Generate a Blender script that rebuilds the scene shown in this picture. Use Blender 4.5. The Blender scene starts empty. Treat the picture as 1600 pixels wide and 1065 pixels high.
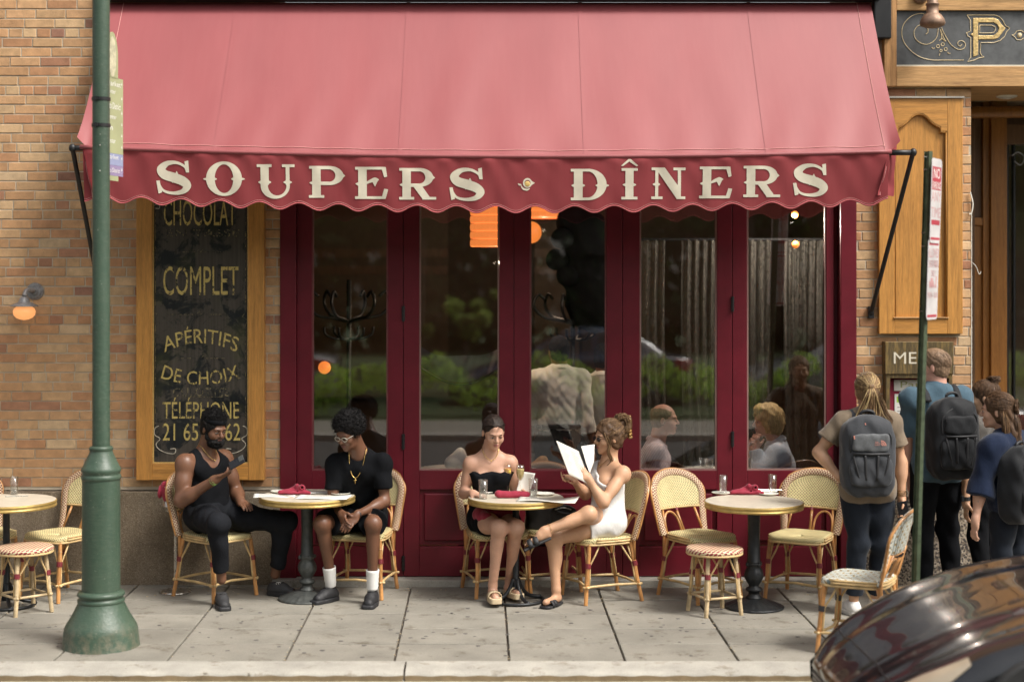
import bpy, bmesh, math, random
import numpy as np
from mathutils import Vector, Matrix
random.seed(7)
SC = bpy.context.scene
COL = SC.collection
R = math.radians
FPX, VX, VY, CAMZ, CAMD = 2472.0, 751.0, 436.0, 2.31, 12.0

# ------------------------------------------------------------------ camera, world, sun
cd = bpy.data.cameras.new('camera'); cam = bpy.data.objects.new('camera', cd); COL.objects.link(cam)
cam.location = (0, -CAMD, CAMZ); cam.rotation_euler = (R(90), 0, 0)
cd.sensor_width = 36; cd.lens = 36*FPX/1600; cd.shift_x = 49/1600; cd.shift_y = -96.5/1600
cd.clip_start = .2; cd.clip_end = 400
cd.dof.use_dof = True; cd.dof.focus_distance = 11.35; cd.dof.aperture_fstop = 1.0
SC.camera = cam
SUN_EL, SUN_AZ = 53, 56            # azimuth measured from straight behind the camera towards its right
wd = bpy.data.worlds.new("World"); SC.world = wd; wd.use_nodes = True
wn = wd.node_tree; wn.nodes.clear()
sky = wn.nodes.new('ShaderNodeTexSky'); sky.sky_type = 'NISHITA'; sky.sun_disc = False
sky.sun_elevation = R(SUN_EL); sky.sun_rotation = R(180-SUN_AZ); sky.dust_density = 4.5; sky.air_density = 1.0; sky.ozone_density = .6
wbg = wn.nodes.new('ShaderNodeBackground'); wbg.inputs[1].default_value = .115
wtint = wn.nodes.new('ShaderNodeMixRGB'); wtint.blend_type = 'MIX'; wtint.inputs[0].default_value = .72
wbw = wn.nodes.new('ShaderNodeRGBToBW'); wwarm = wn.nodes.new('ShaderNodeMixRGB'); wwarm.blend_type = 'MULTIPLY'; wwarm.inputs[0].default_value = 1
wwarm.inputs[2].default_value = (1.03, 1.0, .94, 1)
wo = wn.nodes.new('ShaderNodeOutputWorld')
wn.links.new(sky.outputs[0], wbw.inputs[0]); wn.links.new(wbw.outputs[0], wwarm.inputs[1])
wn.links.new(sky.outputs[0], wtint.inputs[1]); wn.links.new(wwarm.outputs[0], wtint.inputs[2])   # thin bright overcast
wn.links.new(wtint.outputs[0], wbg.inputs[0]); wn.links.new(wbg.outputs[0], wo.inputs[0])
sl = bpy.data.lights.new('sun', 'SUN'); sl.energy = 1.5; sl.angle = R(16); sl.color = (1, .965, .91)
so = bpy.data.objects.new('sun', sl); COL.objects.link(so)
el, az = R(SUN_EL), R(SUN_AZ)
sdir = Vector((math.sin(az)*math.cos(el), -math.cos(az)*math.cos(el), math.sin(el)))
so.rotation_euler = sdir.to_track_quat('Z', 'Y').to_euler(); so.location = (6, -14, 20)
SC.view_settings.view_transform = 'Standard'; SC.view_settings.look = 'None'
SC.view_settings.gamma = 1; SC.view_settings.use_curve_mapping = False
SC.view_settings.exposure = 1.2
SC.cycles.max_bounces = 8; SC.cycles.transparent_max_bounces = 24; SC.cycles.caustics_reflective = False; SC.cycles.caustics_refractive = False

def W(px, py, y):            # a point seen at (px,py) in the photograph that stands y metres behind the facade line
    s = (CAMD+y)/FPX
    return Vector(((px-VX)*s, y, CAMZ-(py-VY)*s))
def G(px, py):
    D = CAMZ*FPX/(py-VY); return Vector(((px-VX)*D/FPX, D-CAMD, 0))
def X(px): return (px-VX)*CAMD/FPX
def Z(py): return CAMZ-(py-VY)*CAMD/FPX

# ------------------------------------------------------------------ materials
class NT:
    def __init__(s, name):
        s.m = bpy.data.materials.new(name); s.m.use_nodes = True; s.t = s.m.node_tree
        s.b = s.t.nodes['Principled BSDF']; s.o = s.t.nodes['Material Output']
        s.tc = None
    def n(s, typ, **kw):
        nd = s.t.nodes.new('ShaderNode'+typ)
        for k, v in kw.items(): setattr(nd, k, v)
        return nd
    def l(s, a, b): s.t.links.new(a, b)
    def co(s, kind='Object', scale=(1, 1, 1), rot=(0, 0, 0)):
        tc = s.n('TexCoord'); mp = s.n('Mapping'); mp.inputs['Scale'].default_value = scale; mp.inputs['Rotation'].default_value = rot
        s.l(tc.outputs[kind], mp.inputs[0]); return mp.outputs[0]
    def noise(s, co, scale, detail=4, rough=.6, dist=0):
        nd = s.n('TexNoise'); nd.inputs['Scale'].default_value = scale; nd.inputs['Detail'].default_value = detail
        nd.inputs['Roughness'].default_value = rough; nd.inputs['Distortion'].default_value = dist
        if co is not None: s.l(co, nd.inputs[0])
        return nd.outputs[0]
    def ramp(s, f, stops, interp='LINEAR'):
        nd = s.n('ValToRGB'); cr = nd.color_ramp; cr.interpolation = interp
        while len(cr.elements) < len(stops): cr.elements.new(.5)
        for e, (p, c) in zip(cr.elements, stops):
            e.position = p; e.color = tuple(c)+(1,) if len(c) == 3 else c
        s.l(f, nd.inputs[0]); return nd.outputs[0]
    def math(s, op, a, b=None, c=None):
        nd = s.n('Math', operation=op)
        for i, v in enumerate((a, b, c)):
            if v is None: continue
            if isinstance(v, (int, float)): nd.inputs[i].default_value = v
            else: s.l(v, nd.inputs[i])
        return nd.outputs[0]
    def mix(s, f, a, b, blend='MIX'):
        nd = s.n('MixRGB', blend_type=blend)
        for i, v in enumerate((f, a, b)):
            if isinstance(v, (int, float)): nd.inputs[i].default_value = v
            elif isinstance(v, (tuple, list)): nd.inputs[i].default_value = tuple(v)+(1,) if len(v) == 3 else v
            else: s.l(v, nd.inputs[i])
        return nd.outputs[0]
    def bump(s, h, strength=.3, dist=.01):
        nd = s.n('Bump'); nd.inputs['Strength'].default_value = strength; nd.inputs['Distance'].default_value = dist
        s.l(h, nd.inputs['Height']); s.l(nd.outputs[0], s.b.inputs['Normal']); return nd
    def set(s, rough=None, metal=None, coat=None, spec=None, sheen=None, col=None):
        B = s.b.inputs
        if rough is not None: B['Roughness'].default_value = rough
        if metal is not None: B['Metallic'].default_value = metal
        if coat is not None: B['Coat Weight'].default_value = coat; B['Coat Roughness'].default_value = .08
        if spec is not None: B['Specular IOR Level'].default_value = spec
        if sheen is not None: B['Sheen Weight'].default_value = sheen; B['Sheen Roughness'].default_value = .4
        if col is not None:
            if isinstance(col, (tuple, list)): B['Base Color'].default_value = tuple(col)+(1,)
            else: s.l(col, B['Base Color'])
        return s.m
def mul(c, k): return tuple(min(1, v*k) for v in c)
def plain(name, c, rough=.6, metal=0, var=.15, vs=6, bump=.1, bs=80, coat=None, spec=None, sheen=None, stretch=(1, 1, 1), kind='Object', bd=.004):
    t = NT(name); co = t.co(kind, stretch)
    n = t.noise(co, vs, 5)
    col = t.ramp(n, [(.3, mul(c, 1-var)), (.7, mul(c, 1+var))])
    t.set(rough, metal, coat, spec, sheen, col)
    if bump: t.bump(t.noise(co, bs, 3), bump, bd)
    r = t.ramp(t.noise(co, vs*3, 3), [(.3, (max(0, rough-.07),)*3), (.75, (min(1, rough+.08),)*3)]); t.l(r, t.b.inputs['Roughness'])
    return t.m
M = {}
def brickmat(i, c):
    t = NT('brick_%d' % i); co = t.co('Object'); info = t.n('ObjectInfo')
    off = t.n('VectorMath', operation='ADD'); sc = t.math('MULTIPLY', info.outputs['Random'], 37.0)
    t.l(co, off.inputs[0]); t.l(sc, off.inputs[1]); v = off.outputs[0]
    n1 = t.noise(v, 14, 5, .65); n2 = t.noise(v, 220, 2); n3 = t.noise(v, 60, 3)
    a = t.ramp(n1, [(.3, mul(c, .8)), (.7, mul(c, 1.18))])
    sp = t.ramp(n2, [(.29, (0, 0, 0)), (.37, (1, 1, 1))])
    a = t.mix(sp, mul(c, .5), a)
    rj = t.math('MULTIPLY_ADD', info.outputs['Random'], .24, .88)
    hsv = t.n('HueSaturation'); t.l(a, hsv.inputs['Color']); t.l(rj, hsv.inputs['Value'])
    t.set(.85, col=hsv.outputs[0], spec=.25); t.bump(n3, .5, .004)
    return t.m
BC = [(.53, .33, .175), (.50, .285, .145), (.455, .24, .125), (.56, .375, .21), (.385, .195, .115), (.515, .305, .16), (.58, .41, .245), (.32, .165, .11)]
M['bricks'] = [brickmat(i, c) for i, c in enumerate(BC)]
M['mortar'] = plain('mortar', (.50, .43, .33), .95, bump=.5, bs=150, spec=.1)
def granite(name, base, specks, sc, st=.5):
    t = NT(name); co = t.co('Object')
    v = t.n('TexVoronoi'); v.inputs['Scale'].default_value = sc; t.l(co, v.inputs[0])
    a = t.ramp(v.outputs['Color'], [(0, specks[0]), (.3, specks[1]), (.55, base), (.85, specks[2])], 'CONSTANT')
    big = t.ramp(t.noise(co, 2.5, 5), [(.3, (.72,)*3), (.7, (1.12,)*3)])
    a = t.mix(1, a, big, 'MULTIPLY')
    st2 = t.ramp(t.noise(t.co('Object', (3, 3, .5)), 3, 5), [(.35, (.8, .77, .7)), (.6, (1, 1, 1))]); a = t.mix(.7, a, st2, 'MULTIPLY')
    t.set(.8, col=a, spec=.3); t.bump(t.noise(co, 90, 4), st, .006); return t.m
M['granite_l'] = granite('rough_granite', (.25, .20, .145), ((.17, .13, .09), (.21, .17, .12), (.33, .27, .20)), 150, .9)
M['granite_r'] = granite('pebbled_granite', (.42, .35, .27), ((.07, .06, .055), (.20, .16, .12), (.55, .47, .38)), 75, .7)
def wood(name, c, axis='Z', rough=.5, sc=1.0, coat=.15, dark=.6):
    t = NT(name); st = {'Z': (14, 14, .7), 'X': (.7, 14, 14)}[axis]
    co = t.co('Object', tuple(v*sc for v in st)); n = t.noise(co, 3.0, 8, .65, .6)
    fine = t.noise(t.co('Object', tuple(v*sc*5 for v in st)), 4, 4)
    a = t.ramp(n, [(.25, mul(c, dark)), (.5, c), (.75, mul(c, 1.25))])
    a = t.mix(.45, a, t.ramp(fine, [(.35, (.5, .42, .35)), (.6, (1.05, 1.05, 1.05))]), 'MULTIPLY')
    big = t.ramp(t.noise(t.co('Object'), 1.6, 4), [(.3, (.8, .76, .7)), (.7, (1.1, 1.1, 1.1))]); a = t.mix(.8, a, big, 'MULTIPLY')
    t.set(rough, coat=coat, col=a); t.bump(fine, .25, .002); return t.m
M['wood'] = wood('honey_oak', (.56, .27, .062)); M['wood_h'] = wood('honey_oak_across', (.56, .27, .062), 'X')
M['wood_pale'] = wood('weathered_oak', (.56, .33, .14), 'X', .75, coat=0, dark=.5); M['wood_pale_v'] = wood('weathered_oak_upright', (.50, .27, .11), 'Z', .8, coat=0, dark=.4)
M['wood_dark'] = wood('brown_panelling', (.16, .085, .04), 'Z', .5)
M['wood_door'] = wood('varnished_entrance_oak', (.36, .155, .035), 'Z', .4)
def redpaint():
    t = NT('burgundy_gloss_paint'); co = t.co('Object')
    a = t.ramp(t.noise(co, 5, 6), [(.3, (.112, .008, .016)), (.7, (.152, .010, .021))])
    sc = t.ramp(t.noise(co, 160, 2, .5), [(.735, (0, 0, 0)), (.76, (1, 1, 1))])
    a = t.mix(t.math('MULTIPLY', sc, .5), a, (.42, .22, .22))
    t.set(.42, col=a, spec=.35); t.bump(t.noise(t.co('Object', (20, 20, 1.5)), 6, 5), .08, .004); return t.m
M['red'] = redpaint()
M['red_dark'] = plain('burgundy_paint_dark', (.085, .008, .016), .6, bump=.1)  # darker burgundy for the lintel, the recess and the leaf gap
def glassm():
    t = NT('window_glass'); tr = t.n('BsdfTransparent'); gl = t.n('BsdfGlossy'); gl.inputs['Roughness'].default_value = .0
    tr.inputs[0].default_value = (1, 1, 1, 1); gl.inputs[0].default_value = (1, 1, 1, 1)
    fr = t.n('Fresnel'); fr.inputs[0].default_value = 1.55; f = t.math('MULTIPLY', fr.outputs[0], 2.1)
    mx = t.n('MixShader'); t.l(f, mx.inputs[0]); t.l(tr.outputs[0], mx.inputs[1]); t.l(gl.outputs[0], mx.inputs[2])
    b = t.n('Bump'); b.inputs['Strength'].default_value = .03; b.inputs['Distance'].default_value = .002
    t.l(t.noise(t.co('Object'), 5, 2), b.inputs['Height']); t.l(b.outputs[0], gl.inputs['Normal']); t.l(b.outputs[0], fr.inputs['Normal'])
    t.l(mx.outputs[0], t.o.inputs[0]); return t.m
M['pane'] = glassm()
def clearglass(name, tint=(1, 1, 1), fac=1.6):
    t = NT(name); tr = t.n('BsdfTransparent'); gl = t.n('BsdfGlossy'); gl.inputs['Roughness'].default_value = .03
    tr.inputs[0].default_value = tuple(tint)+(1,)
    lw = t.n('LayerWeight'); lw.inputs[0].default_value = .35; f = t.math('MULTIPLY_ADD', lw.outputs['Facing'], .42, .05)
    mx = t.n('MixShader'); t.l(f, mx.inputs[0]); t.l(tr.outputs[0], mx.inputs[1]); t.l(gl.outputs[0], mx.inputs[2])
    t.l(mx.outputs[0], t.o.inputs[0]); return t.m
M['glass'] = clearglass('tumbler_glass', (.97, .97, .96))
M['water'] = clearglass('water_in_glass', (.88, .90, .90))
M['juice'] = plain('orange_drink', (.92, .48, .12), .25, var=.1, bump=0)
M['wine'] = plain('golden_sparkling_wine', (.78, .60, .24), .2, var=.15, bump=0)
def awn():
    t = NT('burgundy_awning_canvas'); co = t.co('Object')
    a = t.ramp(t.noise(t.co('Object', (1.3, .5, .5)), 2.2, 6), [(.3, (.235, .040, .045)), (.7, (.265, .048, .053))])
    dust = t.ramp(t.noise(t.co('Object', (9, 1, 1)), 3, 5), [(.35, (0, 0, 0)), (.75, (1, 1, 1))])
    a = t.mix(t.math('MULTIPLY', dust, .035), a, (.55, .25, .23))
    t.b.inputs['IOR'].default_value = 1.7; t.set(.58, col=a, spec=.5, sheen=.12)
    t.b.inputs['Sheen Tint'].default_value = (1, .8, .76, 1)
    t.bump(t.noise(co, 500, 2), .15, .001); return t.m
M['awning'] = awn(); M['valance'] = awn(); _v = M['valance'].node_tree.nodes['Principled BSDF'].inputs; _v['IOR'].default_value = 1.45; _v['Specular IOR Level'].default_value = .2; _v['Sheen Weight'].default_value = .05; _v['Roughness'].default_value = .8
M['awning_line'] = plain('awning_stitching', (.62, .30, .28), .85, var=.05, bump=0)
M['letter'] = plain('cream_letter_paint', (.66, .60, .47), .7, var=.06, vs=20, bump=.1, bs=300)
M['gold'] = plain('gilt_paint', (.62, .42, .14), .45, .0, var=.25, vs=60, bump=.2)
M['goldline'] = plain('gilt_line', (.68, .54, .32), .5, var=.15, vs=40, bump=0)
M['blackmetal'] = plain('black_painted_metal', (.018, .018, .019), .42, .2, bump=.1)
M['slate'] = plain('dark_slate_board', (.095, .098, .10), .8, var=.3, vs=9, bump=.3, bs=260)
M['zinc'] = plain('weathered_zinc', (.34, .33, .33), .5, .6, var=.3, vs=40, bump=.2)
M['bronze_lamp'] = plain('weathered_copper_lamp', (.26, .17, .12), .55, .5, var=.3, vs=25, bump=.2)
def emis(name, c, st):
    t = NT(name); t.b.inputs['Emission Color'].default_value = tuple(c)+(1,); t.b.inputs['Emission Strength'].default_value = st
    t.set(.4, col=mul(c, .6)); return t.m
M['globe'] = emis('lit_opal_globe', (1, .42, .15), .36)
M['shade'] = emis('lit_amber_lampshade', (1, .27, .06), .42)
M['bulb'] = emis('lit_round_lamp', (1, .27, .05), .42)
def greenpaint():
    t = NT('green_post_paint'); co = t.co('Object')
    a = t.ramp(t.noise(t.co('Object', (1, 1, .3)), 7, 6), [(.3, (.036, .066, .044)), (.7, (.055, .092, .062))])
    ch = t.ramp(t.noise(co, 70, 4, .7), [(.66, (0, 0, 0)), (.69, (1, 1, 1))]); a = t.mix(t.math('MULTIPLY', ch, .6), a, (.35, .36, .3))
    dr = t.ramp(t.noise(t.co('Object', (5, 5, 25)), 4, 5), [(.5, (0, 0, 0)), (.8, (1, 1, 1))]); a = t.mix(t.math('MULTIPLY', dr, .18), a, (.20, .22, .17))
    sx = t.n('SeparateXYZ'); t.l(co, sx.inputs[0]); lowz = t.math('SUBTRACT', 1.0, t.math('MULTIPLY', sx.outputs[2], 5.0)); gr = t.math('MULTIPLY', t.ramp(t.noise(co, 18, 6, .7), [(.42, (0, 0, 0)), (.62, (1, 1, 1))]), t.math('MAXIMUM', lowz, .06))
    a = t.mix(t.math('MULTIPLY', gr, .75), a, (.20, .17, .12)); t.set(.42, col=a, spec=.45); t.bump(t.noise(co, 45, 5), .5, .005); return t.m
M['green'] = greenpaint()
def pave(name, c, sc=1.0):
    t = NT(name); co = t.co('Object'); info = t.n('ObjectInfo')
    off = t.n('VectorMath', operation='ADD'); t.l(co, off.inputs[0]); t.l(t.math('MULTIPLY', info.outputs['Random'], 53.0), off.inputs[1]); co = off.outputs[0]
    n1 = t.noise(co, 2.2*sc, 6, .6); n2 = t.noise(co, 260, 2); n3 = t.noise(co, 30, 4)
    a = t.ramp(n1, [(.3, mul(c, .78)), (.7, mul(c, 1.15))])
    a = t.mix(.6, a, t.ramp(n2, [(.3, (.62,)*3), (.5, (1,)*3), (.72, (1.25,)*3)]), 'MULTIPLY')
    st = t.ramp(t.noise(co, 6, 5, .7), [(.56, (1, 1, 1)), (.66, (.66, .62, .57))]); a = t.mix(.9, a, st, 'MULTIPLY')
    sp = t.ramp(t.noise(co, 24, 2, .4), [(.745, (1, 1, 1)), (.76, (.35, .33, .3))]); a = t.mix(.8, a, sp, 'MULTIPLY')
    rj = t.math('MULTIPLY_ADD', info.outputs['Random'], .12, .94); hsv = t.n('HueSaturation'); t.l(a, hsv.inputs['Color']); t.l(rj, hsv.inputs['Value'])
    t.set(.85, col=hsv.outputs[0], spec=.25); t.bump(t.mix(.5, n3, n2), .35, .004); return t.m
M['paving'] = pave('grey_paving', (.255, .237, .20))
M['joint'] = plain('dirt_in_joints', (.11, .09, .07), .95, var=.4, vs=40, bump=.6, bs=100)
M['curb'] = pave('pale_granite_kerb', (.38, .36, .315), 2)
M['gutter'] = pave('pale_concrete_gutter', (.50, .45, .36), 2)
M['asphalt'] = plain('asphalt', (.055, .053, .05), .9, var=.25, vs=5, bump=.6, bs=180)
M['lawn'] = plain('park_lawn', (.035, .06, .012), .9, var=.4, vs=1.5, bump=.4)
M['bamboo'] = plain('rattan_cane', (.52, .25, .085), .38, var=.45, vs=11, bump=.15, bs=60, coat=.3, stretch=(1, 1, .6))
M['bamboo_pale'] = plain('pale_split_cane', (.60, .42, .20), .5, var=.3, vs=14, bump=.15)
M['bamboo_old'] = plain('grey_old_cane', (.50, .38, .22), .6, var=.4, vs=12, bump=.2)
M['wrap'] = plain('burgundy_binding', (.19, .022, .03), .5, var=.3, vs=60, bump=.5, bs=300)
M['wrap_black'] = plain('black_binding', (.03, .03, .035), .5, bump=.3)
def weave(name, kind):
    t = NT(name); co = t.co('UV'); sx = t.n('SeparateXYZ'); t.l(co, sx.inputs[0]); u, v = sx.outputs[0], sx.outputs[1]
    def cosw(a, p): return t.math('COSINE', t.math('MULTIPLY', a, 2*math.pi/p))
    if kind == 'dots':
        w = t.math('ADD', cosw(t.math('ADD', u, v), .0215), cosw(t.math('SUBTRACT', u, v), .0215))
        f = t.ramp(w, [(0, (0, 0, 0)), (.62, (0, 0, 0)), (.85, (1, 1, 1))])
        f2 = t.math('MULTIPLY', t.math('GREATER_THAN', w, .85), .92)
        c = t.mix(f2, (.72, .62, .34), (.10, .075, .035))
        n = t.ramp(t.noise(t.co('Object'), 9, 4), [(.3, (.82, .8, .74)), (.7, (1.08, 1.08, 1.05))]); c = t.mix(1, c, n, 'MULTIPLY'); h = t.math('MULTIPLY', w, -.4)
    elif kind == 'check':
        w = t.math('MULTIPLY', cosw(u, .021), cosw(v, .021)); f = t.math('GREATER_THAN', w, .03)
        c = t.mix(f, (.68, .56, .36), (.19, .03, .03)); h = w
    elif kind == 'stool':
        w = t.math('MULTIPLY', cosw(t.math('ADD', u, t.math('MULTIPLY', v, .3)), .042), cosw(v, .03)); f = t.math('GREATER_THAN', w, .05)
        c = t.mix(f, (.74, .62, .40), (.30, .045, .05)); h = w
    else:
        w = t.math('MULTIPLY', cosw(u, .032), 1.0); f = t.math('GREATER_THAN', w, .55)
        c = t.mix(f, (.66, .66, .58), (.16, .20, .20))
        f3 = t.math('GREATER_THAN', t.math('MULTIPLY', cosw(t.math('ADD', u, .016), .096), cosw(v, .05)), .55); c = t.mix(f3, c, (.34, .24, .10)); h = w
    t.set(.5, col=c, spec=.4); t.bump(h, .5, .002); return t.m
M['dots'] = weave('cream_woven_rattan', 'dots'); M['check'] = weave('burgundy_cream_check_weave', 'check')
M['stoolw'] = weave('red_striped_weave', 'stool'); M['bluew'] = weave('blue_white_weave', 'blue')
M['brass'] = plain('brass_rim', (.50, .34, .11), .42, .55, var=.25, vs=14, bump=.1)
M['marble'] = plain('pale_table_laminate', (.60, .54, .43), .35, var=.12, vs=12, bump=0)
M['iron'] = plain('grey_cast_iron', (.085, .09, .085), .5, .35, var=.3, vs=25, bump=.4, bs=90)
M['iron_black'] = plain('black_cast_iron', (.022, .024, .026), .45, .3, var=.3, vs=25, bump=.4, bs=90)
M['silver'] = plain('polished_steel', (.55, .53, .49), .28, .9, bump=0)
M['napkin'] = plain('burgundy_linen', (.29, .018, .042), .85, var=.12, vs=20, bump=.3, bs=200, sheen=.3)
M['ceramic'] = plain('white_china', (.74, .72, .64), .25, var=.03, bump=0)
M['paper'] = plain('cream_paper', (.66, .63, .56), .8, var=.05, bump=0)
M['paper_w'] = plain('white_paper', (.76, .75, .70), .8, var=.04, bump=0)
M['ink'] = plain('grey_print', (.25, .22, .2), .8, bump=0)
M['pin'] = plain('phone_black', (.015, .015, .018), .3, bump=0)
def patina():
    t = NT('tarnished_brass_box'); co = t.co('Object', (9, 9, 1.3))
    n = t.noise(co, 5, 7, .7); c = t.ramp(n, [(.3, (.085, .06, .03)), (.5, (.15, .11, .055)), (.62, (.30, .20, .07)), (.75, (.22, .21, .17))])
    t.set(.5, .5, col=c); t.bump(n, .2, .002); return t.m
M['patina'] = patina()
def distress(name, c, under=(.03, .03, .028), thr=.5, sc=26):
    t = NT(name); n = t.noise(t.co('Object', (1.6, 1.6, .8)), sc, 6, .75)
    f = t.ramp(n, [(thr-.03, (0, 0, 0)), (thr+.03, (1, 1, 1))])
    t.set(.55, col=t.mix(f, under, c)); return t.m
M['gilt_worn'] = distress('worn_gilt_letters', (.56, .43, .13), thr=.44)
M['gilt_faint'] = distress('faint_gilt_letters', (.27, .22, .11), thr=.53, sc=34)
M['chalk'] = distress('cream_scroll_paint', (.50, .46, .37), thr=.38)
def mirror_sign():
    t = NT('aged_black_glass'); co = t.co('Object')
    blot = t.ramp(t.noise(co, 4.5, 7, .72, .5), [(.50, (.070, .060, .050)), (.56, (.014, .016, .018))])
    green = t.ramp(t.noise(co, 2.3, 4), [(.55, (0, 0, 0)), (.75, (1, 1, 1))])
    blot = t.mix(t.math('MULTIPLY', green, .5), blot, (.10, .10, .03))
    streak = t.ramp(t.noise(t.co('Object', (18, 18, .6)), 3, 6), [(.35, (.75,)*3), (.7, (1.35,)*3)])
    t.set(.28, col=t.mix(1, blot, streak, 'MULTIPLY'), spec=.5); return t.m
M['signglass'] = mirror_sign()
def skin(name, c, rough=.5):
    t = NT(name); co = t.co('Object')
    a = t.ramp(t.noise(co, 9, 5), [(.3, mul(c, .88)), (.7, mul(c, 1.1))])
    fr = t.ramp(t.noise(co, 130, 2), [(.30, (.82, .74, .7)), (.42, (1, 1, 1))]); a = t.mix(.5, a, fr, 'MULTIPLY')
    t.set(rough, col=a, spec=.45)
    t.b.inputs['Subsurface Weight'].default_value = .08; t.b.inputs['Subsurface Radius'].default_value = (.02, .008, .004)
    t.bump(t.noise(co, 220, 3), .12, .001); return t.m
M['skin_d1'] = skin('deep_brown_skin', (.165, .078, .045), .42); M['skin_d2'] = skin('brown_skin', (.15, .068, .038), .45)
M['skin_l1'] = skin('light_skin', (.56, .32, .22)); M['skin_l2'] = skin('tanned_skin', (.55, .315, .19)); M['skin_l3'] = skin('rosy_skin', (.60, .33, .25))
def cloth(name, c, folds=.5, rough=.85, stripes=None, sheen=.2):
    t = NT(name); co = t.co('Object')
    a = t.ramp(t.noise(co, 7, 5), [(.3, mul(c, .85)), (.7, mul(c, 1.12))])
    if stripes:
        sx = t.n('SeparateXYZ'); t.l(co, sx.inputs[0]); s_ = t.math('SINE', t.math('MULTIPLY', t.math('ADD', sx.outputs[0], t.math('MULTIPLY', sx.outputs[2], .35)), 520))
        a = t.mix(t.math('GREATER_THAN', s_, .2), a, stripes)
    t.set(rough, col=a, spec=.12, sheen=sheen)
    t.bump(t.mix(.25, t.noise(t.co('Object', (1, 1, .6)), 16, 4, .6, 1.5), t.noise(co, 420, 2)), folds, .012); return t.m
M['cl_black'] = cloth('black_jersey', (.006, .0065, .008), .35, .9, sheen=0); M['cl_char'] = cloth('charcoal_joggers', (.012, .013, .016), .5, sheen=0)
M['cl_white'] = cloth('white_cotton', (.74, .72, .69), .5); M['cl_shirt'] = cloth('white_work_shirt', (.78, .76, .68), .3)
M['cl_pink'] = cloth('pink_striped_shirt', (.84, .78, .80), .5, stripes=(.56, .42, .48)); M['cl_blue'] = cloth('pale_blue_shirt', (.55, .62, .72), .6)
M['cl_taupe'] = cloth('taupe_tee', (.20, .155, .11), .5); M['cl_teal'] = cloth('slate_blue_tee', (.07, .118, .155), .6)
M['cl_navy'] = cloth('navy_sweatshirt', (.014, .022, .048), .6); M['cl_dknavy'] = cloth('dark_navy_trousers', (.017, .021, .029), .45, sheen=.1)
M['cl_brown'] = cloth('grey_brown_vest', (.10, .09, .08), .5); M['cl_denim'] = cloth('blue_denim', (.25, .30, .38), .4)
M['pack_grey'] = cloth('grey_heather_nylon', (.055, .058, .064), .35, .65); M['pack_black'] = cloth('black_nylon', (.020, .021, .023), .35, .6)
M['pack_trim'] = plain('black_webbing', (.018, .018, .02), .6, bump=.2)
M['coral'] = plain('coral_embroidery', (.60, .24, .18), .7, bump=0)
def hair(name, c, hi=1.6, sc=1.0):
    t = NT(name); a = t.ramp(t.noise(t.co('Object', (60*sc, 60*sc, 5*sc)), 2.2, 5, .7), [(.3, mul(c, .5)), (.5, c), (.75, mul(c, hi))])
    t.set(.55, col=a, spec=.35); t.bump(t.noise(t.co('Object', (60*sc, 60*sc, 6*sc)), 3, 3), .7, .004); return t.m
M['h_black'] = plain('black_curly_hair', (.010, .009, .009), .75, var=.3, vs=40, bump=1.0, bs=150, bd=.01, spec=.2); M['h_dark'] = hair('dark_brown_hair', (.022, .013, .009), 3.5)  # pale streaks of the dark brown hair put its sheen into the colour
M['h_brown'] = hair('brown_hair', (.085, .045, .022), 2.2); M['h_light'] = hair('light_streaked_hair', (.17, .10, .048), 2.3)
M['h_blond'] = hair('blond_hair', (.50, .36, .17), 1.6); M['h_grey'] = hair('short_brown_hair', (.22, .14, .085), 1.6)
M['lip'] = plain('lip_colour', (.36, .12, .10), .4, bump=0); M['lip_d'] = plain('lip_colour_deep', (.16, .06, .05), .4, bump=0)
M['eyew'] = plain('eye_white', (.5, .48, .45), .2, bump=0); M['eyed'] = plain('dark_lashes', (.012, .008, .006), .5, bump=0)
M['goldm'] = plain('gold_jewellery', (.62, .42, .15), .25, .9, bump=0)
M['rubber'] = plain('black_rubber', (.018, .018, .02), .6, bump=.2); M['beige'] = plain('beige_foam', (.56, .44, .28), .7, bump=.1)
M['lime'] = plain('lime_wristband', (.45, .80, .22), .6, bump=0); M['whiteplastic'] = plain('white_rubber', (.62, .60, .56), .5, bump=.1)
M['shoe'] = plain('dark_knit_shoe', (.028, .028, .03), .7, bump=.5, bs=150); M['sock'] = plain('white_sock', (.72, .71, .68), .9, bump=.4, bs=160)
M['nail'] = plain('red_nail_polish', (.30, .02, .03), .3, bump=0)
M['tort'] = plain('tortoiseshell', (.28, .16, .05), .3, var=.95, vs=90, bump=0)

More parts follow.
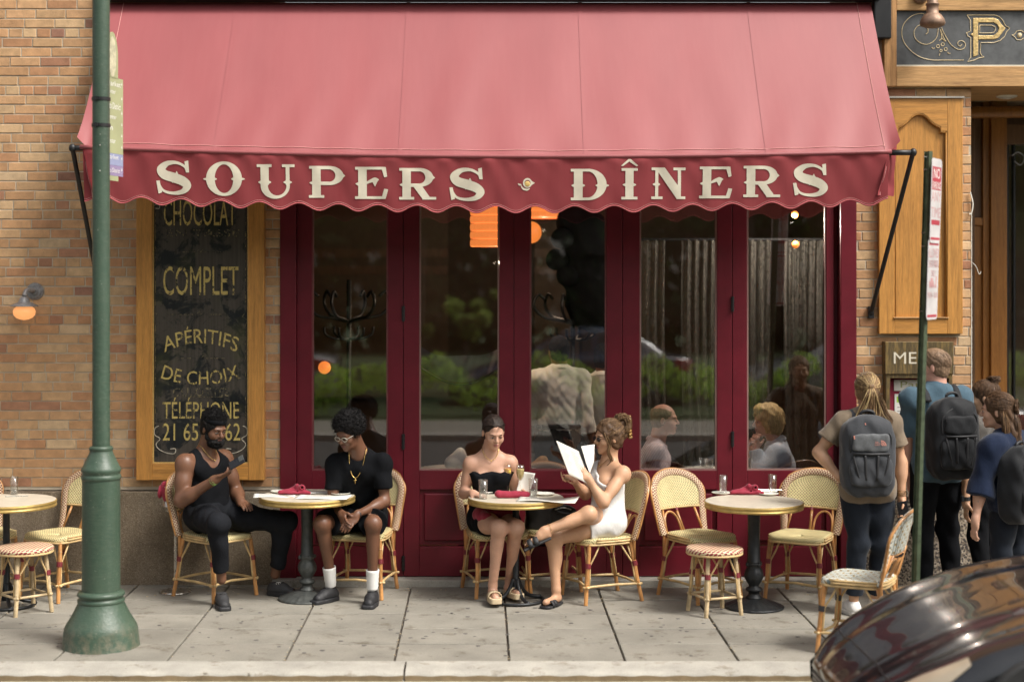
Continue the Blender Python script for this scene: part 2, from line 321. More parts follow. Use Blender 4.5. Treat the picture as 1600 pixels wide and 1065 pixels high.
# ------------------------------------------------------------------ mesh helpers
def root_loc(o):
    v = Vector((0, 0, 0))
    while o is not None: v += o.location; o = o.parent
    return v
def link(o, parent=None):
    COL.objects.link(o)
    if parent is not None: o.parent = parent
    return o
class MB:
    def __init__(s): s.v = []; s.f = []; s.uv = None
    def add(s, vs, fs):
        n = len(s.v); s.v += [tuple(p) for p in vs]; s.f += [tuple(i+n for i in f) for f in fs]; return s
    def box(s, x0, x1, y0, y1, z0, z1):
        return s.add([(x0, y0, z0), (x1, y0, z0), (x1, y1, z0), (x0, y1, z0), (x0, y0, z1), (x1, y0, z1), (x1, y1, z1), (x0, y1, z1)],
                     [(0, 3, 2, 1), (4, 5, 6, 7), (0, 1, 5, 4), (1, 2, 6, 5), (2, 3, 7, 6), (3, 0, 4, 7)])
    def obox(s, c, ex, ey, ez):
        c, ex, ey, ez = map(Vector, (c, ex, ey, ez))
        P = [c+a*ex+b*ey+d*ez for d in (-1, 1) for a, b in ((-1, -1), (1, -1), (1, 1), (-1, 1))]
        return s.add(P, [(0, 3, 2, 1), (4, 5, 6, 7), (0, 1, 5, 4), (1, 2, 6, 5), (2, 3, 7, 6), (3, 0, 4, 7)])
    def quad(s, a, b, c, d): return s.add([a, b, c, d], [(0, 1, 2, 3)])
    def tube(s, pts, r, seg=8, cap=True, closed=False, flat=1.0, up=None):
        pts = [Vector(p) for p in pts]; n = len(pts)
        rs = list(r) if isinstance(r, (list, tuple)) else [r]*n
        if len(rs) != n: rs = [rs[0]+(rs[-1]-rs[0])*i/(n-1) for i in range(n)]
        base = len(s.v); prev = None
        for i, p in enumerate(pts):
            if closed: t = pts[(i+1) % n]-pts[i-1]
            else: t = pts[min(i+1, n-1)]-pts[max(i-1, 0)]
            if t.length < 1e-9: t = Vector((0, 0, 1))
            t.normalize()
            if prev is None:
                a = Vector(up) if up is not None else (Vector((0, 0, 1)) if abs(t.z) < .9 else Vector((1, 0, 0)))
                a = (a-t*a.dot(t)).normalized()
            else: a = prev-t*prev.dot(t); a.normalize()
            prev = a; b = t.cross(a)
            for k in range(seg):
                th = 2*math.pi*k/seg; q = p+(a*math.cos(th)+b*math.sin(th)*flat)*rs[i]; s.v.append(tuple(q))
        m = n if closed else n-1
        for i in range(m):
            j = (i+1) % n
            for k in range(seg):
                k2 = (k+1) % seg; s.f.append((base+i*seg+k, base+i*seg+k2, base+j*seg+k2, base+j*seg+k))
        if cap and not closed:
            s.f.append(tuple(base+k for k in reversed(range(seg)))); s.f.append(tuple(base+(n-1)*seg+k for k in range(seg)))
        return s
    def lathe(s, prof, c=(0, 0, 0), seg=32, mod=None):
        base = len(s.v); n = len(prof)
        for i, (r, z) in enumerate(prof):
            for k in range(seg):
                th = 2*math.pi*k/seg; rr = r*(mod(th, i/(n-1)) if mod else 1)
                s.v.append((c[0]+rr*math.cos(th), c[1]+rr*math.sin(th), c[2]+z))
        for i in range(n-1):
            for k in range(seg):
                k2 = (k+1) % seg; s.f.append((base+i*seg+k, base+i*seg+k2, base+(i+1)*seg+k2, base+(i+1)*seg+k))
        s.f.append(tuple(base+k for k in reversed(range(seg)))); s.f.append(tuple(base+(n-1)*seg+k for k in range(seg)))
        return s
    def prism(s, poly, y0, y1):      # polygon in x,z extruded in y
        n = len(poly); vs = [(x, y0, z) for x, z in poly]+[(x, y1, z) for x, z in poly]
        fs = [tuple(range(n)), tuple(reversed(range(n, 2*n)))]+[(i, i+n, (i+1) % n+n, (i+1) % n) for i in range(n)]
        return s.add(vs, fs)
    def grid(s, fn, nu, nv, uvf=None, closeu=False):
        base = len(s.v)
        for i in range(nu+1):
            for j in range(nv+1): s.v.append(tuple(fn(i/nu, j/nv)))
        for i in range(nu):
            for j in range(nv):
                a = base+i*(nv+1)+j; s.f.append((a, a+nv+1, a+nv+2, a+1))
        if uvf:
            s.uv = s.uv or {}
            for i in range(nu+1):
                for j in range(nv+1): s.uv[base+i*(nv+1)+j] = uvf(i/nu, j/nv)
        return s
    def ell(s, c, r, seg=14, rings=9, Rm=None):
        base = len(s.v); c = Vector(c); Rm = Rm or Matrix.Identity(3)
        for i in range(rings+1):
            ph = math.pi*i/rings
            for k in range(seg):
                th = 2*math.pi*k/seg
                s.v.append(tuple(c+Rm@Vector((r[0]*math.sin(ph)*math.cos(th), r[1]*math.sin(ph)*math.sin(th), r[2]*math.cos(ph)))))
        for i in range(rings):
            for k in range(seg):
                k2 = (k+1) % seg; s.f.append((base+i*seg+k, base+(i+1)*seg+k, base+(i+1)*seg+k2, base+i*seg+k2))
        return s
    def build(s, name, m, parent=None, smooth=False, world=False, thick=0, bevel=0, uvfn=None):
        me = bpy.data.meshes.new(name); vs = s.v
        if world:
            L = root_loc(parent); vs = [(p[0]-L.x, p[1]-L.y, p[2]-L.z) for p in vs]
        me.from_pydata(vs, [], s.f); me.materials.append(m)
        if uvfn or s.uv:
            ul = me.uv_layers.new(name='UV')
            for lp in me.loops:
                ul.data[lp.index].uv = uvfn(s.v[lp.vertex_index]) if uvfn else s.uv.get(lp.vertex_index, (0, 0))
        if smooth: me.polygons.foreach_set('use_smooth', [True]*len(me.polygons))
        me.update(); o = bpy.data.objects.new(name, me); link(o, parent)
        if smooth == 'auto':
            try: me.set_sharp_from_angle(angle=R(35))
            except Exception: pass
        if thick: md = o.modifiers.new('solid', 'SOLIDIFY'); md.thickness = thick; md.offset = 0
        if bevel: md = o.modifiers.new('bevel', 'BEVEL'); md.width = bevel; md.segments = 2; md.limit_method = 'ANGLE'
        return o
def tag(o, label=None, cat=None, group=None, kind=None):
    if label: o['label'] = label
    if cat: o['category'] = cat
    if group: o['group'] = group
    if kind: o['kind'] = kind
    return o
def thing(name, label, cat, loc=(0, 0, 0), rotz=0, group=None):
    o = bpy.data.objects.new(name, None); o.empty_display_size = .1; COL.objects.link(o)
    o.location = loc; o.rotation_euler = (0, 0, rotz); return tag(o, label, cat, group)
def dup(root, loc, rotz, label=None, group=None):
    r = root.copy(); COL.objects.link(r); r.location = loc; r.rotation_euler = (0, 0, rotz)
    if label: r['label'] = label
    if group: r['group'] = group
    for ch in list(root.children):
        c = ch.copy(); COL.objects.link(c); c.parent = r
        for g in ch.children: d = g.copy(); COL.objects.link(d); d.parent = c
    return r
def bez(p, n=16):        # smooth curve through points (catmull-rom)
    P = [Vector(q) for q in p]; P = [P[0]*2-P[1]]+P+[P[-1]*2-P[-2]]; out = []
    for i in range(1, len(P)-2):
        for k in range(n):
            t = k/n; a, b, c, d = P[i-1:i+3]
            out.append(.5*((2*b)+(c-a)*t+(2*a-5*b+4*c-d)*t*t+(3*b-a-3*c+d)*t**3))
    out.append(P[-2]); return out
# ------------------------------------------------------------------ text from the built-in font, kept as vertex lists
_TX = {}
def text_geo(txt):
    if txt in _TX: return _TX[txt]
    cu = bpy.data.curves.new('t', 'FONT'); cu.body = txt; cu.resolution_u = 3; cu.offset = 0; ob = bpy.data.objects.new('t', cu); COL.objects.link(ob)
    dg = bpy.context.evaluated_depsgraph_get(); me = ob.evaluated_get(dg).to_mesh()
    vs = [(v.co.x, v.co.y) for v in me.vertices]; fs = [tuple(p.vertices) for p in me.polygons]
    ob.evaluated_get(dg).to_mesh_clear(); bpy.data.objects.remove(ob); bpy.data.curves.remove(cu)
    x0 = min(v[0] for v in vs); x1 = max(v[0] for v in vs); y0 = min(v[1] for v in vs); y1 = max(v[1] for v in vs)
    _TX[txt] = ([((x-x0)/(x1-x0), (y-y0)/(y1-y0)) for x, y in vs], fs); return _TX[txt]
for _t in ("CHOCOLAT", "EN TASSE", "COMPLET", "APÉRITIFS", "DE CHOIX", "CULOTTES", "TÉLÉPHONE", "21 65 47 62", "MENU", "Parc", "THE", "NORTH", "FACE", "NO", "PARKING", "ANY", "TIME", "ALLOWED",
           "2 HOUR PARKING", "ONLY", "MON - SUN", "KIOSK", "PREFERRED", "Rittenhouse Square", "Center", "Market", "on", "Arts District", "Convention Center"): text_geo(_t)
def text_on(mb, txt, fn, w, h):      # fn(u in 0..w, v in 0..h) -> point
    vs, fs = text_geo(txt); mb.add([fn(u*w, v*h) for u, v in vs], fs); return mb
# ------------------------------------------------------------------ signed distance modelling
def nets(F, lo, h):
    s = F < 0; c = np.zeros(tuple(n-1 for n in F.shape), np.int8); nx, ny, nz = c.shape
    for a in (0, 1):
        for b in (0, 1):
            for d in (0, 1): c += s[a:a+nx, b:b+ny, d:d+nz]
    act = (c > 0) & (c < 8); idx = np.argwhere(act); vid = -np.ones(c.shape, np.int64); vid[act] = np.arange(len(idx))
    P = np.zeros((len(idx), 3)); cnt = np.zeros(len(idx))
    for ax in range(3):
        o1, o2 = [i for i in range(3) if i != ax]
        for a in (0, 1):
            for b in (0, 1):
                A = np.zeros(3, int); A[o1] = a; A[o2] = b; B = A.copy(); B[ax] = 1
                fa = F[tuple((idx+A).T)]; fb = F[tuple((idx+B).T)]; m = (fa < 0) != (fb < 0)
                t = np.where(m, fa/np.where(m, fa-fb, 1), 0); q = np.repeat(A[None].astype(float), len(idx), 0); q[:, ax] += t
                P[m] += q[m]; cnt[m] += 1
    V = np.array(lo)+h*(idx+P/cnt[:, None]); Q = []
    for ax in range(3):
        o1, o2 = (ax+1) % 3, (ax+2) % 3
        sl0 = [slice(1, -1)]*3; sl0[ax] = slice(0, -1); sl1 = [slice(1, -1)]*3; sl1[ax] = slice(1, None)
        A, B = s[tuple(sl0)], s[tuple(sl1)]
        for cond, flip in ((A & ~B, False), (~A & B, True)):
            e = np.argwhere(cond)
            for j in (o1, o2): e[:, j] += 1
            q = []
            for d1, d2 in ((-1, -1), (0, -1), (0, 0), (-1, 0)):
                k = e.copy(); k[:, o1] += d1; k[:, o2] += d2; q.append(vid[tuple(k.T)])
            q = np.stack(q, 1); Q.append(q[:, ::-1] if flip else q)
    return V, np.concatenate(Q)
class SDF:
    def __init__(s, lo, hi, h=.006):
        s.h = h; s.lo = np.array(lo, float); n = np.ceil((np.array(hi)-s.lo)/h).astype(int)+1
        s.F = np.full(n, 1.0, np.float32); s.ax = [s.lo[i]+h*np.arange(n[i]) for i in range(3)]
    def reg(s, lo, hi):
        sl = []; g = []
        for i in range(3):
            a = int(max(0, np.floor((lo[i]-s.lo[i])/s.h))); b = int(min(s.F.shape[i], np.ceil((hi[i]-s.lo[i])/s.h)+1))
            if b <= a: return None, None
            sl.append(slice(a, b)); sh = [1, 1, 1]; sh[i] = -1; g.append(s.ax[i][a:b].reshape(sh))
        return tuple(sl), g
    def put(s, sl, d, k, op, cuts, g):
        for p, n in cuts or ():
            d = np.maximum(d, (g[0]-p[0])*n[0]+(g[1]-p[1])*n[1]+(g[2]-p[2])*n[2])
        A = s.F[sl]
        if op == 'sub':
            d = -d; hh = np.maximum(k-np.abs(A-d), 0)/k; s.F[sl] = np.maximum(A, d)+hh*hh*k/4
        else:
            hh = np.maximum(k-np.abs(A-d), 0)/k; s.F[sl] = np.minimum(A, d)-hh*hh*k/4
    def caps(s, a, b, ra, rb, k=.01, op='add', cuts=None):
        a = np.array(a, float); b = np.array(b, float); m = max(k, 3.5*s.h)+max(ra, rb)
        sl, g = s.reg(np.minimum(a, b)-m, np.maximum(a, b)+m)
        if sl is None: return
        ab = b-a; L = max(1e-9, ab@ab); t = np.clip(((g[0]-a[0])*ab[0]+(g[1]-a[1])*ab[1]+(g[2]-a[2])*ab[2])/L, 0, 1)
        d = np.sqrt((g[0]-a[0]-t*ab[0])**2+(g[1]-a[1]-t*ab[1])**2+(g[2]-a[2]-t*ab[2])**2)-(ra+(rb-ra)*t)
        s.put(sl, d, k, op, cuts, g)
    def ell(s, c, r, Rm=None, k=.01, op='add', cuts=None, pw=2):
        c = np.array(c, float); m = max(k, 3.5*s.h)+max(r); Q = np.eye(3) if Rm is None else np.array(Rm)
        sl, g = s.reg(c-m, c+m)
        if sl is None: return
        x, y, z = g[0]-c[0], g[1]-c[1], g[2]-c[2]
        q = [(Q[0][i]*x+Q[1][i]*y+Q[2][i]*z)/r[i] for i in range(3)]
        k0 = (np.abs(q[0])**pw+np.abs(q[1])**pw+np.abs(q[2])**pw)**(1/pw); k1 = np.sqrt((q[0]/r[0])**2+(q[1]/r[1])**2+(q[2]/r[2])**2)+1e-6
        d = k0*(k0-1)/k1; s.put(sl, d, k, op, cuts, g)
    def cut(s, p, n):
        s.F = np.maximum(s.F, ((s.ax[0]-p[0])*n[0])[:, None, None]+((s.ax[1]-p[1])*n[1])[None, :, None]+((s.ax[2]-p[2])*n[2])[None, None, :]).astype(np.float32)
    def wrinkle(s, A, f=1.0, seed=0):
        x = s.ax[0][:, None, None]*f+seed; y = s.ax[1][None, :, None]*f; z = s.ax[2][None, None, :]*f
        n = np.sin(31*x+17*z+2.2*np.sin(13*y+9*z))*.5+np.sin(43*z-19*y+2.5*np.sin(21*x+seed))*.5+np.sin(67*x-51*y+37*z+seed)*.3
        s.F = (s.F+A*n*(np.abs(s.F) < .1)).astype(np.float32)
    def mesh(s, name, m, parent=None, local=False):
        F = s.F
        for i in range(3):
            a = [slice(None)]*3; a[i] = 0; F[tuple(a)] = np.maximum(F[tuple(a)], .01); a[i] = -1; F[tuple(a)] = np.maximum(F[tuple(a)], .01)
        V, Q = nets(F, s.lo, s.h); L = Vector((0, 0, 0)) if local else root_loc(parent); V = V-np.array(L)
        me = bpy.data.meshes.new(name); me.vertices.add(len(V)); me.vertices.foreach_set('co', V.astype(np.float32).ravel())
        me.loops.add(4*len(Q)); me.loops.foreach_set('vertex_index', Q.astype(np.int32).ravel())
        me.polygons.add(len(Q)); me.polygons.foreach_set('loop_start', np.arange(0, 4*len(Q), 4, dtype=np.int32))
        try: me.polygons.foreach_set('loop_total', np.full(len(Q), 4, np.int32))
        except Exception: pass
        me.update(calc_edges=True); me.validate(); me.polygons.foreach_set('use_smooth', np.ones(len(Q), bool)); me.materials.append(m)
        o = bpy.data.objects.new(name, me); link(o, parent); return o
# ================================================================== THE SETTING
def struct(o): return tag(o, kind='structure')
def slab_mesh(w, d, h, c=.004):
    m = MB(); x, y = w/2, d/2
    m.add([(-x, -y, -h), (x, -y, -h), (x, y, -h), (-x, y, -h), (-x, -y, -c), (x, -y, -c), (x, y, -c), (-x, y, -c),
           (-x+c, -y+c, 0), (x-c, -y+c, 0), (x-c, y-c, 0), (-x+c, y-c, 0)],
          [(0, 1, 5, 4), (1, 2, 6, 5), (2, 3, 7, 6), (3, 0, 4, 7), (4, 5, 9, 8), (5, 6, 10, 9), (6, 7, 11, 10), (7, 4, 8, 11), (8, 9, 10, 11)])
    return m
def instmesh(mb, name, m):
    me = bpy.data.meshes.new(name); me.from_pydata(mb.v, [], mb.f); me.materials.append(m); me.update(); return me
side = struct(MB().box(-14, 14, -2.45, 3.5, -.3, -.02).build('sidewalk', M['joint']))
colx = [-4.66, -3.97, -3.28, -2.59, -1.90, -1.19, -.525, .172, .875, 1.565, 2.22, 2.90, 3.59, 4.28, 4.97]
rowy = [.30, -.12, -.59, -1.06, -1.53, -1.96, -2.42]
cache = {}
for i in range(len(colx)-1):
    for j in range(len(rowy)-1):
        w = colx[i+1]-colx[i]-.014; d = rowy[j]-rowy[j+1]-.016; key = (round(w, 3), round(d, 3))
        if key not in cache: cache[key] = instmesh(slab_mesh(w, d, .05), 'paving_slab', M['paving'])
        o = bpy.data.objects.new('paving_slab', cache[key]); link(o, side)
        o.location = ((colx[i]+colx[i+1])/2, (rowy[j]+rowy[j+1])/2, random.uniform(-.0025, .0015))
        o.rotation_euler = (random.uniform(-.002, .002), random.uniform(-.002, .002), random.uniform(-.002, .002))
KF = pave('stained_kerb_face', (.20, .15, .09), 3)
kerb = struct(MB().box(-14, 14, -2.69, -2.44, -.4, -.02).build('kerb', M['joint']))
for k in range(-3, 4):
    x0 = -.45+k*2.6; mb = MB(); nseg = 60
    def kf(u, v, x0=x0):
        x = x0+.006+u*2.588
        prof = [(-2.431, 0.003), (-2.50, 0.004), (-2.62, .002), (-2.675, -.004), (-2.692, -.016), (-2.697, -.04), (-2.70, -.16)]
        y, z = prof[int(round(v*6))]; f = 1 if v > .6 else .15
        rr = math.sin(x*31)*.5+math.sin(x*77+1)*.4+math.sin(x*143+v*9)*.3
        return (x, y+rr*.003*f, z+rr*.0012*(v > .4))
    mb.grid(kf, nseg, 6); o = mb.build('kerb_stone', M['curb'], kerb, smooth=True)
    mb = MB(); mb.grid(lambda u, v, x0=x0: (x0+.006+u*2.588, -2.7005+.002*math.sin(u*190)-.002*v, -.020-.06*v+.003*math.sin(u*83)), 90, 2); mb.build('stained_face', KF, kerb, smooth=True)
struct(MB().box(-16, 16, -3.15, -2.66, -.3, -.052).build('gutter', M['gutter']))
struct(MB().box(-30, 30, -11.2, -3.15, -.35, -.075).build('road', M['asphalt']))
struct(MB().box(-30, 30, -11.5, -11.2, -.3, .02).build('far_kerb', M['curb']))
struct(MB().box(-30, 30, -13.8, -11.5, -.3, .0).build('far_sidewalk', M['paving']))
struct(MB().box(-60, 60, -70, -13.8, -.3, -.01).build('park_ground', M['lawn']))
struct(MB().box(-60, 60, 8, 60, -.4, -.03).build('ground', M['asphalt']))
# small debris lodged in the joints
deb = MB()
for _ in range(150):
    i = random.randint(2, 11); x = colx[i]+random.uniform(-.012, .012); y = random.uniform(-2.4, -.1); r = random.uniform(.002, .006)
    deb.ell((x, y, .0), (r*random.uniform(.7, 2), r, r*.6), 5, 3)
for _ in range(60):
    deb.ell((random.uniform(-3.4, 2.6), -.14-random.random()**2*.35, .001), (random.uniform(.003, .012), .004, .003), 5, 3)
tag(deb.build('litter', plain('leaf_crumbs', (.42, .34, .22), .9, var=.5, vs=90)), 'pale grit and leaf crumbs caught in the joints of the paving', 'debris', kind='stuff')
gum = MB()
for _ in range(170):
    x, y = random.uniform(-3.6, 2.6), random.uniform(-2.35, -.3); r = random.uniform(.006, .018)
    gum.lathe([(r, .0005), (r*.9, .0022), (r*.2, .0028)], (x, y, 0), 9)
tag(gum.build('gum_spots', plain('flattened_gum', (.11, .10, .09), .9)), 'dark flattened gum spots scattered over the paving', 'gum', kind='stuff')
lf = MB(); lf.ell(G(291, 1062)+Vector((0, 0, -.035)), (.035, .02, .012), 8, 5); lf.ell(G(283, 1063)+Vector((0, 0, -.045)), (.03, .012, .006), 8, 5)
tag(lf.build('dry_leaf', plain('dry_leaf_brown', (.5, .26, .1), .8)), 'curled orange brown dry leaf lying in the gutter', 'leaf')

def brick_wall(root, x0, x1, z0, z1, y, holes, view, first_course=0, limit=295, fade=None):
    """courses of single bricks; holes = rectangles without bricks; view(x,z) tells which ones are separate objects"""
    P, H, J = .0724, .0625, .009; rows = int((z1-z0)/P); meshes = {}; rest = [MB() for _ in M['bricks']]; cnt = 0
    cand = []
    for r in range(rows):
        zc = z1-(r+.5)*P; head = ((r+first_course) % 6 == 0); L = .1065 if head else .2285
        x = x0-random.random()*L if not head else x0-.05
        x = x0-((r*.37) % 1)*L
        while x < x1:
            a, b = max(x, x0), min(x+L-J, x1); x += L
            if b-a < .012: continue
            segs = [(a, b)]
            for hx0, hx1, hz0, hz1 in holes:
                if zc > hz0 and zc < hz1:
                    ns = []
                    for p, q in segs:
                        if q <= hx0 or p >= hx1: ns.append((p, q)); continue
                        if p < hx0: ns.append((p, hx0))
                        if q > hx1: ns.append((hx1, q))
                    segs = ns
            for p, q in segs:
                if q-p > .012: cand.append((p, q, zc))
    for p, q, zc in cand:
        w = q-p; xc = (p+q)/2; jy = random.uniform(-.002, .002); mi = random.choices(range(8), [3, 3.2, 2.6, 1.8, .9, 3, .8, .35])[0]
        if view(xc, zc) and cnt < limit:
            cnt += 1; key = (round(w, 3), mi)
            if key not in meshes:
                mb = MB(); c = .003; X2, Z2 = w/2, H/2
                mb.add([(-X2, .012, -Z2), (X2, .012, -Z2), (X2, .012, Z2), (-X2, .012, Z2), (-X2, -.004+c, -Z2), (X2, -.004+c, -Z2), (X2, -.004+c, Z2), (-X2, -.004+c, Z2),
                        (-X2+c, -.004, -Z2+c), (X2-c, -.004, -Z2+c), (X2-c, -.004, Z2-c), (-X2+c, -.004, Z2-c)],
                       [(0, 1, 5, 4), (1, 2, 6, 5), (2, 3, 7, 6), (3, 0, 4, 7), (4, 5, 9, 8), (5, 6, 10, 9), (6, 7, 11, 10), (7, 4, 8, 11), (8, 9, 10, 11)])
                meshes[key] = instmesh(mb, 'brick', M['bricks'][mi])
            o = bpy.data.objects.new('brick', meshes[key]); link(o, root); o.location = (xc-root.location.x, y+jy-root.location.y, zc-root.location.z)
            o.rotation_euler = (0, random.uniform(-.004, .004), random.uniform(-.006, .006))
        else: rest[mi].box(p, q, y-.004+jy, y+.012, zc-H/2, zc+H/2)
    me = bpy.data.meshes.new('more_bricks'); vs = []; fs = []; mi_ = []
    for i, m in enumerate(rest):
        me.materials.append(M['bricks'][i]); n = len(vs); vs += [tuple(Vector(v)-root.location) for v in m.v]; fs += [tuple(k+n for k in f) for f in m.f]; mi_ += [i]*len(m.f)
    me.from_pydata(vs, [], fs); me.polygons.foreach_set('material_index', mi_); me.update()
    if fs: tag(link(bpy.data.objects.new('more_bricks', me), root), kind='stuff')

# ---- left brick wall with granite base
xs0, xs1 = X(438), X(1337); sgL, sgR, sgB = X(216), X(415), Z(748)
wl = thing('brick_wall', 'tan and orange brick wall left of the burgundy shopfront, above a granite base', 'brick wall', (-2.9, 0, .713))
MB().box(-9, xs0, .001, .3, .713, 4.55).build('mortar_bed', M['mortar'], wl, world=True)
brick_wall(wl, -6.4, xs0, .716, 4.50, 0, [(sgL+.02, sgR-.02, sgB+.02, 3.6)], lambda x, z: -3.68 < x and z < 4.42, 2)
MB().box(sgL+.03, sgR-.03, -.001, .012, sgB+.03, 3.6).build('backing', M['mortar'], wl, world=True)
gl_ = thing('granite_base', 'rough tan granite plinth under the left brick wall', 'plinth', (-2.9, 0, 0))
for i, (a, b) in enumerate([(-6.5, -4.3), (-4.294, -2.755), (-2.749, -1.955), (-1.949, xs0)]):
    MB().box(a, b, -.035 if i != 3 else -.03, .3, -.02, .705).build('granite_block', M['granite_l'], gl_, world=True, bevel=.006)
# upper storey (only mirrored in the glossy car)
up = thing('upper_wall', 'plain brick wall of the storey above the awning', 'brick wall', (0, 0, 4.55))
MB().box(-9, 9, .01, .4, 4.55, 12).build('brickwork', M['bricks'][2], up, world=True)

# ---- right brick pier with granite base
pr = thing('brick_pier', 'orange brick pier between the shopfront and the entrance, behind the wooden panel', 'brick pier', (3.28, 0, .72))
px0, px1 = xs1+.003, X(1517)
MB().box(px0, px1, .001, .9, .72, 4.6).build('mortar_bed', M['mortar'], pr, world=True)
brick_wall(pr, px0, px1, .722, 3.757, 0, [(X(1373), X(1499), Z(519), Z(158))], lambda x, z: True, 3)
MB().box(X(1376), X(1496), -.002, .01, Z(516), Z(161)).build('backing', M['mortar'], pr, world=True)
gr_ = thing('granite_base', 'pebbled grey granite plinth under the brick pier by the entrance', 'plinth', (3.28, 0, 0))
MB().box(px0, px1+.01, -.04, .9, -.02, .66).build('granite_block', M['granite_r'], gr_, world=True, bevel=.006)
MB().box(px0, px1+.012, -.05, .9, .662, .716).build('granite_cap', M['granite_r'], gr_, world=True, bevel=.006)

# ---- gilded black glass sign in a wooden frame
sg = thing('menu_sign', 'tall aged black glass sign with worn gilt French lettering in an orange wooden frame', 'sign', ((sgL+sgR)/2, -.01, sgB))
zt = 3.62; fy = -.075
gx0, gx1, gz0 = X(241), X(390), Z(722)
MB().box(sgL, gx0, fy, .004, sgB, zt).build('frame_stile', M['wood'], sg, world=True, bevel=.004)
MB().box(gx1, sgR, fy, .004, sgB, zt).build('frame_stile', M['wood'], sg, world=True, bevel=.004)
MB().box(gx0, gx1, fy+.002, .004, sgB+.001, gz0).build('frame_rail', M['wood_h'], sg, world=True, bevel=.004)
MB().box(gx0, gx1, fy+.002, .004, zt-.13, zt).build('frame_rail', M['wood_h'], sg, world=True, bevel=.004)
bd = MB()
for a, b, c, d in ((gx0, gx0+.008, gz0, zt-.13), (gx1-.008, gx1, gz0, zt-.13), (gx0+.008, gx1-.008, gz0, gz0+.008)): bd.box(a, b, fy+.014, -.02, c, d)
bd.build('bead', M['gold'], sg, world=True)
MB().box(gx0+.004, gx1-.004, -.046, -.01, gz0+.004, zt-.135).build('glass', M['signglass'], sg, world=True)
def sl_(px, py): return X(px), Z(py)
def letters(name, txt, px0_, px1_, pyt, pyb, m, arc=0.0, fan=0.0, y=-.0468):
    mb = MB(); x0, zb = sl_(px0_, pyb); x1, zt_ = sl_(px1_, pyt); w, h = x1-x0, zt_-zb
    def fn(u, v):
        t = 2*u/w-1; c = 4*(1-t*t)*arc/4
        return (x0+u+fan*t*(v/h-.5)*.03, y, zb+v+c)
    text_on(mb, txt, fn, w, h); return mb.build(name, m, sg, world=True)
letters('lettering', "CHOCOLAT", 258, 370, 313, 353, M['gilt_worn']); letters('lettering', "EN TASSE", 262, 376, 359, 370, M['gilt_faint'])
letters('lettering', "COMPLET", 257, 374, 416, 461, M['gilt_worn']); letters('lettering', "APÉRITIFS", 256, 374, 522, 550, M['gilt_worn'], .07, 1)
letters('lettering', "DE CHOIX", 256, 374, 569, 590, M['gilt_worn'], -.05, -1)
letters('lettering', "CULOTTES", 272, 360, 605, 618, M['gilt_faint']); letters('lettering', "TÉLÉPHONE", 256, 375, 620, 653, M['gilt_worn']); letters('lettering', "21 65 47 62", 256, 377, 660, 687, M['gilt_worn'])
orn = MB()
def pl(pts, r=.0022, yy=-.048): orn.tube([(X(a), yy, Z(b)) for a, b in pts], r, 5, flat=1)
for yy_, a, b in ((394, 280, 352), (491, 265, 352), (559, 282, 352)):
    pl([(a, yy_), (308, yy_)]); pl([(322, yy_), (b, yy_)])
    pl([(309, yy_), (313, yy_-5), (317, yy_), (313, yy_+5), (309, yy_)]); pl([(315, yy_), (319, yy_-4), (323, yy_), (319, yy_+4), (315, yy_)])
pl([(245, 318), (245, 480), (242, 485), (248, 492), (245, 498), (245, 670)]); pl([(385, 318), (385, 488), (380, 494), (388, 500), (385, 508), (385, 670)]); pl([(286, 619), (352, 619)])
orn.build('gilt_line', M['gilt_faint'], sg, world=True)
orn = MB()
sc_l = bez([(250, 664, 0), (244, 668, 0), (244, 678, 0), (252, 684, 0), (246, 692, 0), (250, 700, 0), (262, 706, 0), (274, 707, 0), (276, 700, 0), (268, 700, 0)], 5)
pl([(p.x, p.y) for p in sc_l], .0036); pl([(631-p.x, p.y) for p in sc_l], .0036)
pl([(p.x, p.y) for p in bez([(242, 322, 0), (250, 318, 0), (251, 326, 0), (245, 326, 0)], 4)], .003)
orn.build('scroll', M['chalk'], sg, world=True)

# ---- wall lamps
def wall_lamp(px, py, label, lit=True):
    c = Vector((X(px), -.17, Z(py)))     # centre of the globe
    t = thing('wall_lamp', label, 'wall lamp', (c.x+.04, -.02, c.z+.16)); mm = M['zinc'] if lit else M['bronze_lamp']
    p = MB(); bx, bz = c.x+.035, c.z+.155
    for r, y0, y1 in ((.066, -.006, -.018), (.052, -.018, -.032), (.030, -.032, -.05)):
        p.add([(bx+r*math.cos(a*.2618), y0, bz+r*math.sin(a*.2618)) for a in range(24)]+[(bx+r*.93*math.cos(a*.2618), y1, bz+r*.93*math.sin(a*.2618)) for a in range(24)],
              [(a, (a+1) % 24, 24+(a+1) % 24, 24+a) for a in range(24)]+[tuple(range(24, 48))])
    p.build('wall_plate', mm, t, world=True, smooth='auto')
    MB().tube(bez([(bx, -.03, bz), (bx-.005, -.08, bz+.01), (c.x+.005, -.13, bz+.005), (c.x, -.17, c.z+.12)], 6), .018, 12).build('arm', mm, t, world=True, smooth=True)
    if lit:
        MB().lathe([(.02, .118), (.034, .105), (.040, .088), (.046, .075), (.096, .055), (.103, .047), (.100, .043), (.03, .052)], c, 28).build('shade', mm, t, world=True, smooth=True)
        MB().lathe([(.03, .05), (.055, .044), (.075, .028), (.083, .006), (.078, -.02), (.058, -.042), (.03, -.054), (.004, -.058)], c, 28).build('globe', M['globe'], t, world=True, smooth=True)
    return t
wall_lamp(48, 487, 'small zinc lamp with a lit opal globe on the left brick wall')
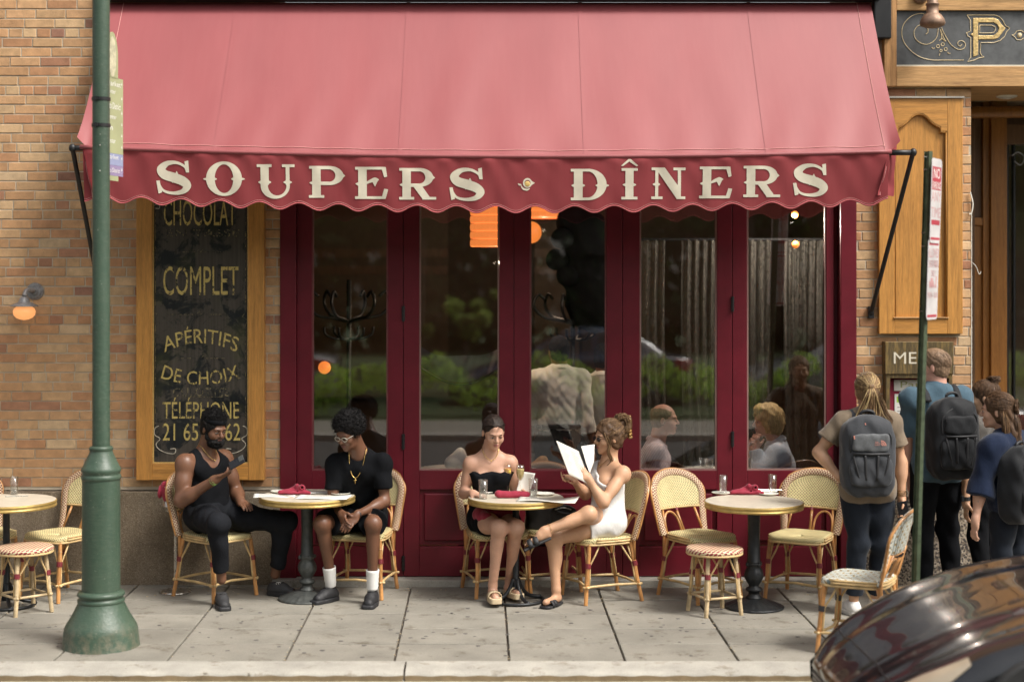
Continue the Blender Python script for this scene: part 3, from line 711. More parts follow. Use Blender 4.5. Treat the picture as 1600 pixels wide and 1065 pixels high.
# ---- shopfront: five glazed folding leaves
sf = thing('shopfront', 'burgundy painted shopfront with five tall glazed folding doors under the awning', 'shopfront', ((xs0+xs1)/2, 0, 0))
ztop = 3.3; zb0 = .055
MB().box(xs0, X(463), -.02, .2, 0, ztop).build('frame_post', M['red'], sf, world=True, bevel=.004)
MB().box(xs1-.004-.115, xs1, -.03, .2, 0, ztop).build('frame_post', M['red'], sf, world=True, bevel=.004)
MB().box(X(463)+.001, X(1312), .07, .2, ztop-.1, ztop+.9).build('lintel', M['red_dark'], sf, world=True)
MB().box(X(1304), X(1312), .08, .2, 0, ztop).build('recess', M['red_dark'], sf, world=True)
MB().box(xs0-.05, xs1+.01, -.105, .2, -.02, .05).build('threshold', M['curb'], sf, world=True, bevel=.006)
zg = Z(735)
leaves = [(463, 487, 606, 630), (630, 655, 780, 803), (803, 828, 948, 973), (973, 1000, 1121, 1145), (1145, 1168, 1292, 1304)]
for i, (a, ga, gb, b) in enumerate(leaves):
    x0, x1, g0, g1 = X(a)+.002, X(b)-.002, X(ga), X(gb)
    d = MB().box(x0, g0, .02, .07, zb0, ztop); f = d.build('door_leaf', M['red'], sf, world=True, bevel=.003)
    MB().box(g1, x1, .02, .07, zb0, ztop).build('stile', M['red'], f, world=True, bevel=.003)
    def rail(z0_, z1_, nm='rail'): MB().box(g0+.0005, g1-.0005, .0215, .07, z0_, z1_).build(nm, M['red'], f, world=True, bevel=.003)
    rail(Z(765), zg); rail(zb0, Z(852)-.14+.13); rail(3.12, ztop)
    # raised lower panel with moulding
    pz0, pz1 = Z(852)+.0, Z(765)
    MB().box(g0+.0005, g1-.0005, .046, .06, pz0, pz1).build('panel', M['red'], f, world=True)
    MB().box(g0+.035, g1-.035, .030, .05, pz0+.03, pz1-.03).build('raised_panel', M['red'], f, world=True, bevel=.012)
    bd = MB()
    for q in ((g0+.0006, g0+.012, zg+.001, 3.12), (g1-.012, g1-.0006, zg+.001, 3.12), (g0+.012, g1-.012, zg+.001, zg+.012)): bd.box(q[0], q[1], .027, .044, q[2], q[3])
    bd.build('glazing_bead', plain('old_putty_%d' % i, (.17, .045, .045) if i in (0, 2) else (.26, .15, .13), .6), f, world=True)
    MB().box(g0+.003, g1-.003, .048, .054, zg-.004, 3.13).build('pane', M['pane'], f, world=True)
for px_ in (463, 630, 803, 973, 1145): MB().box(X(px_)-.012, X(px_)+.012, .071, .09, zb0, ztop).build('dark_joint_filler', M['blackmetal'], sf, world=True)  # dark filler added behind the leaf joints to block light from inside
for px_, ys in ((630, (490, 690, 880)), (1145, (475, 686, 880))):
    for py_ in ys:
        h = MB().tube([(X(px_), .012, Z(py_+12)), (X(px_), .012, Z(py_-12))], .011, 10)
        for k in range(4): h.tube([(X(px_), .012, Z(py_+9-k*6)), (X(px_), .012, Z(py_+7-k*6))], .0135, 10)
        h.build('hinge', M['blackmetal'], sf, world=True)
for i in (1, 2): MB().box(X(803)-.001+(i-1)*X(1)*0, X(803)+.001, .0185, .0195, zb0, ztop).build('gap', M['red_dark'], sf, world=True) if i == 1 else None

# ---- wooden panel on the pier
wp = thing('wall_panel', 'honey coloured oak wall panel with an arched raised field on the brick pier', 'wall panel', (X(1436), 0, Z(521)))
a0, a1, b0, b1 = X(1371), X(1501), Z(521), Z(155); i0, i1, j0 = X(1395), X(1477), Z(497); y0 = -.055
MB().box(a0, i0, y0, -.003, b0, b1).build('stile', M['wood'], wp, world=True, bevel=.003)
MB().box(i1, a1, y0, -.003, b0, b1).build('stile', M['wood'], wp, world=True, bevel=.003)
MB().box(i0, i1, y0+.001, -.003, b0, j0).build('bottom_rail', M['wood_h'], wp, world=True, bevel=.003)
arch = [(i1, Z(206)), (X(1467), Z(206)), (X(1467), Z(199)), (X(1460), Z(196)), (X(1452), Z(190)), (X(1446), Z(183)), (X(1440), Z(179)), (X(1433), Z(178)), (X(1426), Z(180)), (X(1420), Z(184)), (X(1414), Z(191)), (X(1407), Z(196)), (X(1400), Z(199)), (X(1400), Z(206)), (i0, Z(206))]
MB().prism([(i0, b1), (i1, b1)]+arch, y0+.001, -.003).build('arched_rail', M['wood_h'], wp, world=True, bevel=.002)
MB().tube([(x, y0+.012, z-.006) for x, z in arch]+[(i0+.004, y0+.012, j0), (i1-.004, y0+.012, j0), (i1-.004, y0+.012, Z(206))], .009, 6).build('moulding', M['wood'], wp, world=True, smooth=True)
MB().box(i0, i1, y0+.03, -.003, j0, b1-.02).build('field', M['wood'], wp, world=True)
MB().box(a0-.004, a1+.008, y0-.014, -.002, b1+.001, b1+.014).build('top_cap', M['curb'], wp, world=True)
MB().box(i0-.01, i1+.01, y0-.012, y0+.03, j0, j0+.010).build('sill_bead', M['wood_pale'], wp, world=True, bevel=.003)

# ---- fascia with the gilded letter over the entrance
fa = thing('fascia_sign', 'oak framed slate fascia over the entrance with a gilded letter P and scrolls', 'fascia sign', (4.2, 0, 3.76))
fz0, fz1 = Z(137), 4.6; bx0, bz0, bz1 = X(1397), Z(105), Z(19)
MB().box(X(1378), bx0, -.075, .9, fz0, fz1).build('frame_stile', M['wood_pale_v'], fa, world=True, bevel=.004)
MB().box(bx0, 6.5, -.076, .9, fz0, bz0-.004).build('frame_rail', M['wood_pale'], fa, world=True, bevel=.004)
MB().box(bx0, 6.5, -.076, .9, bz1, fz1).build('frame_rail', M['wood_pale'], fa, world=True, bevel=.004)
MB().box(bx0, 6.5, -.052, .02, bz0-.004, bz1+.001).build('slate_board', M['slate'], fa, world=True)
MB().box(bx0+.001, 6.5, -.071, -.05, bz0-.005, bz0+.007).build('white_bead', M['letter'], fa, world=True)
def s6(u, v): return (X(1380+u/7.1), -.0535, Z(v/7.1))
gl = MB()
def gline(pts, r=.0028, n=6, closed=False):
    q = bez([(a, b, 0) for a, b in pts], n) if n else [Vector((a, b, 0)) for a, b in pts]
    gl.tube([s6(p.x, p.y) for p in q], r, 5, closed=closed)
gline([(455, 185), (400, 165), (300, 190), (215, 270), (185, 370), (210, 480), (290, 580), (400, 650), (520, 678), (620, 680)]); gline([(620, 680), (870, 680)], n=0)
gline([(450, 395), (475, 370), (465, 320), (420, 292), (360, 305), (320, 370), (345, 455), (430, 505), (510, 490), (570, 430), (588, 330)])
gline([(620, 320), (660, 400), (730, 510), (810, 563), (870, 550), (888, 500), (850, 466), (810, 478), (805, 510), (830, 527), (850, 505)])
gline([(610, 340), (625, 430), (600, 465)], n=4); gline([(610, 340), (650, 440), (672, 475), (630, 445), (600, 465)], n=4)
for u, v, r in ((585, 528, 17), (637, 507, 17), (670, 560, 17), (618, 576, 13)): gline([(u+r*math.cos(k*.7854), v+r*math.sin(k*.7854)) for k in range(9)], .0026, 3)
gline([(515, 540), (535, 553), (550, 545)], n=3); gline([(605, 605), (600, 630)], n=0); gline([(690, 590), (705, 607), (722, 605)], n=3)
P_out = [(905, 182), (940, 183), (1210, 183), (1260, 200), (1300, 240), (1330, 300), (1378, 328), (1340, 370), (1320, 420), (1270, 465), (1200, 487), (1058, 487), (1050, 590), (1062, 625), (1096, 645), (1040, 655), (985, 680), (912, 697), (945, 650), (945, 430), (915, 415), (900, 378), (945, 360), (942, 240), (905, 182)]
gline(P_out, .0034, 0)
gline([(1045, 295), (1180, 295), (1215, 315), (1222, 340), (1205, 372), (1170, 380), (1045, 380), (1045, 295)], .003, 0)
gline([(1402, 405), (1430, 395), (1455, 360), (1500, 352), (1530, 370), (1560, 400), (1540, 430), (1500, 458), (1455, 455), (1430, 420), (1402, 405)], .003, 0)
gl.build('gilt_line', M['goldline'], fa, world=True)
pb = MB()
def poly6(pts, y=-.058): pb.prism([(X(1380+a/7.1), Z(b/7.1)) for a, b in pts], y, -.051)
poly6([(972, 215), (1028, 215), (1028, 625), (972, 645)]); poly6([(1028, 215), (1200, 215), (1200, 265), (1028, 265)]); poly6([(1028, 408), (1200, 408), (1200, 452), (1028, 452)])
poly6([(1200, 215), (1250, 235), (1290, 290), (1330, 328), (1290, 385), (1250, 435), (1200, 452), (1200, 408), (1245, 370), (1258, 330), (1240, 290), (1200, 265)]); poly6([(940, 395), (972, 380), (972, 420)])
pb.build('letter_p', plain('carved_gold_leaf', (.66, .47, .20), .35, .3, var=.45, vs=55, bump=.5), fa, world=True, bevel=.004)
dt = MB(); dt.ell(s6(1487, 405), (.018, .008, .018)); dt.build('gilt_dot', M['goldline'], fa, world=True, smooth=True)
nx = MB(); nx.prism([(X(1596), Z(93)), (X(1610), Z(93)), (X(1610), Z(88))], -.058, -.051); nx.build('letter_tip', M['goldline'], fa, world=True)
# weathered lamp in front of the fascia
t = thing('fascia_lamp', 'weathered copper lamp hanging over the slate fascia board', 'lamp', (X(1436), -.08, Z(-2)))
c = Vector((X(1457)-.0, -.22, 0)); k = (CAMD-.22)/CAMD
c.x = (1457-VX)*(CAMD-.22)/FPX; zc_ = CAMZ-(30-VY)*(CAMD-.22)/FPX
MB().lathe([(.004, -.066), (.05, -.064), (.085, -.050), (.094, -.03), (.085, .0), (.062, .032), (.045, .045), (.044, .10), (.050, .105), (.050, .115), (.040, .12), (.040, .19), (.03, .20)], (c.x, -.22, zc_), 30).build('shade', M['bronze_lamp'], t, world=True, smooth=True)
MB().tube(bez([(X(1436), -.08, Z(-4)), (X(1440), -.16, Z(-20)), (c.x, -.22, Z(-22)), (c.x, -.22, zc_+.18)], 5), .016, 10).build('arm', M['bronze_lamp'], t, world=True, smooth=True)
MB().ell((X(1433), -.085, Z(-4)), (.064, .04, .064)).build('wall_plate', M['bronze_lamp'], t, world=True, smooth=True)

# ---- entrance recess
en = thing('entrance', 'varnished oak entrance with dark glass doors in the recess on the right', 'entrance', (4.6, 1.3, 0))
ys = 1.35
def E(px): return (px-VX)*(CAMD+ys)/FPX
def EZ(py): return CAMZ-(py-VY)*(CAMD+ys)/FPX
def blk(nm, p0, p1, q0, q1, y0_, y1_, m, bev=.004): return MB().box(E(p0), E(p1), y0_, y1_, EZ(q1) if q1 is not None else 0, EZ(q0)).build(nm, m, en, world=True, bevel=bev)
blk('jamb', 1488, 1522, 150, None, ys-.02, ys+.1, M['wood_dark']); blk('side_panel', 1522, 1535, 150, 340, ys+.02, ys+.1, M['wood_dark']); blk('jamb', 1535, 1545, 150, None, ys-.02, ys+.1, M['wood_door'])
blk('side_panel', 1522, 1535, 352, None, ys+.01, ys+.1, M['wood_door']); blk('rail', 1522, 1535, 340, 352, ys-.015, ys+.1, M['wood_door'])
blk('jamb', 1545.2, 1570, 150, None, ys-.06, ys+.1, M['wood_door']); blk('door_head', 1570.2, 1760, 195, 226, ys-.05, ys+.1, M['wood_dark'])
MB().box(E(1570.3), E(1576), ys, ys+.06, 0, EZ(226)).build('door_stile', M['blackmetal'], en, world=True); MB().box(E(1584), E(1587), ys+.002, ys+.06, 0, EZ(226)).build('door_stile', M['blackmetal'], en, world=True)
MB().box(E(1570.3), E(1760), ys+.03, ys+.036, 0, EZ(226)).build('door_glass', M['pane'], en, world=True)
MB().tube(bez([(E(1580), ys-.01, EZ(244)), (E(1590), ys-.01, EZ(238)), (E(1600), ys-.01, EZ(246)), (E(1594), ys-.01, EZ(258)), (E(1584), ys-.01, EZ(252))], 6), .006, 6).build('etched_scroll', M['zinc'], en, world=True)
cl = MB(); fzc = Z(137)
def soff(u, v): x = 3.6+u*4; yy = .02+v*(ys+.1+.35*math.sin(u*3)); return (x, yy, fzc+.002+.05*v)
cl.grid(soff, 16, 6); cl.build('soffit', plain('painted_plaster_soffit', (.50, .40, .26), .8, var=.1, vs=4), en, world=True, smooth=True)
MB().tube([(3.62, ys-.02, fzc-.05), (4.1, ys-.12, fzc-.06), (4.7, ys-.16, fzc-.055), (7, ys-.12, fzc-.05)], .05, 8).build('cornice', M['wood_door'], en, world=True, smooth=True)
v_ = W(1573, 158, .55); MB().lathe([(.085, 0), (.08, -.018), (.06, -.026), (.055, -.02), (.03, -.034), (.004, -.035)], (v_.x, .55, fzc+.01), 20).build('air_vent', M['ceramic'], en, world=True, smooth=True)
w_ = MB().tube(bez([tuple(W(a, b, -.02)) for a, b in ((1516, 300), (1520, 318), (1518, 332), (1515, 335))], 5), .006, 6)
w_.tube([tuple(W(1518, 332, -.004)), tuple(W(1518, 745, -.004))], .004, 6)
w_.tube(bez([tuple(W(a, b, -.02)) for a, b in ((1519, 410), (1525, 416), (1530, 428), (1533, 424))], 4), .003, 5); w_.build('loose_cable', M['ceramic'], en, world=True)
MB().box(px1+.02, 8, .3, 4, -.05, .0).build('doorstep', M['curb'], en, world=True)
MB().box(px1-.02, 8, 3.2, 3.3, 0, 4).build('lobby_wall', M['wood_dark'], en, world=True)
MB().box(px1-.06, px1-.01, .9, 3.3, 0, 4.4).build('lobby_side', M['wood_dark'], en, world=True); MB().box(7.9, 8, 0, 3.3, 0, 4.4).build('lobby_side', M['wood_dark'], en, world=True)
MB().box(px1-.06, 8, ys+.3, 3.3, 3.9, 4).build('lobby_ceiling', M['wood_dark'], en, world=True)

# ---- notice box with the menu
mbx = thing('menu_box', 'tarnished brass menu box on the brick pier, its top plate lettered and notices inside', 'menu box', (X(1431), 0, .72))
m0, m1, mt, mm_ = X(1378), X(1484), Z(533), Z(583)
MB().box(m0, m1, -.10, .004, mm_, mt).build('header_plate', M['patina'], mbx, world=True, bevel=.003)
for a, b, c_, d in ((m0+.006, X(1386), .72+.2, mm_-.001), (X(1477), m1-.006, .92, mm_-.001)): MB().box(a, b, -.09, .004, c_, d).build('frame_stile', M['patina'], mbx, world=True, bevel=.003)
MB().box(X(1386), X(1477), -.09, .004, mm_-.032, mm_-.001).build('frame_rail', M['patina'], mbx, world=True, bevel=.003)
MB().box(X(1386), X(1477), -.09, .004, .92, .95).build('frame_rail', M['patina'], mbx, world=True, bevel=.003)
MB().box(X(1386), X(1477), -.012, .003, .95, mm_-.032).build('red_backing', plain('red_board', (.24, .015, .04), .7), mbx, world=True)
mbt = MB(); text_on(mbt, "MENU", lambda u, v: (X(1391)+u, -.1025, Z(567)+v), X(1470)-X(1391), Z(549)-Z(567)); mbt.build('lettering', M['letter'], mbx, world=True)
MB().box(X(1396), X(1465), -.02, -.0122, Z(610), Z(593)).build('name_card', M['ceramic'], mbx, world=True)
mbt = MB(); text_on(mbt, "Parc", lambda u, v: (X(1406)+u, -.0205, Z(605)+v), X(1448)-X(1406), Z(595)-Z(605)); mbt.build('lettering', plain('olive_print', (.35, .36, .14), .7), mbx, world=True)
MB().box(X(1397), X(1440), -.018, -.0122, Z(690), Z(615)).build('notice', M['paper_w'], mbx, world=True); MB().box(X(1400), X(1413), -.0188, -.0182, Z(628), Z(619)).build('green_stamp', plain('lime_print', (.36, .62, .06), .6), mbx, world=True)
ln = MB()
for k in range(8): ln.box(X(1401), X(1430), -.0188, -.0182, Z(636+k*6), Z(635+k*6))
ln.build('print_lines', M['ink'], mbx, world=True)

# ================================================================== AWNING
aw = thing('awning', 'large burgundy canvas awning lettered SOUPERS DÎNERS above the shopfront', 'awning', (0, -.5, 3.2))
YF = -1.0
def FX(px): return (px-VX)*(CAMD+YF)/FPX
def FZ(py): return CAMZ-(py-VY)*(CAMD+YF)/FPX
AX0, AX1 = FX(130), FX(1388); TX0, TX1 = X(173), X(1359)
def barz(x):      # the sagging front bar
    px = VX+x*FPX/(CAMD+YF); u = (px-130)/(1388-130); return FZ(229+(236-229)*u+4*u*(1-u)*11)
def sheet(u, v):  # v: 0 at the wall, 1 at the front bar
    xt = TX0+(TX1-TX0)*u; xf = FX(120)+(FX(1407)-FX(120))*u if True else 0
    x = xt+(xf-xt)*v; zf = barz(AX0+(AX1-AX0)*u)
    ends = max(0, 1-min(u, 1-u)/.012)
    z = 4.40+(zf-4.40)*v - .03*math.sin(math.pi*v) + .004*math.sin(u*9.5*math.pi)**2*math.sin(math.pi*v) + .07*ends*v**6
    rip = .0022*math.sin(u*97+math.sin(v*5+u*9)*1.5)*v**2+.0018*math.sin(u*41+v*4+2*math.sin(u*13))*v
    return (x, -.03+(YF+.03)*v-rip, z+rip)
def shx(u, v, off): p = Vector(sheet(u, v)); return tuple(p+Vector((0, -.77, .64))*off)
m = MB(); m.grid(sheet, 240, 26); m.build('canvas_top', M['awning'], aw, world=True, smooth=True)
seam_u = [(120+206-120)/1287.0 if 0 else (p-120)/1287.0 for p in (336, 625, 915, 1200)]
for su in seam_u:
    m = MB(); m.grid(lambda u, v, su=su: shx(su+(u-.5)*.005, v, .003), 2, 26); m.build('seam', M['awning'], aw, world=True, smooth=True)
for su in (.0185, .9815):
    m = MB(); m.tube([shx(su*(1 if True else 0), v/20, .003) for v in range(21)], .0022, 4); m.build('stitch_line', M['awning_line'], aw, world=True)
m = MB(); m.tube([shx(.0185+.963*k/120, .965, .003) for k in range(121)], .0022, 4); m.build('stitch_line', M['awning_line'], aw, world=True)
# valance with folds and a scalloped hem
def vfold(x, t):   # t 0 top .. 1 bottom
    n = math.sin(x*7.3+1.3*math.sin(x*2.1))*.5+math.sin(x*17+3*t+1.1*math.sin(x*5))*.35+math.sin(x*31-5*t)*.18
    diag = math.sin(13*(x+t*.28)+2*math.sin(3*x))*math.exp(-t*3.2)*1.1+math.sin(37*(x-t*.18)+1.7*math.sin(4.3*x))*math.exp(-t*4.5)*.7
    return YF-.012-.010*n*(.25+t)-.0075*diag*min(1, t*14)+.035*t
SCW = .274
def hem(x):
    px = VX+x*FPX/(CAMD+YF); base = FZ(308+4*((px-140)/1250)*(1-(px-140)/1250)*15+(px-140)/1250*5)
    c = math.cos(2*math.pi*(x-FX(190))/SCW); return base-.026*(c if c > 0 else c*.85)-.006
def val(u, v):
    x = AX0+(AX1-AX0)*u; zt_ = barz(x)-.012; zb_ = hem(x); return (x, vfold(x, v), zt_+(zb_-zt_)*v)
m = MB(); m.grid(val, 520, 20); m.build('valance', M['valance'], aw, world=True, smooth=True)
m = MB(); m.tube([(lambda p: (p[0], p[1]-.003, p[2]+.002))(val(k/520, 1)) for k in range(521)], .005, 5); m.build('hem_binding', plain('hem_binding', (.42, .095, .10), .75, bump=0), aw, world=True, smooth=True)
m = MB(); m.tube([(lambda p: (p[0], p[1]-.002, p[2]))(val(k/520, .955)) for k in range(521)], .0012, 4); m.build('stitch_line', M['awning_line'], aw, world=True)
m = MB(); m.tube([(AX0-.02+(AX1-AX0+.04)*k/60, YF-.006, barz(AX0+(AX1-AX0)*k/60)-.004) for k in range(61)], .016, 8); m.build('front_roll', M['awning'], aw, world=True, smooth=True)
m = MB(); m.tube([(AX0+(AX1-AX0)*k/60, YF+.03, barz(AX0+(AX1-AX0)*k/60)-.02) for k in range(61)], .018, 8); m.build('front_bar', M['blackmetal'], aw, world=True, smooth=True)
for sgn, xa, xo in ((-1, AX0, FX(120)), (1, AX1, FX(1410))):
    def ret(u, v, sgn=sgn, xa=xa, xo=xo):   # end flap wrapping back round the corner
        zt_ = barz(xa)+.09*u; zb_ = hem(xa)+.02-.0*u; inset = sgn*.085*v*(.35+.65*(1-u))
        return (xa+(xo-xa)*u-inset*.9+ (0 if sgn < 0 else 0), YF-.018+.16*u+.02*math.sin(v*9+u*3)*(v), zt_+(zb_-zt_)*v)
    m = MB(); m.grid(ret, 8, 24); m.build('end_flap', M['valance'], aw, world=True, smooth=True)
    m = MB(); m.tube([(lambda p: (p[0], p[1]-.004, p[2]))(ret(.12, k/24)) for k in range(25)], .0018, 4); m.build('stitch_line', M['awning_line'], aw, world=True)
MB().box(TX0-.03, TX1+.05, -.14, .0, 4.405, 4.60).build('cassette', M['blackmetal'], aw, world=True, bevel=.01)
MB().box(TX1+.01, TX1+.14, -.10, .0, 4.12, 4.60).build('end_bracket', M['blackmetal'], aw, world=True, bevel=.01)
for sgn, p_top, p_wall in ((-1, (112, 231), (2.86*-1, 2.09)), (1, (1428, 238), (2.955, 2.06))):
    tp = Vector(((p_top[0]-VX)*(CAMD+YF)/FPX, YF+.02, FZ(p_top[1]))); wpnt = Vector((p_wall[0], -.03, p_wall[1]))
    m = MB(); m.tube([wpnt, tp], .0165, 10, cap=True); o = m.build('support_arm', M['blackmetal'], aw, world=True, smooth='auto')
    e = Vector((AX0+.02 if sgn < 0 else AX1-.02, YF+.03, tp.z-.0))
    m = MB(); m.tube([tp+Vector((sgn*.018, 0, .0)), e], .020, 10); m.ell(tp, (.026, .026, .030)); m.build('elbow', M['blackmetal'], o, world=True, smooth=True)
    m = MB(); m.obox(wpnt+Vector((0, .012, 0)), (.02, 0, 0), (0, .018, 0), (0, 0, .045)); m.ell(wpnt, (.022, .022, .022)); m.build('wall_bracket', M['blackmetal'], o, world=True)

# ---- western style letters drawn as 2D distance shapes, laid on the valance
class G2:
    def __init__(s, w, h, st=.0125): s.st = st; s.x = np.arange(-.12, w+.12, st)[:, None]; s.y = np.arange(-.12, h+.12, st)[None, :]; s.F = np.full((s.x.size, s.y.size), 9.0)
    def U(s, d): s.F = np.minimum(s.F, d); return s
    def D(s, d): s.F = np.maximum(s.F, -d); return s
    def rect(s, a, b, c, d): return np.maximum(np.abs(s.x-(a+c)/2)-abs(c-a)/2, np.abs(s.y-(b+d)/2)-abs(d-b)/2)
    def ell(s, cx, cy, rx, ry): k = np.sqrt(((s.x-cx)/rx)**2+((s.y-cy)/ry)**2); return (k-1)*min(rx, ry)
    def poly(s, pts):
        n = len(pts); a2 = sum(pts[i][0]*pts[(i+1) % n][1]-pts[(i+1) % n][0]*pts[i][1] for i in range(n)); sg_ = 1 if a2 > 0 else -1
        d = np.full_like(s.F, -9)
        for i in range(n):
            (x0, y0), (x1, y1) = pts[i], pts[(i+1) % n]; L = math.hypot(x1-x0, y1-y0)
            d = np.maximum(d, sg_*((s.x-x0)*(y1-y0)-(s.y-y0)*(x1-x0))/L)
        return d
    def stroke(s, pts, ws):
        q = bez([(a, b, 0) for a, b in pts], 8); n = len(q); d = np.full_like(s.F, 9)
        W_ = np.interp(np.linspace(0, len(ws)-1, n), range(len(ws)), ws)
        for i in range(n-1):
            ax, ay, bx, by = q[i].x, q[i].y, q[i+1].x, q[i+1].y; L = (bx-ax)**2+(by-ay)**2+1e-12
            t = np.clip(((s.x-ax)*(bx-ax)+(s.y-ay)*(by-ay))/L, 0, 1)
            d = np.minimum(d, np.sqrt((s.x-ax-t*(bx-ax))**2+(s.y-ay-t*(by-ay))**2)-(W_[i]+(W_[i+1]-W_[i])*t))
        return d
    def spur(s, x, y, w=.05, sx=1): s.U(s.poly([(x, y-.05), (x+sx*w, y-.012), (x+sx*w, y+.012), (x, y+.05)] if sx > 0 else [(x, y+.05), (x+sx*w, y+.012), (x+sx*w, y-.012), (x, y-.05)])); return s
    def serif(s, x0, x1, y, top): return s.U(s.rect(x0, y-.085 if top else y, x1, y if top else y+.085))
    def geo(s):       # marching squares with shared edge points
        F = s.F; nx, ny = F.shape; vs = []; vid = {}; fs = []
        xs, ys_ = s.x[:, 0], s.y[0]
        def vtx(k, p):
            if k not in vid: vid[k] = len(vs); vs.append(p)
            return vid[k]
        neg = F < 0; cells = np.argwhere(neg[:-1, :-1] | neg[1:, :-1] | neg[:-1, 1:] | neg[1:, 1:])
        for i, j in cells:
            cs = [(i, j), (i+1, j), (i+1, j+1), (i, j+1)]; out = []
            for a in range(4):
                p, q = cs[a], cs[(a+1) % 4]; fp, fq = F[p], F[q]
                if fp < 0: out.append(vtx(('c',)+tuple(p), (xs[p[0]], ys_[p[1]])))
                if (fp < 0) != (fq < 0):
                    t = fp/(fp-fq); key = ('e',)+tuple(sorted((tuple(p), tuple(q)))); out.append(vtx(key, (xs[p[0]]+t*(xs[q[0]]-xs[p[0]]), ys_[p[1]]+t*(ys_[q[1]]-ys_[p[1]]))))
            if len(out) >= 3: fs.append(tuple(out))
        return vs, fs
def glyph(ch):
    w = dict(S=1.06, O=1.14, U=1.18, P=1.08, E=1.0, R=1.12, D=1.14, I=.46, N=1.08)[ch]; g = G2(w, 1.35)
    if ch == 'S':
        g.U(g.stroke([(.92, .70), (.86, .84), (.62, .955), (.34, .93), (.155, .76), (.25, .60), (.53, .505), (.80, .40), (.93, .26), (.80, .09), (.50, .04), (.22, .11), (.08, .32)],
                     [.022, .035, .045, .075, .125, .14, .145, .14, .125, .075, .045, .035, .022]))
        g.U(g.poly([(.86, .99), (.975, 1.02), (1.0, .66), (.90, .66)])); g.U(g.poly([(0, .41), (.10, .42), (.17, .06), (.06, .02)])); g.U(g.poly([(.56, .60), (.62, .71), (.67, .60)])); g.U(g.poly([(.42, .44), (.50, .33), (.50, .46)]))
    elif ch == 'O':
        g.U(g.ell(.57, .5, .50, .53)); g.D(g.ell(.57, .5, .26, .44)); g.spur(.10, .49, .11, -1); g.spur(1.04, .49, .11, 1); g.spur(.30, .49, .07, 1); g.spur(.84, .49, .07, -1)
    elif ch == 'U':
        g.U(g.ell(.55, .36, .44, .40)); g.D(g.ell(.61, .37, .28, .31)); g.D(g.rect(-.1, .40, 1.3, 1.2)); g.U(g.rect(.11, .38, .36, 1)); g.U(g.rect(.87, .38, .985, 1))
        g.serif(.0, .45, 1, True); g.serif(.76, 1.14, 1, True); g.spur(.11, .46, .07, -1); g.spur(.36, .46, .07, 1); g.spur(.87, .46, .07, -1); g.spur(.985, .46, .07, 1)
    elif ch in 'PR':
        g.U(g.ell(.60, .70, .43, .30)); g.U(g.rect(.1, .40, .60, 1)); g.D(g.ell(.60, .70, .19, .195)); g.D(g.rect(.35, .505, .60, .895)); g.U(g.poly([(.98, .80), (1.09, .69), (.98, .60)]))
        g.U(g.rect(.09, 0, .35, 1)); g.serif(0, .35, 1, True); g.serif(-.01, .45, 0, False); g.spur(.09, .47, .08, -1)
        if ch == 'R':
            g.U(g.poly([(.42, .42), (.68, .44), (.98, .0), (.72, .0)])); g.serif(.70, 1.12, 0, False)
    elif ch == 'E':
        g.U(g.rect(.09, 0, .35, 1)); g.serif(0, .9, 1, True); g.serif(-.01, .9, 0, False); g.spur(.09, .47, .08, -1)
        g.U(g.poly([(.80, .96), (.93, 1.0), (.97, .70), (.88, .67)])); g.U(g.poly([(.92, .0), (.80, .05), (.88, .32), (1.0, .30)]))
        g.U(g.stroke([(.33, .49), (.47, .56), (.60, .61), (.70, .60)], [.03, .05, .06, .02])); g.U(g.poly([(.50, .57), (.71, .62), (.60, .38)]))
    elif ch == 'D':
        g.U(g.ell(.50, .5, .56, .50)); g.D(g.rect(-.2, -.2, .3, 1.2)); g.U(g.rect(.09, 0, .55, 1)); g.D(g.ell(.50, .5, .29, .415)); g.D(g.rect(.35, .085, .5, .915)); g.U(g.rect(.09, 0, .35, 1))
        g.serif(0, .35, 1, True); g.serif(0, .35, 0, False); g.spur(.09, .47, .07, -1); g.spur(.35, .47, .07, 1); g.spur(1.04, .47, .09, 1); g.spur(.80, .47, .07, -1)
    elif ch == 'I':
        g.U(g.rect(.11, 0, .36, 1)); g.serif(-.01, .48, 1, True); g.serif(-.01, .48, 0, False); g.spur(.11, .47, .08, -1); g.spur(.36, .47, .08, 1)
        g.U(g.poly([(-.03, 1.075), (.20, 1.29), (.27, 1.29), (.235, 1.22), (.03, 1.06)])); g.U(g.poly([(.50, 1.075), (.44, 1.06), (.235, 1.20), (.235, 1.28), (.27, 1.29)]))
    elif ch == 'N':
        g.U(g.rect(.12, 0, .22, 1)); g.U(g.rect(.84, .05, .94, 1)); g.U(g.poly([(.12, 1.0), (.42, 1.0), (.94, .30), (.94, .0), (.80, .02)])); g.D(g.poly([(.22, -.2), (.22, .72), (.80, .0), (.80, -.2)]) if 0 else g.rect(5, 5, 6, 6))
        g.serif(0, .42, 1, True); g.serif(.70, 1.08, 1, True); g.serif(0, .36, 0, False); g.serif(.80, 1.08, 0, False); g.spur(.12, .47, .08, -1); g.spur(.22, .47, .06, 1)
    return g.geo(), w
gc = {}
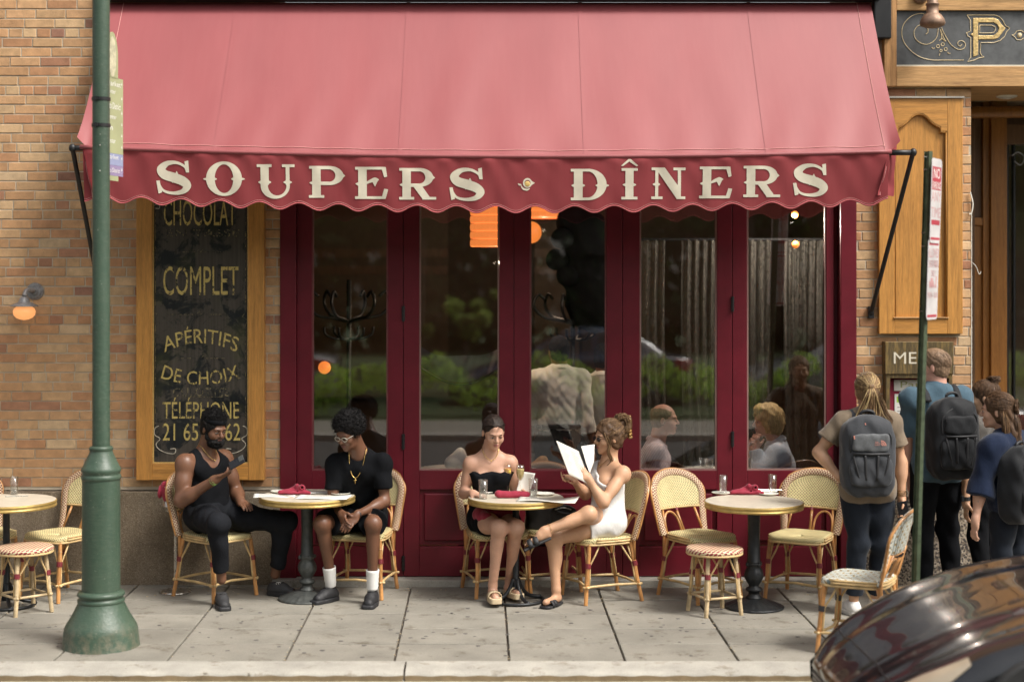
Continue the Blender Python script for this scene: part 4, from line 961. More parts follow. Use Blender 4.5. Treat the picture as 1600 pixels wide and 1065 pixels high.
for ch, pl_, pr_, pt_, pb_ in (('S', 244, 298.5, 252, 303.5), ('O', 318, 382, 254, 304.5), ('U', 401.5, 462.5, 257, 308.5), ('P', 483, 539, 259.5, 309), ('E', 555, 606.5, 261, 310.8), ('R', 624, 681.5, 262.7, 311.8), ('S', 702, 757.3, 263.2, 313.5),
                               ('D', 892, 952, 264, 312.8), ('I', 971.5, 995, 263, 311.6), ('N', 1018, 1071, 262, 311), ('E', 1093.5, 1144.5, 260.5, 309.8), ('R', 1162, 1219.5, 259.3, 308), ('S', 1239, 1294.5, 256.8, 306.7)):
    if ch not in gc: gc[ch] = glyph(ch)
    (vs, fs), w = gc[ch]; x0, x1, z0, z1 = FX(pl_), FX(pr_), FZ(pb_), FZ(pt_); out = []
    for a, b in vs:
        x = x0+a/w*(x1-x0); z = z0+b*(z1-z0); zt_, zb_ = barz(x)-.012, hem(x); tt = max(0, min(1, (z-zt_)/(zb_-zt_))); out.append((x, vfold(x, tt)-.0035, z))
    MB().add(out, fs).build('painted_letter', M['letter'], aw, world=True, smooth=True)
g = G2(1.6, 1.2, .03); g.U(g.ell(.9, .62, .42, .36)); g.U(g.poly([(1.15, .85), (1.6, .62), (1.15, .40)])); g.D(g.ell(.9, .62, .28, .22)); g.U(g.stroke([(.3, .42), (.5, .2), (.85, .12), (1.1, .2)], [.03, .07, .07, .03])); g.U(g.stroke([(.02, .58), (.15, .5), (.3, .5)], [.02, .07, .04]))
vs, fs = g.geo(); out = []
for a, b in vs:
    x = FX(809)+a/1.6*(FX(836)-FX(809)); z = FZ(299)+b*(FZ(278)-FZ(299)); tt = (z-barz(x))/(hem(x)-barz(x)); out.append((x, vfold(x, tt)-.0035, z))
MB().add(out, fs).build('painted_emblem', M['letter'], aw, world=True)
x = FX(824); z = FZ(287.3); MB().ell((x, vfold(x, .55)-.003, z), (.020, .004, .019)).build('emblem_centre', M['gold'], aw, world=True)

# ================================================================== INTERIOR seen through the glass
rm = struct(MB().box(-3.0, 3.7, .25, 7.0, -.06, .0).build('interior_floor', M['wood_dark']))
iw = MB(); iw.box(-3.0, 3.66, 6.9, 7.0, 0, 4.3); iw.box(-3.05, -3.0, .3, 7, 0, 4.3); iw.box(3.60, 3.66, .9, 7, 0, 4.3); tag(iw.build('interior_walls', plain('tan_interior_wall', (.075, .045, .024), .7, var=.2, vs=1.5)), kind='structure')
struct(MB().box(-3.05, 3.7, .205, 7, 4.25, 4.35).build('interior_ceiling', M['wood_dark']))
# ================================================================== STREET FURNITURE
pc = W(158, 1005, -2.02); pc.z = 0
sp = thing('lamp_post', 'thick green cast iron street post with a flared base standing near the kerb', 'street post', pc)
def PZ(py): return CAMZ-(py-VY)*(CAMD-2.02)/FPX
k_ = (CAMD-2.02)/FPX
prof = [(118/2, 1011.5), (116/2, 1009), (111/2, 985), (110/2, 981), (107/2, 976), (104/2, 973), (88/2, 960), (76/2, 948), (69/2, 940), (67.5/2, 936)]
MB().lathe([(r*k_*1.03, PZ(y)) for r, y in prof], (0, 0, 0), 48, mod=lambda th, f: 1+.006*math.sin(th*9+f*7)*(f < .3)).build('base', M['green'], sp, smooth='auto')
prof = [(67/2, 941.5), (71/2, 940), (73/2, 937.5), (72/2, 934.5), (68/2, 933), (67/2, 932), (70/2, 930), (74/2, 928), (73/2, 925), (68/2, 922.5), (60/2, 921)]
MB().lathe([(r*k_, PZ(y)) for r, y in prof], (0, 0, 0), 48).build('ring', M['green'], sp, smooth=True)
MB().lathe([(59/2*k_, PZ(922)), (58.5/2*k_, PZ(748))], (0, 0, 0), 48).build('column', M['green'], sp, smooth='auto')
prof = [(58/2, 749), (61/2, 747.5), (62/2, 745), (61/2, 742), (58.5/2, 740.5), (58.5/2, 738), (61/2, 736), (62/2, 733), (60/2, 730), (56/2, 727.5), (36/2, 706), (35/2, 704), (37/2, 702), (37/2, 699), (34/2, 697), (27/2, 696)]
MB().lathe([(r*k_, PZ(y)) for r, y in prof], (0, 0, 0), 48).build('collar', M['green'], sp, smooth='auto')
MB().lathe([(27.4/2*k_, PZ(697)), (27/2*k_, PZ(350)), (26.5/2*k_, PZ(-500))], (0, 0, 0), 40).build('shaft', M['green'], sp, smooth='auto')
for y_ in (155, 196):
    m = MB(); m.lathe([(.0575, -.010), (.0595, -.010), (.0595, .010), (.0575, .010)], (0, 0, PZ(y_)), 32); m.obox((-.018, -.061, PZ(y_)), (.012, 0, 0), (0, .006, 0), (0, 0, .012)); m.build('strap', M['blackmetal'], sp)
for y_ in (228, 268): MB().ell((.006, -.0565, PZ(y_)), (.004, .004, .004), 8, 5).build('rivet', M['silver'], sp)
# directory board seen nearly edge-on
bc = Vector((pc.x+.036, -2.03, 0)); ang = R(72)
bp = thing('directory_board', 'narrow green street directory board with rounded crest strapped to the green post', 'sign', (bc.x, bc.y, PZ(170)))
ex = Vector((math.cos(ang)*-1, -math.sin(ang)*1, 0)); ex = Vector((.24, .97, 0)).normalized(); en_ = Vector((-ex.y*-1, ex.x*-1, 0)); en_ = Vector((-ex.y, ex.x, 0))*-1
def bpt(u, zz, off=0):
    # u across the board (0 at the post, .30 m outwards towards the street)
    p = Vector((bc.x-.006, -2.03, 0))+ex*u+en_*off; return (p.x, p.y, zz)
def bslab(nm, u0, u1, z0, z1, m, o0=-.003, o1=.003):
    mm = MB(); P = [bpt(u0, z0, o0), bpt(u1, z0, o0), bpt(u1, z0, o1), bpt(u0, z0, o1), bpt(u0, z1, o0), bpt(u1, z1, o0), bpt(u1, z1, o1), bpt(u0, z1, o1)]
    mm.add(P, [(0, 3, 2, 1), (4, 5, 6, 7), (0, 1, 5, 4), (1, 2, 6, 5), (2, 3, 7, 6), (3, 0, 4, 7)]); return mm.build(nm, m, bp, world=True)
gs = plain('olive_sign_paint', (.34, .36, .20), .6, var=.08, bump=0)
bslab('panel', .0, .235, PZ(238), PZ(118), gs); bslab('blue_band', .0, .235, PZ(256)-.002, PZ(238)-.001, plain('lavender_blue_band', (.25, .28, .42), .6, bump=0))
bslab('violet_band', .0, .235, PZ(273), PZ(256)-.003, plain('violet_band', (.25, .20, .33), .6, bump=0)); bslab('tab', .02, .17, PZ(281), PZ(273)-.001, gs)
mm = MB(); pts = [(.02, PZ(120))]+[(.09+.075*math.cos(a), PZ(88)+ (PZ(47)-PZ(88))*max(0, math.sin(a))) for a in [math.pi-k*math.pi/14 for k in range(15)]]+[(.165, PZ(120))]
n_ = len(pts); mm.add([bpt(u, z, -.003) for u, z in pts]+[bpt(u, z, .003) for u, z in pts], [tuple(range(n_)), tuple(reversed(range(n_, 2*n_)))]+[(i, (i+1) % n_, (i+1) % n_+n_, i+n_) for i in range(n_)]); mm.build('crest_panel', gs, bp, world=True)
mm = MB(); pts = [(.09+.05*math.cos(a), PZ(86)+.13*math.sin(a)) for a in [k*math.pi/10 for k in range(20)]]
for off in (-.0036, .0036): mm.add([bpt(u, z, off) for u, z in pts], [tuple(range(20))])
mm.build('crest_oval', plain('crest_pale', (.48, .46, .32), .6, var=.3, vs=30, bump=0), bp, world=True)
mm = MB()
for txt, z0, z1, u1 in (("Market", PZ(132), PZ(124), .19), ("Center", PZ(144), PZ(137), .12), ("Arts District", PZ(168), PZ(158), .19), ("Center", PZ(184), PZ(177), .13), ("on", PZ(202), PZ(196), .08), ("Center", PZ(222), PZ(214), .12), ("Market", PZ(247), PZ(240), .16), ("Arts District", PZ(268), PZ(261), .18)):
    for off, fl in ((-.0040, 0), (.0040, 0)): text_on(mm, txt, lambda u, v, z0=z0, off=off: bpt(.01+u, z0+v, off), u1, z1-z0)
for z in (126, 149, 172, 190, 208, 226, 244, 262):
    for off in (-.0040, .0040): mm.add([bpt(.215, PZ(z-3), off), bpt(.222, PZ(z+2), off), bpt(.208, PZ(z+2), off)], [(0, 1, 2)]); mm.add([bpt(.2145, PZ(z+7), off), bpt(.2155, PZ(z+7), off), bpt(.2155, PZ(z), off), bpt(.2145, PZ(z), off)], [(0, 1, 2, 3)])
mm.build('white_lettering', M['paper_w'], bp, world=True)
bslab('bracket', -.0, .03, PZ(208), PZ(152), plain('red_bracket', (.25, .06, .06), .5), -.012, -.004)

# leaning U-channel post with two parking signs
pb_ = Vector(W(1426, 1036, -2.44)); pb_.z = 0; pt_top = W(1450, 237, -2.40)
pp = thing('sign_post', 'leaning green U-channel sign post at the kerb with two parking signs', 'sign post', (pb_.x, pb_.y, 0))
ax = (pt_top-pb_); L = ax.length; az_ = ax.normalized(); sx_ = Vector((1, .25, 0)).normalized(); sy_ = az_.cross(sx_).normalized(); sx_ = sy_.cross(az_)*.74
def chan(poly, nm, m, z0=0, z1=1):
    mm = MB(); P = []
    for t in (z0, z1):
        for a, b in poly: P.append(pb_+az_*(L*t)+sx_*a+sy_*b)
    n = len(poly); mm.add(P, [(i, (i+1) % n, n+(i+1) % n, n+i) for i in range(n)]+[tuple(reversed(range(n))), tuple(range(n, 2*n))]); return mm.build(nm, m, pp, world=True)
pgreen = plain('worn_green_channel', (.075, .10, .055), .55, .3, var=.4, vs=18, bump=.3)
chan([(-.035, .0), (-.020, .004), (-.013, -.030), (.013, -.030), (.020, .004), (.035, .0), (.035, -.004), (.024, -.001), (.016, -.036), (-.016, -.036), (-.024, -.001), (-.035, -.004)], 'channel', pgreen)
chan([(.020, -.003), (.036, -.003), (.036, -.006), (.020, -.006)], 'flange', plain('pale_green_flange', (.24, .30, .20), .5, .3, var=.3), 0, .80)
sgn_x = Vector((.52, .854, 0)).normalized()
sgn_n = Vector((-.854, .52, 0)).normalized()*-1
def sign(z0, z1, w, off, label):
    c0 = pb_+az_*L*((z0+z1)/2/ax.z)+Vector((off, -.04, 0)); h = (z1-z0)/2; mm = MB(); r = .03
    out = []
    for cx, cz, a0_ in ((w/2-r, h-r, 0), (-w/2+r, h-r, 90), (-w/2+r, -h+r, 180), (w/2-r, -h+r, 270)):
        for k in range(5): a = R(a0_+k*22.5); out.append((cx+r*math.cos(a), cz+r*math.sin(a)))
    n = len(out); lean = Vector((ax.x/ax.z, ax.y/ax.z, 1))
    f = lambda u, v, o: tuple(c0+sgn_x*u+lean*v+sgn_n*o)
    mm.add([f(u, v, -.0015) for u, v in out]+[f(u, v, .0015) for u, v in out], [tuple(range(n)), tuple(reversed(range(n, 2*n)))]+[(i, (i+1) % n, (i+1) % n+n, i+n) for i in range(n)])
    o = mm.build('parking_sign', plain('white_sign_face', (.58, .55, .54), .4, bump=0), pp, world=True); o['label'] = label; return o, f, h
redp = plain('red_sign_print', (.42, .05, .07), .5, bump=0); redf = plain('faded_red_print', (.55, .30, .30), .5, bump=0)
def rectm(mm, f, u0, u1, v0, v1, o=.0022):
    for s_ in (1, -1): mm.add([f(u0, v0, o*s_), f(u1, v0, o*s_), f(u1, v1, o*s_), f(u0, v1, o*s_)], [(0, 1, 2, 3)])
def txt2(mm, f, t, u0, u1, v0, v1): 
    for s_ in (1, -1): text_on(mm, t, lambda u, v: f(u0+u, v0+v, .0022*s_), u1-u0, v1-v0)
yy = -2.44
def SZ(py): return CAMZ-(py-VY)*(CAMD+yy)/FPX
o, f, h = sign(SZ(380), SZ(248), .22, .045, 'upper parking sign with a red block at its top'); mm = MB()
rectm(mm, f, -.095, .095, h-.19, h-.05); rectm(mm, f, -.10, .10, -h+.02, -h+.035); rectm(mm, f, -.09, .09, -h+.11, -h+.14); mm.build('red_print', redp, pp, world=True)
mm = MB(); txt2(mm, f, "ANY", -.10, .10, -.005, .055); txt2(mm, f, "TIME", -.10, .10, -.10, -.04); mm.build('lettering', redf, pp, world=True)
mm = MB(); txt2(mm, f, "NO", -.08, .08, h-.11, h-.06) if 0 else [text_on(mm, "NO", lambda u, v, s_=s_: f(-.07+u, h-.12+v, .003*s_), .14, .06) for s_ in (1, -1)]; [text_on(mm, "PARKING", lambda u, v, s_=s_: f(-.085+u, h-.185+v, .003*s_), .17, .045) for s_ in (1, -1)]; mm.build('lettering', M['paper_w'], pp, world=True)
yy = -2.44
o, f, h = sign(SZ(499), SZ(374), .235, .04, 'lower white parking sign with faded red print'); mm = MB()
rectm(mm, f, -.10, .10, h-.035, h-.02); rectm(mm, f, -.10, .10, -h+.015, -h+.03); mm.build('red_print', redp, pp, world=True)
mm = MB(); txt2(mm, f, "ALLOWED", -.11, .11, h-.11, h-.055); txt2(mm, f, "2 HOUR PARKING", -.105, .105, h-.17, h-.125); txt2(mm, f, "ONLY", -.05, .05, h-.225, h-.185); txt2(mm, f, "MON - SUN", -.10, .10, -h+.13, -h+.165)
txt2(mm, f, "KIOSK", -.08, .08, -h+.19, -h+.215); rectm(mm, f, -.08, .02, -.045, -.01); rectm(mm, f, -.05, .0, -.01, .01); rectm(mm, f, .06, .08, -.05, .02); mm.build('lettering', redf, pp, world=True)
mm = MB()
for py_ in (245, 265, 364, 385, 486):
    q = pb_+az_*(L*(SZ(py_)/ax.z)); mm.tube([q+sx_*-.052+sy_*-.02, q+sx_*-.02+sy_*-.02], .004, 6)
mm.build('bolts', M['silver'], pp, world=True); pp.children[-1]['kind'] = 'stuff'


for _r in (bp, pp):
    for _c in _r.children:
        if 'lettering' in _c.name or 'print' in _c.name: _c['kind'] = 'stuff'
# ================================================================== BISTRO CHAIRS (local frame: the sitter faces -Y)
def seat_hw(y):      # half width of the seat at depth y
    return .215-.03*(y+.21)/.42
def back_pt(x, z, off=0):
    t = max(0, (z-.44)); return Vector((x, .175+.26*t+.045*(1-(x/.23)**2)*min(1, t*5)+off, z))
def back_path(n=44, top=.875, w0=.195, w1=.228, hk=.72):
    P = []
    for k in range(n+1):
        s = k/n
        if s < .3: q = s/.3; P.append((-(w0+(w1-w0)*q), .445+(hk-.445)*q))
        elif s <= .7: a = math.pi*(1-(s-.3)/.4); P.append((w1*math.cos(a), hk+(top-hk)*(math.sin(a)**.85)))
        else: q = 1-(s-.7)/.3; P.append(((w0+(w1-w0)*q), .445+(hk-.445)*q))
    return P
def seat_outline(n=40, ex=4.5, sx=1, sy=1, front=0):
    out = []
    for k in range(n):
        a = 2*math.pi*k/n; c, s = math.cos(a), math.sin(a); y = .205*sy*math.copysign(abs(s)**(2/ex), s); hw = seat_hw(y)*sx
        out.append((hw*math.copysign(abs(c)**(2/ex), c), y))
    return out
def leg_parts(t, a, b, mats, inner, wrapz=.275):
    """a = foot point, b = top point; inner = directions of the two braces"""
    a, b = Vector(a), Vector(b); P = lambda z: a+(b-a)*(z/b.z)
    m = MB(); pts = [P(z)+Vector((math.sin(z*21+a.x*9)*.0015, math.cos(z*17)*.0015, 0)) for z in [i*b.z/10 for i in range(11)]]
    m.tube(pts, [.0145, .0150, .0148, .0155, .0148, .0150, .0152, .0148, .0150, .0146, .0145], 9)
    for z in (.15, .36): m.tube([P(z-.004), P(z), P(z+.004)], [.0148, .0168, .0148], 9, cap=False)
    leg = m.build('leg', mats[0], t, smooth='auto')
    m = MB()
    for d in inner:
        d = Vector(d); q = P(wrapz+.005)+d.normalized()*.016; top = Vector((b.x, b.y, b.z))+d
        m.tube([P(.12)+d.normalized()*.020, P(.2)+d.normalized()*.019, q, q+(top-q)*.5+d.normalized()*.004, top], .0068, 6)
    m.build('brace', mats[1], leg, smooth=True)
    m = MB(); m.tube([P(wrapz-.017), P(wrapz+.017)], .0215, 10); m.build('binding', mats[2], leg, smooth='auto')
    return leg
def make_chair(name, label, mats=None, panel='dots', band='check', flip=1, back_open=False):
    mats = mats or (M['bamboo'], M['bamboo_pale'], M['wrap'])
    t = thing(name, label, 'chair')
    # woven seat, slightly domed, its front edge rolled over
    n = 44; m = MB(); o = seat_outline(n); zs = [(.93, .426), (.985, .428), (1.0, .438), (1.0, .456), (.975, .465), (.90, .468), (.6, .465), (.3, .462), (.02, .461)]
    for i, (s, z) in enumerate(zs):
        for x, y in o:
            dz = -.010*(max(0, -y-.1)/.1)**2 if z > .43 else -.004*(y < -.15)
            m.v.append((x*s, y*s, z+dz-.006*(1-s)*(i > 4)))
    for i in range(len(zs)-1):
        for k in range(n): k2 = (k+1) % n; m.f.append((i*n+k, i*n+k2, (i+1)*n+k2, (i+1)*n+k))
    m.f.append(tuple(reversed(range(n))))
    m.build('seat', M[panel], t, smooth=True, uvfn=lambda p: (p[0]+.5, p[1]+(p[2]-.46)*1.0+.5))
    # cane rim round the sides of the seat
    m = MB(); rim = [(x*1.015, y*1.01, .440) for x, y in o]; side_r = [p for p in rim if p[1] > -.12]
    ordr = sorted(side_r, key=lambda p: math.atan2(p[1]+.3, p[0])); m.tube(ordr, .0085, 7); m.tube([(x, y, z+.016) for x, y, z in ordr], .007, 7); m.tube([(x*.98, y*.98, .421) for x, y, z in rim], .008, 7, closed=True); m.build('seat_rim', mats[1], t, smooth=True)
    # back: check band, cream panel, outer cane
    path = back_path(); P = [back_pt(x, z) for x, z in path]
    m = MB(); base = 0; prev = None; L = 0; uv = {}; seg = 10
    for i, p in enumerate(P):
        tn = (P[min(i+1, len(P)-1)]-P[max(i-1, 0)]).normalized(); nrm = Vector((0, -1, .25)); nrm = (nrm-tn*nrm.dot(tn)).normalized(); side_ = tn.cross(nrm)
        if i: L += (p-P[i-1]).length
        for k in range(seg+1):
            th = 2*math.pi*k/seg; q = p+side_*math.cos(th)*.028+nrm*math.sin(th)*.013; m.v.append(tuple(q)); uv[len(m.v)-1] = (L, .028*4.2*k/seg)
    for i in range(len(P)-1):
        for k in range(seg): a = i*(seg+1)+k; m.f.append((a, a+1, a+seg+2, a+seg+1))
    m.uv = uv; m.build('back_band', M[band], t, smooth=True)
    def inner_hw(z):
        if z <= .72: return .195+.033*(z-.445)/.275-.012
        v = min(1, max(0, (z-.72)/(.875-.72-.006))); return (.228)*math.sqrt(max(0, 1-v**2.25))-.008
    zb_p, zt_p = .625, .862
    def pf(u, v):
        z = zb_p+(zt_p-zb_p)*v; hw = max(.002, inner_hw(z)); x = (2*u-1)*hw; return back_pt(x, z+.010*(1-abs(2*u-1))*(1-v)*0, -.002)
    for off, nm in ((0, 'back_panel'),):
        m = MB(); m.grid(pf, 14, 14, uvf=lambda u, v: ((2*u-1)*.21+ .5, (zb_p+(zt_p-zb_p)*v))); m.build(nm, M[panel], t, smooth=True, thick=.008)
    m = MB(); m.tube([back_pt((k/12*2-1)*inner_hw(zb_p), zb_p, -.003) for k in range(13)], .008, 8); m.build('panel_edge', mats[1] if panel == 'dots' else mats[0], t, smooth=True)
    fr = MB(); q = [back_pt(x*1.12, z+(.024 if abs(x) < .2 and z > .72 else 0)*(z-.72)/.155 if z > .72 else z, .012) for x, z in path]
    fr.tube(q, .0095, 8); fr.build('back_frame', mats[0], t, smooth=True)
    for sx in (-1, 1):
        m = MB(); m.tube([(sx*.185, .19, .30), back_pt(sx*.19, .46, .004), back_pt(sx*.205, .64, .006)], .0115, 8); o_ = m.build('back_post', mats[0], t, smooth=True)
        m = MB(); m.tube([back_pt(sx*.178, .455, 0), back_pt(sx*.150, .63, .004)], .0095, 8); m.build('spindle', mats[0], t, smooth=True)
    m = MB(); m.tube([back_pt(-.0, .455), back_pt(-.012, .63, .004)], .0105, 8); o_ = m.build('spindle', mats[0], t, smooth=True)
    MB().tube([back_pt(-.011, .60, .0), back_pt(-.012, .628, .004)], .0135, 8).build('binding', mats[2], o_)
    m = MB(); x0, x1 = sorted((flip*.02, flip*.165)); m.tube([back_pt(x0+(x1-x0)*(1-math.cos(math.pi*k/16))/2, .455+.145*math.sin(math.pi*k/16)**.6) for k in range(17)], .0085, 8); m.build('hoop', mats[0], t, smooth=True)
    for sx in (-1, 1):
        leg_parts(t, (sx*.205, -.205, 0), (sx*.183, -.165, .425), mats, ((-sx*.075, 0, 0), (0, .085, 0)))
        leg_parts(t, (sx*.195, .245, 0), (sx*.172, .165, .425), mats, ((-sx*.075, 0, 0), (0, -.085, 0)))
    fz = .125; C = {(sx, sy): Vector((sx*.199, -.193, fz)) if sy < 0 else Vector((sx*.188, .221, fz)) for sx in (-1, 1) for sy in (-1, 1)}
    for a, b in (((-1, -1), (-1, 1)), ((1, -1), (1, 1)), ((-1, 1), (1, 1)), ((-1, -1), (1, -1))):
        p, q = C[a], C[b]; d = (q-p).normalized()*.03; mid = (p+q)/2+Vector((0, 0, .006))+(Vector((0, .035, 0)) if a[1] == b[1] == -1 else Vector((0, 0, 0)))
        m = MB(); m.tube([p-d, p, mid, q, q+d], .0095, 7); m.build('stretcher', mats[1], t, smooth=True)
    return t
def face(dx, dy): return math.atan2(dx, -dy)      # rotation that turns -Y towards (dx,dy)
GC = 'rattan bistro chairs with burgundy and cream checked edges'
c5 = make_chair('bistro_chair', 'empty bistro chair on the left side of the empty table, behind the stool', flip=-1)
def place(root, x, y, dx, dy, label=None, group=None):
    if label is None: root.location = (x, y, 0); root.rotation_euler = (0, 0, face(dx, dy)); root['group'] = group; return root
    return dup(root, (x, y, 0), face(dx, dy), label, group)
place(c5, 1.60, -.50, .55, -.83, None, GC)
c6 = make_chair('bistro_chair', 'empty bistro chair on the right side of the empty table, beside the ponytailed woman', flip=1)
place(c6, 2.335, -.50, -.50, -.86, None, GC)
place(c5, -1.93, -.445, .78, -.63, 'rattan bistro chair that the bearded man in a black tank top sits on', GC)
place(c6, -.87, -.36, -.22, -.97, 'rattan bistro chair that the young man in a black T-shirt sits on', GC)
place(c5, .115, -.315, .26, -.965, 'rattan bistro chair that the woman in a black strapless top sits on', GC)
place(c6, .86, -.53, -.93, -.36, 'rattan bistro chair that the woman in a white dress sits on', GC)
place(c6, -3.07, -.44, -.55, -.83, 'rattan bistro chair just left of the green street post', GC)
place(c5, -3.66, -.38, .62, -.78, 'rattan bistro chair cut off by the left edge of the photo, behind the table', GC)
bm = (M['bamboo'], M['bamboo_pale'], M['wrap_black'])
c7 = make_chair('bistro_chair', 'rattan chair with blue and white weave standing alone behind the dark car', bm, 'bluew', 'bluew', flip=1)
place(c7, 2.36, -2.12, -.88, .47, None, 'rattan bistro chairs')
tag(c7, group='blue and white rattan chairs')

def make_stool(label):
    t = thing('rattan_stool', label, 'stool', group='round red striped rattan stools'); mats = (M['bamboo_old'], M['bamboo_pale'], M['wrap'])
    MB().lathe([(.16, .418), (.187, .420), (.196, .430), (.198, .443), (.190, .455), (.165, .460), (.08, .462), (.004, .462)], (0, 0, 0), 36).build('seat', M['stoolw'], t, smooth=True, uvfn=lambda p: (p[0]+.5, p[1]+.5+(p[2]-.46)))
    m = MB(); m.tube([(.190*math.cos(k*math.pi/16), .190*math.sin(k*math.pi/16), .418) for k in range(32)], .009, 7, closed=True); m.build('seat_rim', mats[1], t, smooth=True)
    F = {}
    for k in range(4):
        a = math.pi/4+k*math.pi/2; c, s = math.cos(a), math.sin(a); b = Vector((.145*c, .145*s, .42)); f_ = Vector((.19*c, .19*s, 0)); F[k] = f_+(b-f_)*(.125/.42)
        tl, tr = Vector((-s, c, 0)), Vector((s, -c, 0)); leg_parts(t, f_, b, mats, (tl*.085-Vector((c, s, 0))*.02, tr*.085-Vector((c, s, 0))*.02))
    for k in range(4):
        p, q = F[k], F[(k+1) % 4]; d = (q-p).normalized()*.02; m = MB(); m.tube([p-d, q+d], .0095, 7); m.build('stretcher', mats[0], t, smooth=True)
    return t
s3 = make_stool('round rattan stool with red striped seat in front of the right-hand table'); s3.location = (1.62, -1.04, 0); s3.rotation_euler = (0, 0, .35)
dup(s3, (-3.17, -1.0, 0), .75, 'round rattan stool with red striped seat left of the green street post')

# ================================================================== TABLES
def make_table(label, kind, irn, loc):
    t = thing('bistro_table', label, 'table', loc, 0, 'round bistro tables with brass rims'); r = .345
    MB().lathe([(r-.006, .700), (r, .702), (r+.003, .712), (r-.001, .718), (r-.001, .727), (r+.003, .735), (r, .744), (r-.003, .746), (r-.008, .747)], (0, 0, 0), 64).build('brass_rim', M['brass'], t, smooth='auto')
    MB().lathe([(r-.004, .7465), (r-.009, .7485), (.01, .7485)], (0, 0, 0), 64).build('table_top', M['marble'], t)
    if kind == 'column':
        MB().lathe([(.075, .708), (.07, .70), (.048, .695), (.044, .66), (.040, .50), (.044, .33), (.05, .325), (.05, .315)], (0, 0, 0), 24, mod=lambda th, f: 1+.03*math.cos(th*12)*(f > .3)).build('column', irn, t, smooth=True)
        MB().lathe([(.05, .318), (.058, .308), (.050, .298), (.045, .285), (.058, .262), (.066, .235), (.062, .205), (.046, .175), (.036, .160), (.034, .148), (.052, .140), (.060, .128), (.052, .116), (.038, .110), (.040, .09), (.055, .075), (.06, .064)], (0, 0, 0), 32, mod=lambda th, f: 1+.05*math.cos(th*8)*(.2 < f < .6)).build('baluster', irn, t, smooth=True)
        for k in range(4):
            a = k*math.pi/2+.5; MB().ell((.058*math.cos(a), .058*math.sin(a), .305), (.012, .012, .016), 8, 6).build('boss', irn, t, smooth=True)
        MB().lathe([(.208, 0), (.212, .006), (.205, .014), (.190, .018), (.165, .030), (.12, .048), (.08, .060), (.06, .066)], (0, 0, 0), 96, mod=lambda th, f: 1+.022*math.cos(th*24)*(f > .15)*(f < .9)).build('base', irn, t, smooth=True)
    else:
        MB().lathe([(.09, .708), (.085, .70), (.028, .69), (.024, .68), (.024, .10), (.030, .09), (.034, .06), (.03, .04)], (0, 0, 0), 20).build('column', irn, t, smooth='auto')
        m = MB(); m.tube([(.20*math.cos(k*math.pi/20), .20*math.sin(k*math.pi/20), .012) for k in range(40)], .011, 8, closed=True); m.build('base_ring', irn, t, smooth=True)
        for k in range(4):
            a = k*math.pi/2+.45; c, s = math.cos(a), math.sin(a); m = MB(); m.tube(bez([(.02*c, .02*s, .16), (.045*c, .045*s, .10), (.09*c, .09*s, .045), (.15*c, .15*s, .022), (.20*c, .20*s, .018)], 5), [.016, .013, .012], 8) if 0 else m.tube(bez([(.02*c, .02*s, .16), (.045*c, .045*s, .10), (.09*c, .09*s, .045), (.15*c, .15*s, .022), (.20*c, .20*s, .018)], 5), .014, 8); m.build('foot', irn, t, smooth=True)
    return t
TB1 = Vector(((480-VX)*11.44/FPX, -.56, 0)); TB2 = Vector((.253, -.63, 0)); TB3 = Vector(((1178-VX)*11.15/FPX, -.85, 0)); TB0 = Vector(((10-VX)*11.2/FPX, -.8, 0))
make_table('round bistro table between the two seated men, on a grey cast iron column', 'column', M['iron'], TB1)
make_table('round bistro table between the two seated women, on a slim black post', 'post', M['iron_black'], TB2)
make_table('empty round bistro table at the right, on a black cast iron column', 'column', M['iron_black'], TB3)
make_table('round bistro table cut off by the left edge of the photo', 'post', M['iron_black'], TB0)
TZ = .7487
def tp(px, py, off=0):      # point on a table top seen at a pixel
    s = (CAMZ-TZ)/(py-VY); return Vector(((px-VX)*s, FPX*s-CAMD, TZ+off))
def plate(px, py, r, label, group='small white plates'):
    p = tp(px, py); return tag(MB().lathe([(r*.5, 0), (r*.62, .001), (r*.95, .010), (r, .014), (r*.97, .015), (r*.7, .007), (r*.55, .005), (.002, .005)], (0, 0, 0), 36).build('plate', M['ceramic'], None, smooth=True), label, 'plate', group), p
def tumbler(px, py, label, fill=.0, h=.125, r=.031, z=TZ, p=None):
    p = p or tp(px, py); t = thing('tumbler', label, 'glass', p, 0, 'clear glass tumblers on the tables')
    MB().lathe([(r*.72, 0), (r*.86, .002), (r, h), (r*.95, h), (r*.80, .014), (.002, .012)], (0, 0, 0), 24).build('glass', M['glass'], t, smooth=True)
    MB().lathe([(r*.79, .0015), (r*.80, .011), (.002, .011)], (0, 0, 0), 20).build('thick_bottom', M['water'], t, smooth=True)
    if fill: MB().lathe([(r*.79, .0145), (r*(.8+.15*fill), .0145+h*fill), (.002, .0145+h*fill)], (0, 0, 0), 20).build('water', M['water'], t, smooth=True)
    m = MB(); m.tube([(r*.975*math.cos(k*math.pi/12), r*.975*math.sin(k*math.pi/12), h) for k in range(24)], .0014, 4, closed=True); m.build('rim', M['glass'], t, smooth=True)
    return t
def put(op): op[0].location = op[1]
put(plate(1201, 773, .072, 'white plate on the right side of the empty table')); put(plate(1127, 771.5, .070, 'white plate on the left side of the empty table'))
put(plate(532, 772, .074, 'white plate on the men\'s table nearest the young man')); put(plate(437, 769, .070, 'white plate on the men\'s table nearest the bearded man')); put(plate(851, 773, .072, 'white plate on the women\'s table beside the right tumbler'))
tumbler(1130, 771, 'clear empty tumbler on the left of the empty table', h=.135); tumbler(1207, 770, 'clear empty tumbler on the right of the empty table', h=.135)
